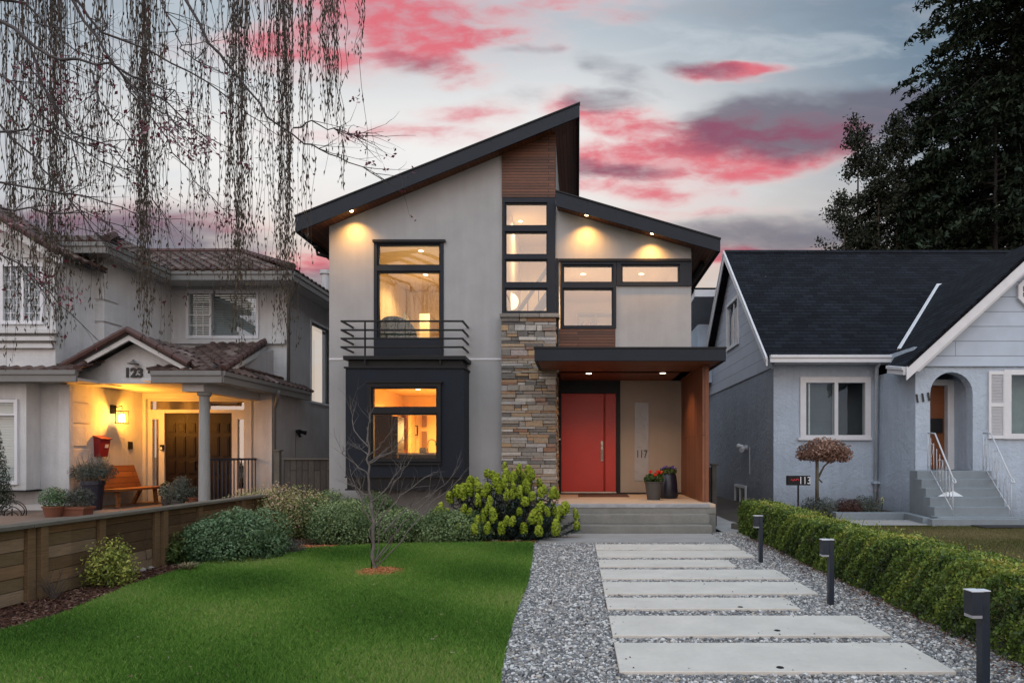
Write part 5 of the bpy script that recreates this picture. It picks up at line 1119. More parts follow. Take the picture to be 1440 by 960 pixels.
# right window with shutter
gwf = wwin('window', (1411, 1525, 520, 617), [(1421, 1466, 527, 609.5), (1471, 1516, 527, 609.5)], YG-.02, ct_, False, depth=.14, gm=m_glass_c)
MB().box(gw[0]-.1, gw[1]+.1, YG+.35, YG+.37, gw[2]-.1, gw[3]+.1).build('curtain', plain('net_curtain', (.24,.29,.30), .9, .15, 4), gwf)
sh_ = MB(); q = rect(1391, 1414.5, 521.5, 616.5, YG-.05); zmid = (q[2]+q[3])/2
sh_.rects(q, [(q[0]+.055, q[1]-.055, zmid+.045, q[3]-.08), (q[0]+.055, q[1]-.055, q[2]+.08, zmid-.045)], YG-.05, YG-.005); sho = sh_.build('shutter', m_white, ct_, bevel=.004)
for lo_, hi_ in ((q[2]+.09, zmid-.05), (zmid+.05, q[3]-.09)):
    k = MB(); z = lo_; k.box(q[0]+.05, q[1]-.05, YG-.012, YG-.008, lo_-.01, hi_+.01)
    while z < hi_: k.add([(q[0]+.055, YG-.045, z), (q[1]-.055, YG-.045, z), (q[1]-.055, YG-.012, z+.028), (q[0]+.055, YG-.012, z+.028)], [(0,1,2,3)]); z += .034
    k.build('louvre_panel', m_white, sho)
# porch recess
ry0, ry1 = YG+.25, 16.3; fz = ar[2]
k = MB(); k.box(ar[0]-.25, ar[0]-.05, ry0, ry1, fz, 4); k.box(ar[1]+.05, ar[1]+.25, ry0, ry1, fz, 4); k.box(ar[0]-.05, ar[1]+.05, ry1, ry1+.1, fz, 4); k.box(ar[0]-.05, ar[1]+.05, ry0, ry1, 3.6, 3.7); k.build('porch_recess', m_bs, ct_)
k = MB(); k.box(ar[0]-.3, ar[1]+.3, YG+.01, ry1, fz-.12, fz); k.build('threshold', m_step, ct_)
# inner door, on the left of the recess
k = MB(); k.box(ar[0]-.0, PX(1328, 15.8), 15.75, 15.8, fz+.02, 3.15); dj = k.build('front_door', boards('orange_door', (.20,.065,.02), (.17,.055,.018), 3, 3, .4, gap=0), ct_)
k = MB(); k.box(ar[0]+.1, PX(1326, 15.7), 15.70, 15.749, fz+.9, fz+1.25); k.tube([(ar[0]+.22, 15.7, fz+1.3), (ar[0]+.22, 15.6, fz+1.2), (ar[0]+.22, 15.7, fz+1.05)], .02, 6); k.build('door_hardware', m_black, dj)
k = MB(); k.box(PX(1328, 15.75), PX(1337, 15.75), 15.6, 15.85, fz, 3.3); k.box(ar[0]-.05, PX(1337, 15.75), 15.62, 15.85, 3.16, 3.3); k.build('door_jamb', m_white, ct_)
text('house_number', '111', .27, m_num, (PX(1298, YG-.02), YG-.02, PZ(559.5, YG)), ct_, .02, .006, sx=1., tilt=R(-9))
# steps
nst = 6; tread = .26
for i in range(nst):
    zt_ = fz-.183*i-.0; y0 = YG-.35-tread*i; xL_ = PX(1290+6*i, y0); xR_ = PX(1395+6*i, y0)
    if i == nst-1: xL_, xR_ = xL_-.02, xR_+.25
    k = MB(); k.box(xL_, xR_, y0, YG-.001-.003*i, -.1, zt_-.02*0-.002*i) if i == 0 else k.box(xL_, xR_, y0, y0+tread+.02, -.1, zt_)
    k.build('step', m_step, ct_, bevel=.012)
m_rail = plain('white_rail', (.50, .53, .57), .5, .1)
def handrail(x0, x1):
    y0, y1 = YG-.12, YG-1.62; z0, z1 = fz+.86, fz-.92+.80; k = MB(); n = 8
    tp = [(x0, y0, z0), (x0+.06, YG-.3, z0-.02), (x1, y1, z1)]; k.tube(tp, .018, 6)
    k.tube([(x0, y0, fz+.12), (x1, y1, fz-.92+.12)], .012, 6)
    for i in range(n+1):
        t = i/n; xx, yy = x0+(x1-x0)*t, y0+(y1-y0)*t; za = fz+.12-.92*t; zb_ = z0+(z1-z0)*t; k.tube([(xx, yy, za-(.12 if i in (0, n) else 0)), (xx, yy, zb_)], .011 if i in (0, n) else .007, 5)
        if i % 3 == 1:
            pts = [(xx+.035*sin(a*2), yy-.05*sin(a), (za+zb_)/2+.25*cos(a)) for a in np.linspace(0, 2*pi, 13)]; k.tube(pts, .006, 4, cap=False)
    k.tube([(x1, y1, z1)]+[(x1+.03*sin(a), y1-.04-.04*cos(a+pi), z1-.05+.05*cos(a)) for a in np.linspace(0, 1.6*pi, 9)], .014, 5)
    k.build('handrail', m_rail, ct_, smooth=True)
handrail(PX(1301, YG), PX(1340, YG-1.62)); handrail(PX(1378, YG), PX(1422, YG-1.62))
np_ = thing('newspaper_bag', 'white plastic-wrapped newspaper lying on the cottage steps', 'newspaper', P(1336, 684, 13.9))
k = MB(); c_ = P(1336, 686.5, 13.85); c_.z = fz-.183*3+.01; k.add([(c_.x-.28, c_.y-.02, c_.z), (c_.x+.26, c_.y-.05, c_.z), (c_.x+.2, c_.y+.16, c_.z+.01), (c_.x-.12, c_.y+.18, c_.z+.01), (c_.x-.1, c_.y+.0, c_.z+.09), (c_.x+.1, c_.y+.02, c_.z+.11)], [(0,1,5,4),(1,2,5),(2,3,4,5),(3,0,4),(0,3,2,1)]); k.build('wrapper', plain('white_plastic', (.62,.66,.68), .4), np_)
# front curb, mat, beds
k = MB(); cz = .17; cp = [PX(1172, 14.5), 7.42]
k.box(cp[0], cp[1], 14.35, 14.5, -.02, cz); k.bar((cp[1]-.02, 14.46, cz-.11), (7.24, 13.3, cz-.11), .15, .2); k.box(PX(1434, 13.), 20, 13.1, 13.25, -.02, cz)
k.box(7.18, PX(1434, 13.), 12.98, 13.16, -.02, cz-.012); k.box(cp[0], cp[0]+.12, 14.5, 16.6, -.02, cz)
tag(k.build('garden_kerb', m_step, bevel=.01), 'low grey-blue painted kerb edging the bed in front of the cottage', 'kerb')
tag(MB().box(PX(1372, 12.8), 10.2, 12.5, 12.95, .032, .045).build('door_mat', plain('mat_black', (.012,.012,.013), .95)), 'black rubber mat at the foot of the cottage steps', 'mat')
tag(MB().box(.0, 1.15, 14.3, 15.2, .521, .532).build('porch_mat', plain('mat_brown', (.10,.05,.035), .95, .2, 6, 90, .5)), 'brown doormat in front of the red door', 'mat')
sheet('planting_bed', [(RX-.3, 14.5), (7.6, 14.5), (7.6, 16.6), (RX-.3, 16.6)], .10, m_ground)
fl = thing('security_light', 'small grey twin security light on the side wall of the blue cottage', 'light', (RX, 19.3, 1.7))
k = MB(); k.tube([(RX-.001, 19.3, 1.68), (RX-.06, 19.3, 1.68)], .08, 12); k.tube([(RX-.08, 19.25, 1.68), (RX-.22, 19.1, 1.6)], [.05, .075], 10); k.tube([(RX-.08, 19.35, 1.7), (RX-.2, 19.55, 1.74)], [.05, .075], 10); k.build('lamp_head', m_white, fl); k = MB(); k.tube([(RX-.01, 18.95, 1.7), (RX-.01, 18.95, .9)], .01, 5); k.build('conduit', m_white, fl)
# address sign on a post
sg_ = thing('address_sign', 'black sign on a post reading 113 with red script, in front of the blue cottage', 'sign', (PX(1124, 13.2), 13.2, .0))
Ysn = 13.2
k = MB(); q = rect(1107.5, 1139.5, 668.5, 682, Ysn); k.box(q[0], q[1], Ysn, Ysn+.10, q[2], q[3]); k.build('box', m_black, sg_, bevel=.006)
k = MB(); k.box(PX(1122.5, Ysn), PX(1124.5, Ysn), Ysn+.03, Ysn+.06, 0, q[2]); k.build('post', m_black, sg_)
text('number', '113', .215, m_white, (PX(1131.7, Ysn), Ysn-.008, PZ(675.6, Ysn)), sg_, .008, .0, sx=.8)
k = MB(); x0_ = PX(1112, Ysn); pts = [(x0_+.018*i, Ysn-.008, PZ(674.8, Ysn)+.02*sin(i*1.9)+(.015 if i > 5 else 0)) for i in range(10)]; k.tube(pts, .009, 5); k.build('script', plain('red_script', (.5,.02,.03), .5), sg_)
# low concrete edging box beyond the gravel
k = MB(); k.box(PX(1030, 12.6), PX(1052, 12.6), 12.5, 12.62, -.02, .12); k.bar((PX(1030, 12.6), 12.55, .05), (3.9, 10.9, .05), .1, .14); tag(k.build('edging_board', m_timberg), 'low dark edging board beside the path behind the hedge end', 'edging')

# ================================================================ porch pots
m_pot = plain('grey_pot', (.055, .05, .045), .7, .15, 3, 50, .1); m_potd = plain('blue_black_pot', (.012, .014, .028), .35, .15)
def flowers(c, r, n, size, m, parent, name, h=.05):
    pos = np.stack([c[0]+rng.uniform(-r, r, n), c[1]+rng.uniform(-r, r, n), c[2]+rng.uniform(0, h, n)], 1); nr = np.tile([0, -.5, 1.], (n, 1)); V_, F_, T_ = leaves(pos, nr, size*rng.uniform(.7, 1.2, n), rng.uniform(0, 1, n), .9)
    return mesh_np(name, V_, F_, m, parent, T_)
m_gr = tinted('pot_leaf', [(0, (.02,.045,.012)), (.6, (.06,.11,.025)), (1, (.14,.17,.05))], .6, .3, .25)
p1 = thing('flower_pot', 'grey tapered pot of red geraniums on the porch', 'potted plant', (PX(919.5, 13.4), 13.45, .52))
k = MB(); k.lathe([(0, 0), (.135, 0), (.185, .36), (.20, .36), (.20, .38), (.17, .38), (.165, .33), (0, .33)], (p1.location.x, 13.45, .52), 28); k.build('pot', m_pot, p1, smooth=False)
c = (p1.location.x, 13.45, .98); shrub_mesh('foliage', m_gr, [((c[0]-.07, c[1], .96), (.13,.13,.10)), ((c[0]+.09, c[1], .98), (.12,.12,.10))], 420, .055, p1, aspect=.85, seed=3)
m_rf = tinted('red_petal', [(0, (.55,.015,.01)), (1, (.85,.06,.02))], .5, .3, .2)
for dx_, dz_ in ((-.07, .10), (.09, .10), (.03, .03), (.13, .09)): flowers((c[0]+dx_, c[1]-.08, .98+dz_), .035, 26, .04, m_rf, p1, 'flower_head')
p2 = thing('flower_pot', 'tall rounded blue-black pot of purple pansies on the porch', 'potted plant', (PX(940, 13.9), 13.95, .52))
c = (p2.location.x, 13.95, .52); k = MB(); k.lathe([(0, 0), (.19, 0), (.215, .05), (.20, .3), (.175, .50), (.15, .545), (.12, .545), (.12, .5), (0, .5)], c, 28); k.build('pot', m_potd, p2, smooth=True)
shrub_mesh('foliage', m_gr, [((c[0], c[1], 1.09), (.19,.17,.10))], 420, .05, p2, aspect=.8, seed=4)
m_pf = tinted('purple_petal', [(0, (.06,.03,.25)), (1, (.22,.14,.50))], .5, .3, .2)
for i in range(7): flowers((c[0]-.13+.045*i, c[1]-.06+.05*(i % 2), 1.15+.02*(i % 3)), .03, 14, .045, m_pf, p2, 'flower_head', .03)
# ================================================================ plants
m_dg = tinted('shrub_dark_green', [(0, (.022,.048,.02)), (.5, (.07,.14,.055)), (.85, (.13,.22,.10)), (1, (.18,.26,.14))], .55, .4, .15)
m_hebe = tinted('shrub_grey_green', [(0, (.032,.06,.024)), (.5, (.11,.17,.062)), (.85, (.20,.28,.12)), (1, (.29,.36,.17))], .6, .3, .15)
m_pieris = tinted('shrub_cream_tips', [(0, (.03,.05,.016)), (.35, (.10,.14,.04)), (.58, (.26,.28,.09)), (.8, (.46,.40,.22)), (1, (.58,.40,.30))], .6, .3, .2)
m_lav = tinted('lavender_leaf', [(0, (.04,.048,.042)), (.6, (.12,.14,.115)), (1, (.22,.24,.21))], .75, .2, .15)
m_yel = tinted('variegated_leaf', [(0, (.07,.10,.018)), (.5, (.24,.28,.05)), (1, (.52,.52,.13))], .6, .3, .25)
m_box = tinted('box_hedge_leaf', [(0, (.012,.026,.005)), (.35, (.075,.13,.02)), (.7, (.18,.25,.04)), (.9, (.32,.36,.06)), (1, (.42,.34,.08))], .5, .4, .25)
m_stem = plain('bark_stem', (.07, .052, .042), .9, .3, 8, 60, .4, obj=True)
m_pale = plain('pale_bark', (.13, .115, .105), .85, .35, 9, 60, .3, obj=True)
m_tuft = tinted('pale_blade', [(0, (.14,.12,.05)), (.6, (.30,.26,.14)), (1, (.45,.40,.25))], .8, .2, .3)
def mound(name, label, cat, pxc, w, h, d, m, n, size, nl=14, group=None, aspect=.5, yoff=0., **kw):
    """shrub of nl tufts; pxc = chart point of its front foot"""
    g = G(*pxc); cx, cy = g.x, g.y+d/2+yoff; t = thing(name, label, cat, (cx, cy, 0), group); lumps = []
    rr = random.Random(sum(map(ord, label)))
    for i in range(nl):
        a = rr.uniform(0, 2*pi); q = math.sqrt(rr.uniform(0, 1))*.72; sz = rr.uniform(.30, .46)
        zz = h*(1-.42*q*q)*rr.uniform(.55, .98)-h*sz*.45; rx = min(w, h*1.3)*sz*.75
        lumps.append(((cx+cos(a)*q*w/2, cy+sin(a)*q*d/2, max(.08, zz)), (rx*1.15, rx*1.05, h*sz)))
    for i in range(nl//2):
        a = 2*pi*i/(nl//2)+rr.uniform(-.2, .2); sz = rr.uniform(.24, .34); lumps.append(((cx+cos(a)*w*.36, cy+sin(a)*d*.36, h*.24), (w*.15+.03, d*.17+.03, h*sz)))
    shrub_mesh('foliage', m, lumps, n, size, t, aspect=aspect, topt=.24, **kw)
    k = MB()
    for i in range(7): a = rr.uniform(0, 2*pi); k.tube([(cx+.03*cos(a), cy+.03*sin(a), 0), (cx+.25*w*cos(a), cy+.25*d*sin(a), h*.6)], [.014, .005], 5)
    k.build('stem', m_stem, t); return t
mound('green_shrub', 'large dense dark green mound shrub beside the timber fence at the lawn edge', 'shrub', (302, 797), 1.28, .66, 1.2, m_dg, 32000, .032, 30, aspect=.75, shell=.28, jitter=.5)
mound('cream_tipped_shrub', 'wide shrub with cream and pinkish new tips behind the dark green mound', 'shrub', (362, 764), 2.1, .88, 1.0, m_pieris, 30000, .040, 30, yoff=.25, patch=.35)
mound('lavender_shrub', 'small grey lavender mound at the lawn edge in front of the cream-tipped shrub', 'shrub', (391, 783), .53, .28, .4, m_lav, 5000, .03, 8, aspect=.22)
mound('grey_green_shrub', 'rounded grey-green shrub between the orange chips and the sapling trunk', 'shrub', (474, 769), 1.15, .66, 1.0, m_hebe, 24000, .032, 24, aspect=.75, shell=.28, jitter=.5)
mound('grey_green_shrub', 'low grey-green shrub directly behind the sapling trunk', 'shrub', (552, 767), 1.0, .52, .8, m_hebe, 18000, .032, 20, aspect=.75, shell=.28, jitter=.5)
mound('grey_green_shrub', 'grey-green mound shrub touching the left side of the yellow-green flowering shrub', 'shrub', (634, 767), 1.3, .56, .8, m_hebe, 24000, .032, 24, aspect=.75, shell=.28, jitter=.5)
mound('grey_green_shrub', 'dark dull green shrub against the wall under the bay window', 'shrub', (515, 752), 1.4, .66, .8, m_hebe, 16000, .04, 14, yoff=.2, tr=(0, .6))
mound('grey_green_shrub', 'grey-green bush tucked up to the cream-tipped shrub near the board fence', 'shrub', (440, 760), .9, .74, .8, m_hebe, 17000, .038, 14, yoff=.1)
mound('variegated_shrub', 'loose yellow-green variegated shrub in the mulch by the timber fence', 'shrub', (134, 831), .50, .50, .42, m_yel, 2600, .04, 12, shell=.95, aspect=.45)
mound('leafy_shrub', 'bright green long-leaved plant at the left side of the large dark green mound', 'shrub', (238, 796), .30, .42, .35, m_gr, 800, .08, 8, shell=.9, aspect=.3)
def tuft(label, px, r, h, n, m, name='grass_tuft', cat='grass tuft', zbase=0., loc=None, wid=.004):
    g = loc or G(*px); t = MB(); vs = []; tt = []
    a = rng.uniform(0, 2*pi, n); l_ = rng.uniform(.5, 1, n); V_ = []; F_ = []
    for i in range(n):
        d = Vector((cos(a[i]), sin(a[i]), 0)); s_ = Vector((-d.y, d.x, 0))*wid; R_ = r*l_[i]; H_ = h*rng.uniform(.6, 1)
        p = [Vector(g)+d*R_*q*1.0+Vector((0, 0, H_*(q*2.0-q*q*1.25)+.01)) for q in (0, .4, .75, 1)]; b0 = len(V_)
        for j, q in enumerate(p): w_ = (1, .9, .6, .1)[j]; V_ += [q-s_*w_, q+s_*w_]
        F_ += [(b0+2*j, b0+2*j+1, b0+2*j+3, b0+2*j+2) for j in range(3)]
    o = mesh_np(name, np.array([tuple(v) for v in V_]), np.array(F_), m, None, np.repeat(rng.uniform(0, 1, n), 8)); return tag(o, label, cat)
tuft('pale straw-coloured grass tuft in the mulch in front of the large dark green mound', (265, 806), .17, .16, 170, m_tuft)
tuft('dry pale tuft at the lawn edge under the left of the flowering shrub', (697, 766), .12, .10, 80, m_tuft); tuft('dry pale tuft at the lawn edge nearer the gravel', (728, 765), .12, .09, 70, m_tuft)
def twigs(mb, p, d, l, r, depth, rr, spread=.5, n=(2, 3), up=.25, buds=None):
    """crooked branch with side twigs"""
    pts = [Vector(p)]; dd = Vector(d).normalized(); seg = 4
    for i in range(seg):
        dd = (dd+Vector((rr.gauss(0, .10), rr.gauss(0, .10), rr.gauss(0, .08)+up*.08))).normalized(); pts.append(pts[-1]+dd*l/seg)
    mb.tube(pts, [r*(1-.7*i/seg) for i in range(seg+1)], 5, cap=False)
    if depth > 0:
        for i in range(rr.randint(*n)):
            k = rr.randint(1, seg); q = (dd+Vector((rr.gauss(0, spread), rr.gauss(0, spread), rr.gauss(0, spread*.7)+up))).normalized(); twigs(mb, pts[k], q, l*rr.uniform(.45, .7), r*.5, depth-1, rr, spread, n, up, buds)
    elif buds is not None: buds.append(pts[-1])
def bare(label, loc, h, n, seed, name='bare_shrub', m=None):
    rr = random.Random(seed); k = MB()
    for i in range(n): a = rr.uniform(0, 2*pi); twigs(k, loc, (cos(a)*.5, sin(a)*.5, 1), h*rr.uniform(.6, 1), .006, 2, rr, .5)
    return tag(k.build(name, m or m_stem), label, 'shrub')
bare('dark leafless twiggy shrub by the timber fence, left of the yellow-green shrub', G(75, 845), .30, 12, 3); bare('leafless twiggy shrub by the timber fence, between the yellow-green shrub and the dark mound', G(205, 800), .42, 9, 5)
for (x, y, s, lb_) in ((180, 806, .07, 'pale stone in the mulch, largest of the three'), (200, 803, .05, 'pale rounded stone in the mulch, middle of the three'), (212, 800, .04, 'smallest pale stone in the mulch')):
    g = G(x, y); V_ = IV*np.array([s*1.3, s, s*.7])*(1+rng.normal(0, .1, (12, 1)))+np.array([g.x, g.y, s*.4]); tag(mesh_np('stone', V_, IF, plain('pale_stone', (.32,.31,.29), .8, .2, obj=True), smooth=True), lb_, 'stone')
# ---- euphorbia with columnar yellow-green heads
m_eh = tinted('euphorbia_bract', [(0, (.07,.11,.012)), (.45, (.21,.29,.02)), (.8, (.38,.46,.035)), (1, (.52,.52,.09))], .6, .3, .3)
m_el = tinted('euphorbia_leaf', [(0, (.018,.036,.03)), (.6, (.05,.085,.068)), (1, (.10,.14,.11))], .6, .3, .15)
YE = 11.25; ex = PX(710, YE)
eu = thing('flowering_spurge', 'big shrub with dozens of upright yellow-green flower heads between the lawn and the porch steps', 'shrub', (ex, YE, 0))
def head_mesh(n, r, h, seed):
    r_ = np.random.default_rng(seed); z = r_.uniform(0, 1, n); a = r_.uniform(0, 2*pi, n); pr = r*np.sin(np.clip(z*.86+.12, 0, 1)*pi)**.45*r_.uniform(.75, 1.05, n)
    pos = np.stack([np.cos(a)*pr, np.sin(a)*pr, z*h], 1); nr = np.stack([np.cos(a), np.sin(a), np.full(n, .9)], 1)
    return leaves(pos, nr, .042*r_.uniform(.7, 1.2, n), .55+.35*(z-.4)+r_.normal(0, .17, n), .9, None, .45, r_)
protos = []
for i in range(4):
    V_, F_, T_ = head_mesh(210, .060, .20, 40+i); me = mesh_np('flower_head', V_, F_, m_eh, None, T_); protos.append(me)
rr = random.Random(12); lv = [[], [], []]; stems = MB(); heads = []
tries = 0
while len(heads) < 98 and tries < 30000:
    tries += 1
    a = rr.uniform(0, 2*pi) if rr.random() < .35 else rr.uniform(pi, 2*pi); q = math.sqrt(rr.uniform(0, 1)); X = ex+cos(a)*q*1.34; Yp = YE+sin(a)*q*.9-.05
    Zt = 1.25*(1-.70*q**2.2)+rr.gauss(0, .05)
    if sin(a) < 0: Zt -= .22*abs(sin(a))*q
    Zt = max(.36, Zt)
    if any((X-h[0])**2+(Yp-h[1])**2*.8+(Zt-h[2])**2*.6 < .108**2 for h in heads): continue
    heads.append((X, Yp, Zt, q, a))
for i, (X, Yp, Zt, q, a) in enumerate(heads):
    o = protos[i % 4] if i < 4 else protos[i % 4].copy()
    if i >= 4: COL.objects.link(o)
    o.parent = eu; hs = rr.uniform(.72, 1.12); o.scale = (hs*rr.uniform(.85, 1.1), hs*rr.uniform(.85, 1.1), hs*rr.uniform(.8, 1.25)); o.location = (X-ex, Yp-YE, Zt-.20*hs)
    tl = .30*q; o.rotation_euler = (-tl*sin(a)+rr.gauss(0, .05), tl*cos(a)+rr.gauss(0, .05), rr.uniform(0, 6.28))
    b0 = Vector((ex+(X-ex)*.55, YE+(Yp-YE)*.55, 0)); t0 = Vector((X, Yp, Zt-.18)); stems.tube([b0, b0.lerp(t0, .5)+Vector((0, 0, -.02)), t0], [.008, .007, .006], 4, cap=False)
    n = 190; s_ = np.random.default_rng(i); t = s_.uniform(.02, 1, n)**.75; pts = np.array(b0)+(np.array(t0)-np.array(b0))*t[:, None]; aa = s_.uniform(0, 2*pi, n); dirs = np.stack([np.cos(aa), np.sin(aa), s_.normal(-.15, .35, n)], 1); dirs = unit(dirs)
    ln = .10*s_.uniform(.6, 1.1, n); pos = pts+dirs*ln[:, None]*.5; nr = np.cross(dirs, np.stack([-np.sin(aa), np.cos(aa), np.zeros(n)], 1)); V_, F_, T_ = leaves(pos, nr, ln, s_.uniform(0, 1, n)*.8, .2, dirs*4, .1, s_)
    for j, v in enumerate((V_, F_+sum(len(z) for z in lv[0]), T_)): lv[j].append(v)
mesh_np('foliage', np.concatenate(lv[0]), np.concatenate(lv[1]), m_el, eu, np.concatenate(lv[2])); stems.build('stem', m_stem, eu)
# ---- box hedge
hx0, hx1, hy0, hy1, hz = 2.99, 3.56, 2.6, 11.9, .615
hg = thing('box_hedge', 'clipped low boxwood hedge running along the gravel on the right', 'hedge', (3.27, 7, 0))
n = 100000; r_ = np.random.default_rng(9)
yy = hy0+(hy1-hy0)*r_.uniform(0, 1, n); face = r_.uniform(0, 1, n)
wx = hx1-hx0; edge = .03*np.sin(yy*2.1)+.02*np.sin(yy*5.7+1)+.012*np.sin(yy*13.+2)
top = hz+.02*np.sin(yy*1.3+.5)+.012*np.sin(yy*4.1)+.008*np.sin(yy*11)
side = face < .50; tp = (face >= .50) & (face < .86); back = face >= .86
dep = np.abs(r_.normal(0, .045, n)); zz = r_.uniform(.04, 1, n)*top; uu = r_.uniform(0, 1, n)
rnd = lambda t: .06*np.clip((t-.72)/.28, 0, 1)**2
bx = edge*.55+.022*np.sin(yy*19+zz*9)*np.sin(zz*22+yy*6)+.018*np.sin(yy*37+zz*29)+.012*np.sin(yy*61-zz*43)
x = np.where(side, hx0+bx+rnd(zz/top)+dep+.05*(1-zz/top)*0, np.where(tp, hx0+.04+uu*wx*.9, hx1-dep+bx-rnd(zz/top)))
z = np.where(tp, top-dep-.05*np.abs(uu*2-1)**4+.016*np.sin(yy*23+uu*9)*np.sin(uu*14+yy*5)+.010*np.sin(yy*47+uu*21), zz)
nr = np.where(side[:, None], [-1, 0, .35], np.where(tp[:, None], [0, 0, 1.], [1, 0, .3]))
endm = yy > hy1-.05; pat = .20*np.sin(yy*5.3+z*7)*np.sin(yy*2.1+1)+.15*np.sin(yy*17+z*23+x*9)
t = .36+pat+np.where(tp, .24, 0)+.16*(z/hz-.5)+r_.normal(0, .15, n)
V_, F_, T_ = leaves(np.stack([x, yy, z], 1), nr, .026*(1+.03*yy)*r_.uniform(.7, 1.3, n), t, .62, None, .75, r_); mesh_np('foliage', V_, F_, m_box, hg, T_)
n = 3500; V_, F_, T_ = leaves(np.stack([r_.uniform(hx0+.03, hx1-.03, n), hy1-np.abs(r_.normal(0, .04, n)), r_.uniform(.05, hz, n)], 1), np.tile([0, 1, .2], (n, 1)), .036, .4+r_.normal(0, .2, n), .62, None, .7, r_); mesh_np('end_foliage', V_, F_, m_box, hg, T_)
k = MB()
for i in range(60): y0 = hy0+i*(hy1-hy0)/60; twigs(k, (3.27+rng.uniform(-.1, .1), y0, 0), (rng.uniform(-.5, .5), .2, 1), .48, .012, 1, random, .5)
k.build('stem', m_stem, hg)
n = 900; yy = r_.uniform(3.6, hy1, n); xx = r_.uniform(hx0, hx1, n); hh_ = r_.uniform(0, .07, n); V_, F_, T_ = leaves(np.stack([xx, yy, hz-.01+hh_], 1), np.tile([0, -.6, .6], (n, 1)), .026, r_.uniform(.5, 1, n), .5, np.array([0, 0, 1.5])); mesh_np('new_shoots', V_, F_, m_box, hg, T_)
# ---- bare sapling in the lawn
sp_ = thing('bare_sapling', 'leafless young multi-stemmed sapling in an orange mulch ring on the lawn', 'tree', (c0.x, c0.y, 0)); YT = c0.y-.02; k = MB(); rr = random.Random(21); buds = []
def line(pts, r0, r1, Y=YT, jit=.02, dy=0.):
    w = [P(x, y, Y)+Vector((0, dy*i/(len(pts)-1), 0)) for i, (x, y) in enumerate(pts)]; out = []
    for i in range(len(w)-1):
        for j in range(3): out.append(w[i].lerp(w[i+1], j/3)+(Vector((rr.gauss(0, jit*.4), rr.gauss(0, jit), rr.gauss(0, jit*.4))) if j or i else Vector((0, 0, 0))))
    out.append(w[-1]); n = len(out); k.tube(out, [r0+(r1-r0)*i/(n-1) for i in range(n)], 7, cap=False); return out
tr_ = line([(527,806),(524,780),(525,745),(523,715),(519,690),(518,655),(518,625),(516,600)], .026, .006)
br_ = [([(524,770),(524,742),(536,712),(556,686),(572,662),(581,648)], -.2), ([(525,742),(545,716),(560,700),(580,680),(600,668),(609,662)], .3), ([(528,790),(545,765),(570,735),(590,715),(615,693),(640,672),(651,655)], -.3),
 ([(530,795),(556,770),(580,738),(603,708),(630,688),(646,672)], .2), ([(540,748),(560,722),(590,702),(606,690)], .4), ([(518,668),(500,652),(486,638),(487,634)], -.1), ([(518,628),(500,610),(490,590),(485,568)], .2), ([(516,622),(516,595),(516,578)], .1),
 ([(522,700),(505,690),(490,684),(478,681)], .2), ([(519,640),(535,628),(550,615),(560,598)], -.2), ([(518,652),(540,640),(556,624),(566,610)], .2), ([(523,715),(505,705),(493,690),(480,660)], .3), ([(524,735),(513,712),(511,690),(509,668)], -.2),
 ([(518,640),(505,632),(495,630)], .1), ([(522,705),(540,690),(549,672),(566,655)], .1), ([(529,790),(530,760),(533,730),(540,700)], .1), ([(531,790),(548,770),(560,745),(556,735)], -.1), ([(519,650),(530,640),(545,637)], .3)]
for pts, dy in br_:
    o = line(pts, .0085, .0026, dy=dy)
    for q in range(7):
        i = rr.randint(len(o)//3, len(o)-2); d = (o[i+1]-o[i]).normalized(); twigs(k, o[i], d+Vector((rr.gauss(0, .5), rr.gauss(0, .5), .3)), rr.uniform(.12, .34), .0026, 1, rr, .5, (1, 3), .2, buds)
k.build('branches', m_pale, sp_, smooth=True)
k = MB(); k.tube([P(522.5, 806, YT), P(522, 742, YT)], .008, 6); k.build('stake', m_black, sp_)
# ---- left yard plants
def potplant(label, loc, prof, mp__, lumps, ml, n, size, aspect=.3, cat='potted plant', name='potted_plant', box=None, spikes=0, sm=None):
    t = thing(name, label, cat, loc); k = MB()
    if box: w_, d_, h_ = box; k.add([(-w_*.44,-d_*.44,0),(w_*.44,-d_*.44,0),(w_*.44,d_*.44,0),(-w_*.44,d_*.44,0),(-w_/2,-d_/2,h_),(w_/2,-d_/2,h_),(w_/2,d_/2,h_),(-w_/2,d_/2,h_)], [(0,3,2,1),(4,5,6,7),(0,1,5,4),(1,2,6,5),(2,3,7,6),(3,0,4,7)]); k.box(-w_/2-.015, w_/2+.015, -d_/2-.015, d_/2+.015, h_-.035, h_+.005)
    else: k.lathe(prof, (0, 0, 0), 24)
    k.build('pot', mp__, t, world=False); shrub_mesh('foliage', ml, lumps, n, size, t, aspect=aspect, world=False, shell=.8)
    if spikes:
        V_ = []; pos = []; 
        a = rng.uniform(0, 2*pi, spikes*26); 
        for i in range(spikes):
            bx, by = rng.uniform(-.22, .22), rng.uniform(-.15, .15); hh = lumps[0][0][2]+rng.uniform(.15, .42); 
            for j in range(26): pos.append((bx*(1+j/60)+rng.normal(0, .008), by+rng.normal(0, .008), hh-.22+j/26*.24))
        pos = np.array(pos); V_, F_, T_ = leaves(pos, np.tile([0, -1, .2], (len(pos), 1)), .03, rng.uniform(0, 1, len(pos)), .3, np.array([0, 0, 1.2])); mesh_np('flower_spikes', V_, F_, sm or ml, t, T_, world=False)
    return t
m_terra = plain('terracotta', (.17, .062, .034), .85, .2, 4, 50, .2)
pr = lambda r, h: [(0, 0), (r*.72, 0), (r*.95, h*.85), (r*1.04, h*.86), (r*1.04, h), (r*.9, h), (r*.9, h*.9), (0, h*.9)]
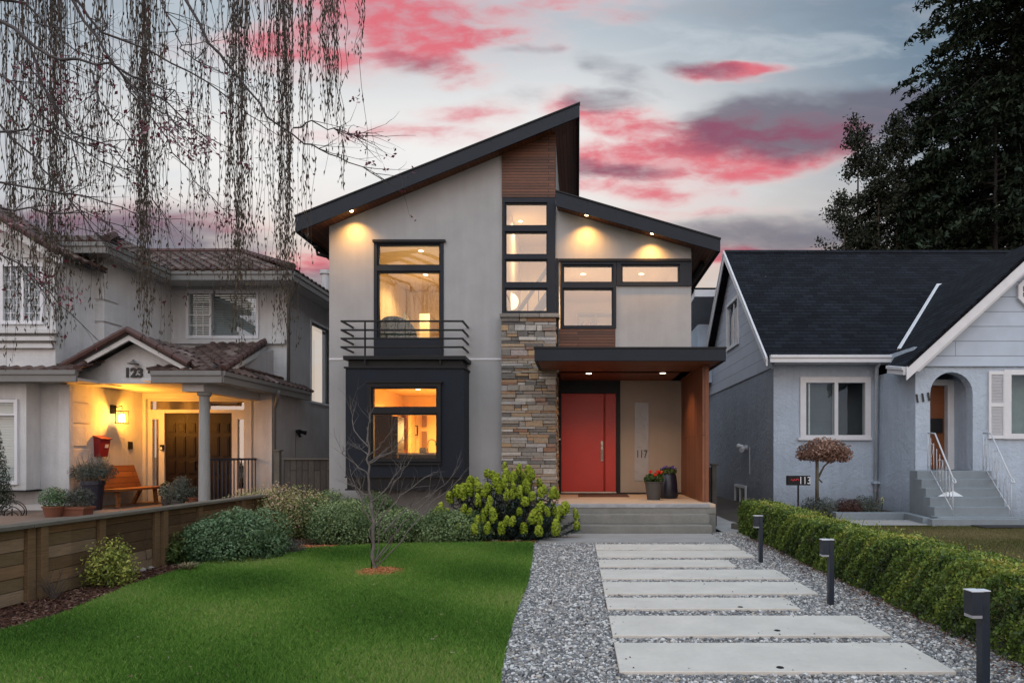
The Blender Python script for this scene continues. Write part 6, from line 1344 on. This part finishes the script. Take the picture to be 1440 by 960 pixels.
potplant('tall dark blue pot with a large lavender bush beside the wooden bench', (PX(131, 13.5), 13.5, .3), pr(.21, .62), plain('dark_blue_glaze', (.008, .010, .022), .4, .15), [((-.12, 0, .78), (.34, .25, .22)), ((.22, 0, .8), (.26, .22, .2))], m_lav, 3600, .07, .16, spikes=46)
potplant('long low terracotta trough with lavender, in front of the dark blue pot', (PX(105, 12.2), 12.2, .3), None, m_terra, [((-.12, 0, .32), (.22, .16, .18)), ((.14, 0, .34), (.22, .16, .2))], m_lav, 1800, .05, .25, box=(.56, .28, .17))
potplant('small round terracotta pot with a grey-green herb, leftmost of the pots', (PX(75, 12.0), 12.0, .3), pr(.17, .2), m_terra, [((0, 0, .36), (.24, .2, .2))], m_dg, 1300, .04, .5)
potplant('dark lavender clump in a pot in front of the double doors', (PX(250, 13.9), 13.9, .3), pr(.15, .18), m_pot, [((0, 0, .34), (.36, .22, .24)), ((.1, 0, .55), (.18, .15, .16))], m_lav, 3200, .06, .18)
potplant('small terracotta pot with a wiry plant just left of the porch column', (PX(272, 14.0), 14.0, .3), pr(.12, .24), m_terra, [((0, 0, .36), (.16, .14, .12))], m_lav, 700, .05, .2)
potplant('white-flowered plant in a small pot at the end of the wooden bench', (PX(234, 14.4), 14.4, .3), pr(.11, .18), m_pot, [((0, 0, .36), (.15, .14, .2))], tinted('white_flower', [(0, (.02,.04,.015)), (.6, (.05,.08,.03)), (.8, (.4,.4,.38)), (1, (.6,.6,.58))], .6), 700, .05, .6)
# curled black wire ornament
wo_ = MB(); oc2 = P(17, 722, 12.2)
for s_ in (-1, 1):
    for sc in (1., .72, .45): wo_.tube([(oc2.x+.02*s_+s_*sc*.20*abs(sin(a))**.8, oc2.y+.02*sc, oc2.z-.13+.36*sc*(a/pi)) for a in np.linspace(0, pi, 14)], .009, 5, cap=False)
wo_.tube([(oc2.x, oc2.y, .3), (oc2.x, oc2.y, oc2.z+.1)], .01, 5); wo_.tube([(oc2.x+.26*cos(a), oc2.y+.02, oc2.z+.03+.22*sin(a)) for a in np.linspace(0, 2*pi, 24)], .009, 5, cap=False)
tag(wo_.build('wire_ornament', m_black, smooth=True), 'black curled wire garden ornament behind the timber fence at the left edge', 'ornament')
# small conifer at the far left
m_cbark = plain('conifer_bark', (.018,.014,.012), .95, .2, obj=True)
m_con = tinted('conifer_needle', [(0, (.010,.020,.010)), (.6, (.026,.044,.022)), (1, (.055,.08,.04))], .7, .3, .1)
m_con_b = tinted('background_conifer_needle', [(0, (.008,.014,.009)), (.6, (.022,.036,.020)), (1, (.055,.068,.038))], .8, .2, .05)
t = thing('dwarf_conifer', 'dark narrow conifer cut by the left picture edge in front of the lower window', 'tree', (-11.35, 12.5, .3))
shrub_mesh('foliage', m_con, [((-11.35-.01*i, 12.5, .5+.17*i), (.30-.022*i, .28-.02*i, .17)) for i in range(9)], 4500, .05, t, aspect=.3, seed=8); k = MB(); k.tube([(-11.35, 12.5, .3), (-11.4, 12.5, 1.8)], [.03, .01], 6); k.build('trunk', m_stem, t)
# ---- cottage bed plants
tp_ = thing('topiary_tree', 'small tree with a flat rounded head of dry brown leaves beside the cottage window', 'tree', (PX(1149, 14.9), 14.9, .1))
m_br = tinted('dry_brown_leaf', [(0, (.13,.07,.052)), (.5, (.30,.18,.135)), (1, (.52,.36,.28))], .8, .2, .2)
c = P(1159, 634, 14.9); shrub_mesh('crown', m_br, [((c.x-.28, c.y, c.z-.02), (.34, .36, .22)), ((c.x+.18, c.y, c.z), (.38, .36, .25)), ((c.x-.05, c.y-.05, c.z+.12), (.36, .36, .20)), ((c.x+.42, c.y, c.z-.08), (.24, .25, .18)), ((c.x-.5, c.y, c.z-.1), (.14, .2, .13)), ((c.x+.1, c.y, c.z-.16), (.2, .2, .12))], 5200, .07, tp_, seed=5, shell=.95)
k = MB(); a_, b_ = P(1149, 706, 14.9), P(1149, 646, 14.9); k.tube([a_, b_], [.045, .038], 8); k.tube([b_, P(1140, 640, 14.9), P(1131, 630, 14.9)], [.04, .03, .015], 6); k.tube([b_, P(1165, 632, 14.9)], [.04, .02], 6); k.tube([P(1150, 672, 14.9), P(1159, 655, 14.9), P(1172, 644, 14.9)], [.03, .02, .012], 6); k.tube([P(1150, 672, 14.9), P(1156, 678, 14.9)], .02, 5); k.build('trunk', plain('mossy_bark', (.10,.09,.065), .9, .3, 6, 50, .5, obj=True), tp_, smooth=True)
for (x, w_, h_, lb_, m_) in ((1150, .75, .42, 'grey lavender bush at the foot of the brown topiary tree', m_lav), (1190, .55, .38, 'dark reddish-brown low bush in the cottage bed', tinted('dull_red_leaf', [(0,(.03,.015,.012)),(1,(.10,.05,.04))], .8)), (1216, .55, .45, 'grey lavender bush in the cottage bed nearest the downpipe', m_lav)):
    c = (PX(x, 14.9), 14.8); t = thing('bed_shrub', lb_, 'shrub', (c[0], c[1], .1)); shrub_mesh('foliage', m_, [((c[0]-w_*.2, c[1], .1+h_*.4), (w_*.35, .3, h_*.55)), ((c[0]+w_*.2, c[1], .1+h_*.4), (w_*.35, .3, h_*.5))], 2600, .06, t, aspect=.2, shell=.8)
for (x, lb_) in ((1232, 'thin stalk of pink buds in the cottage bed'), (1240, 'pale yellow hyacinth-like flower in the cottage bed')):
    c = P(x, 710, 14.8); t = thing('bed_flower', lb_, 'flower', (c.x, c.y, .1)); k = MB(); k.tube([(c.x, c.y, .1), (c.x+.02, c.y, .62 if x == 1232 else .45)], .008, 5); k.build('stalk', m_gr, t)
    V_, F_, T_ = leaves(np.stack([c.x+.02+rng.normal(0, .022, 40), c.y+rng.normal(0, .02, 40), rng.uniform(.3, .66 if x == 1232 else .48, 40)], 1), rng.normal(0, 1, (40, 3)), .035, rng.uniform(0, 1, 40), .6); mesh_np('bloom', V_, F_, tinted('bloom_tint', [(0, (.3,.1,.12)), (1, (.4,.2,.2))] if x == 1232 else [(0, (.35,.35,.12)), (1, (.5,.5,.25))], .6), t, T_)
    tuft_ = None
# ================================================================ background trees
def conifer(label, X, Y, H, rad, n, seed, dense=1., lean=0., size=.30, m=None, name='conifer', low=.06, top_sharp=.75):
    r = np.random.default_rng(seed); t = thing(name, label, 'tree', (X, Y, 0)); k = MB(); k.tube([(X, Y, 0), (X+lean*.5, Y, H*.5), (X+lean, Y, H)], [H*.009, H*.006, .03], 8)
    P_ = []; N_ = []; T0 = []
    nb = int(H*7*dense)
    for i in range(nb):
        q = r.uniform(low, 1); z = H*q; L_ = rad*(1-q)**top_sharp*r.uniform(.5, 1.12)+.35; a = r.uniform(0, 2*pi); dr = r.uniform(.10, .32)
        b0 = np.array([X+lean*q, Y, z]); d = np.array([cos(a), sin(a), 0.]); pts = []
        m_n = max(8, int(n/nb*(.4+L_/rad)))
        s_ = r.uniform(.12, 1, m_n)**.75; wdt = .16*L_*(1.15-s_)+.15
        p = b0+d*(s_*L_)[:, None]; p[:, 2] += .10*L_*np.sin(s_*pi)-dr*L_*s_**1.6; side = np.array([-sin(a), cos(a), 0]); p += side*(r.normal(0, .55, m_n)*wdt)[:, None]; p[:, 2] += r.normal(-.05, .13, m_n)
        P_.append(p); N_.append(np.tile([0, 0, 1.], (m_n, 1))+r.normal(0, .35, (m_n, 3))); T0.append(np.full(m_n, r.uniform(0, .5))+r.uniform(0, .5, m_n))
        e = b0+d*L_*.85; k.tube([b0, b0+d*L_*.5+np.array([0, 0, .08*L_]), (e[0], e[1], z-dr*L_*.7)], [.06+.006*L_, .03, .012], 4, cap=False)
    p = np.concatenate(P_); V_, F_, T_ = leaves(p, np.concatenate(N_), size*r.uniform(.5, 1.3, len(p)), np.concatenate(T0), .38, np.array([0, 0, -.6]), .5, r)
    mesh_np('crown', V_, F_, m or m_con_b, t, T_); k.build('trunk', m_cbark, t); return t
conifer('tallest dark conifer, rising out of the top right corner', PX(1430, 44), 44, 47, 15.5, 150000, 1, 2.6, size=.46)
conifer('dark conifer just left of the tallest one, touching its crown', PX(1310, 46), 46, 27.0, 7.2, 46000, 2, 1.2, size=.42)
conifer('dark conifer in front of the right-hand tall ones, behind the ridge', PX(1400, 38), 38, 24, 6.0, 24000, 3, 1.2, size=.36)
conifer('bushy dark evergreen low behind the middle of the cottage ridge', PX(1310, 40), 40, 20.5, 4.8, 24000, 4, 1.25, size=.36, top_sharp=.6)
conifer('low dark leafy evergreen behind the left half of the cottage ridge', PX(1225, 43), 43, 17.0, 4.2, 16000, 6, 1.25, size=.34, top_sharp=.5)
conifer('dark conifer filling the far right edge behind the front gable', PX(1500, 40), 40, 33, 8.0, 20000, 9, 1.2, size=.40)
def slim(label, px, Y, H, w, n, seed, lean=0):
    X = PX(px, Y); r = np.random.default_rng(seed); rr = random.Random(seed); t = thing('slender_tree', label, 'tree', (X, Y, 0), 'slender trees left of the conifers'); k = MB()
    k.tube([(X, Y, 0), (X+lean*.6, Y, H*.6), (X+lean, Y, H)], [.16, .09, .02], 7, cap=False); P_ = []
    for i in range(int(H*3.2)):
        q = rr.uniform(.28, .99); z = H*q; a = rr.uniform(0, 2*pi); L_ = w*(1-q)**.55*rr.uniform(.4, 1.2)+.3; b0 = Vector((X+lean*q, Y, z)); e = b0+Vector((cos(a)*L_, sin(a)*L_, L_*rr.uniform(.15, .75))); k.tube([b0, b0.lerp(e, .5)-Vector((0, 0, .05*L_)), e], [.035, .02, .008], 4, cap=False)
        for j in range(rr.randint(2, 4)):
            c_ = b0.lerp(e, rr.uniform(.35, 1.05)); m_n = int(n/(H*3.2)/3)+2; P_.append(np.array(c_)+r.normal(0, 1, (m_n, 3))*np.array([.26, .26, .22]))
    p = np.concatenate(P_); V_, F_, T_ = leaves(p, r.normal(0, 1, (len(p), 3)), .20*r.uniform(.6, 1.3, len(p)), r.uniform(0, 1, len(p)), .6, None, .6, r); mesh_np('crown', V_, F_, tinted('dark_leaf', [(0, (.008,.012,.006)), (.7, (.02,.028,.014)), (1, (.05,.05,.03))], .7, .3, .1), t, T_); k.build('trunk', m_stem, t)
slim('slender dark tree, leftmost with the lowest spreading top', 1182, 41, 18.2, 2.9, 7600, 11, .3); slim('slender dark tree with the tallest tip, second from the left', 1203, 42, 23.6, 2.3, 8200, 12, .2); slim('slender dark tree in the middle of the four thin ones', 1232, 41, 21.4, 2.3, 8000, 13, .2); slim('slender dark tree nearest the big conifers', 1258, 42, 23.4, 2.5, 8600, 14, .3)
# ================================================================ hanging weeping tree over the left house
m_cat = tinted('catkin', [(0, (.05,.04,.032)), (.6, (.12,.098,.07)), (.85, (.18,.165,.09)), (1, (.24,.24,.12))], .8, .2, .25)
ww = thing('weeping_birch', 'weeping tree whose long catkin-laden strands hang over the left house', 'tree', (-9.6, 6.8, .3))
k = MB(); k.tube([(-9.6, 6.8, .2), (-9.5, 6.9, 3), (-9.0, 6.8, 6), (-8.4, 6.7, 8.6)], [.26, .2, .15, .08], 10)
cur = [(10,34,-10,520,34),(60,22,-10,500,40),(78,15,-10,492,46),(120,30,-10,470,20),(150,26,100,470,10),(203,13,-10,478,60),(215,30,-10,500,16),(265,22,60,440,10),(300,20,-10,330,12),(334,17,-10,470,54),(345,32,0,520,18),(395,15,-10,484,62),(405,26,-10,500,16),(436,18,-10,380,10),(467,11,-10,178,34),(476,24,-10,265,16),(500,12,-10,95,6),(283,12,40,330,10),(180,25,-10,380,12),(30,50,-10,420,26),(110,40,-10,300,24),(235,40,-10,200,16),(370,30,-10,180,16),(430,24,-10,150,16)]
rr = random.Random(77); LV = []; TT = []; TV = []; TF = []
strand = MB(); cp_ = []; cd_ = []; ct2 = []; limbs = []
for (cx, hw, y0, y1, ns) in cur:
    Yc = rr.uniform(5.9, 7.6)
    for i in range(int(ns*.56)):
        Y = Yc+rr.uniform(-.45, .45); x = cx+rr.gauss(0, hw*.62); yb = y1-abs(rr.gauss(0, .16))*(y1-y0); ya = min(y0, -10) if y0 < 30 else y0
        zt, zb = PZ(-30, Y)+rr.uniform(0, .25), PZ(yb, Y); X = PX(x, Y); n = 9; pts = []; ph = rr.uniform(0, 6)
        for j in range(n+1):
            q = j/n; pts.append(Vector((X+.03*sin(q*5+ph)+rr.gauss(0, .02), Y+.03*cos(q*4+ph), zt+(zb-zt)*q)))
        strand.tube(pts, [.004-.0025*j/n for j in range(n+1)], 3, cap=False)
        L_ = zt-zb; m_ = int(L_*rr.uniform(10, 15))
        for c_ in range(m_):
            q = rr.random(); 
            if y0 > 30 and q < (y0+30)/(yb+30): continue
            j = min(n-1, int(q*n)); p = pts[j].lerp(pts[j+1], q*n-j); cp_.append((p.x+rr.gauss(0, .016), p.y+rr.gauss(0, .016), p.z-.03)); cd_.append((rr.gauss(0, .16), rr.gauss(0, .16), -1)); ct2.append(.28+.55*max(0, (p.z-1.45)/(-5)*1+.9)*rr.random()+rr.gauss(0, .15))
        if i % 7 == 0: limbs.append(pts[0])
strand.build('strands', m_stem, ww)
cp_ = np.array(cp_); cd_ = unit(np.array(cd_)); ct2 = np.array(ct2)
for s_ in (0, 1):
    V_, F_, T_ = leaves(cp_, unit(np.cross(cd_, rng.normal(0, 1, cp_.shape))), rng.uniform(.035, .07, len(cp_)), ct2, .20, cd_*50, .05); LV.append((V_, F_, T_))
mesh_np('catkins', np.concatenate([LV[0][0], LV[1][0]]), np.concatenate([LV[0][1], LV[1][1]+len(LV[0][0])]), m_cat, ww, np.concatenate([LV[0][2], LV[1][2]]))
k2 = MB()
tops = [Vector((PX(x, 6.7), 6.7, 6.75)) for x in (10, 80, 200, 335, 395, 470)]
for i, tp in enumerate(tops):
    a = Vector((-8.9+.1*i, 6.8, 6.2+.3*i)); mid = a.lerp(tp, .55)+Vector((0, 0, .9)); k.tube([a, mid, tp+Vector((0, 0, .25)), tp], [.09, .06, .03, .012], 7, cap=False)
for lp in limbs:
    tp = min(tops, key=lambda q: (q-lp).length); k.tube([tp+Vector((0, 0, .2)), (tp+lp)/2+Vector((0, 0, .25)), lp], [.014, .01, .004], 4, cap=False)
k.build('trunk', m_stem, ww, smooth=True)
# ---- plum branches with dark pink leaves reaching in from the left
pl = thing('plum_tree', 'bare dark branches with pink blossoms and dark red leaves reaching in from the left', 'tree', (-8.3, 5.6, .3)); YP = 5.6; k = MB(); rr = random.Random(31); buds = []
m_plb = plain('plum_bark', (.055, .045, .045), .85, .3, 9, 60, .3, obj=True)
PB = [([(-60,10),(20,40),(75,82),(130,100),(200,118),(245,138),(275,158)], .017), ([(90,-20),(120,40),(160,100),(205,118),(240,150),(262,175)], .014), ([(100,-10),(130,36),(200,60),(275,98),(330,140),(370,168)], .013), ([(255,-10),(290,55),(325,95),(365,150),(412,183),(445,192),(490,212),(525,233)], .013),
 ([(412,180),(440,172),(470,182),(510,192)], .007), ([(-60,120),(10,190),(60,250),(100,310),(140,360)], .012), ([(-60,170),(0,182),(40,172),(95,190),(160,210)], .011), ([(-60,240),(30,258),(80,262),(140,275),(185,290)], .011), ([(-60,280),(30,290),(80,283),(145,297)], .009), ([(60,120),(100,185),(150,200),(200,250),(222,320)], .009),
 ([(-60,60),(10,110),(60,170),(120,215),(170,225)], .011), ([(180,110),(215,150),(255,180),(290,210)], .008), ([(150,80),(190,140),(220,200),(255,245),(285,275)], .008), ([(220,-10),(245,40),(265,80),(320,110)], .008), ([(-60,330),(5,360),(30,400),(60,440)], .008), ([(-60,0),(30,0),(60,30),(90,60),(150,75)], .012), ([(40,60),(60,130),(90,170),(95,230)], .008), ([(130,100),(150,150),(190,190),(240,260)], .008)]
for pts, r0 in PB:
    o = line(pts, r0, .003, YP+rr.uniform(-.5, .5), .025, dy=rr.uniform(-.3, .5))
    for q in range(12):
        i = rr.randint(2, len(o)-2); d = (o[i+1]-o[i]).normalized(); twigs(k, o[i], d+Vector((rr.gauss(0, .6), rr.gauss(0, .6), rr.gauss(0, .5))), rr.uniform(.15, .55), .004, 1, rr, .6, (1, 3), .0, buds)
k.tube([(-8.3, 5.6, .2), (-8.2, 5.6, 2.5), (-8.0, 5.6, 3.6)], [.16, .12, .10], 10, cap=False)
for pts, r0 in [q for q in PB if q[0][0][0] < 0][::2]:
    e = P(pts[0][0], pts[0][1], YP) if pts[0][0] < 0 else P(pts[0][0], pts[0][1], YP); b0 = Vector((-8.0, 5.6, 3.3)); q_ = [b0.lerp(e, s_/6)+Vector((rr.gauss(0, .03), rr.gauss(0, .03), .22*sin(pi*s_/6)+rr.gauss(0, .035))) if 0 < s_ < 6 else b0.lerp(e, s_/6) for s_ in range(7)]; k.tube(q_, [.045, .038, .032, .027, .022, .018, .016], 7, cap=False)
k.build('branches', m_plb, pl, smooth=True)
m_bl = tinted('plum_blossom', [(0, (.07,.012,.02)), (.45, (.16,.03,.05)), (.6, (.20,.10,.12)), (1, (.50,.34,.38))], .6, .3, .3)
pp, tt = [], []
for b_ in buds:
    n = rr.choice([0, 0, 1, 2, 3]); 
    for j in range(n): pp.append((b_.x+rr.gauss(0, .02), b_.y+rr.gauss(0, .02), b_.z+rr.gauss(0, .02))); tt.append(rr.random()*.45)
for (x, y, n, r, pk_) in ((248, 183, 150, 22, .8), (285, 205, 80, 18, .5), (95, 120, 60, 26, .6), (40, 100, 70, 30, .5), (70, 150, 60, 30, .4), (505, 192, 26, 9, .2), (522, 232, 14, 7, .2), (500, 140, 8, 6, .1), (345, 232, 10, 6, .1), (60, 390, 30, 12, .3), (140, 300, 14, 8, .2), (100, 415, 40, 22, .8), (20, 320, 30, 20, .6), (200, 180, 30, 12, .3), (310, 310, 20, 14, .4), (150, 205, 26, 12, .4)):
    for j in range(n): w_ = P(x+rr.gauss(0, r*.6), y+rr.gauss(0, r*.45), YP+rr.uniform(-.2, .3)); pp.append(tuple(w_)); tt.append(rr.uniform(.5, 1) if rr.random() < pk_ else rr.uniform(0, .4))
pp = np.array(pp); V_, F_, T_ = leaves(pp, rng.normal(0, 1, pp.shape), rng.uniform(.025, .05, len(pp)), np.array(tt), .55); mesh_np('blossom', V_, F_, m_bl, pl, T_)
bpy.context.view_layer.update()
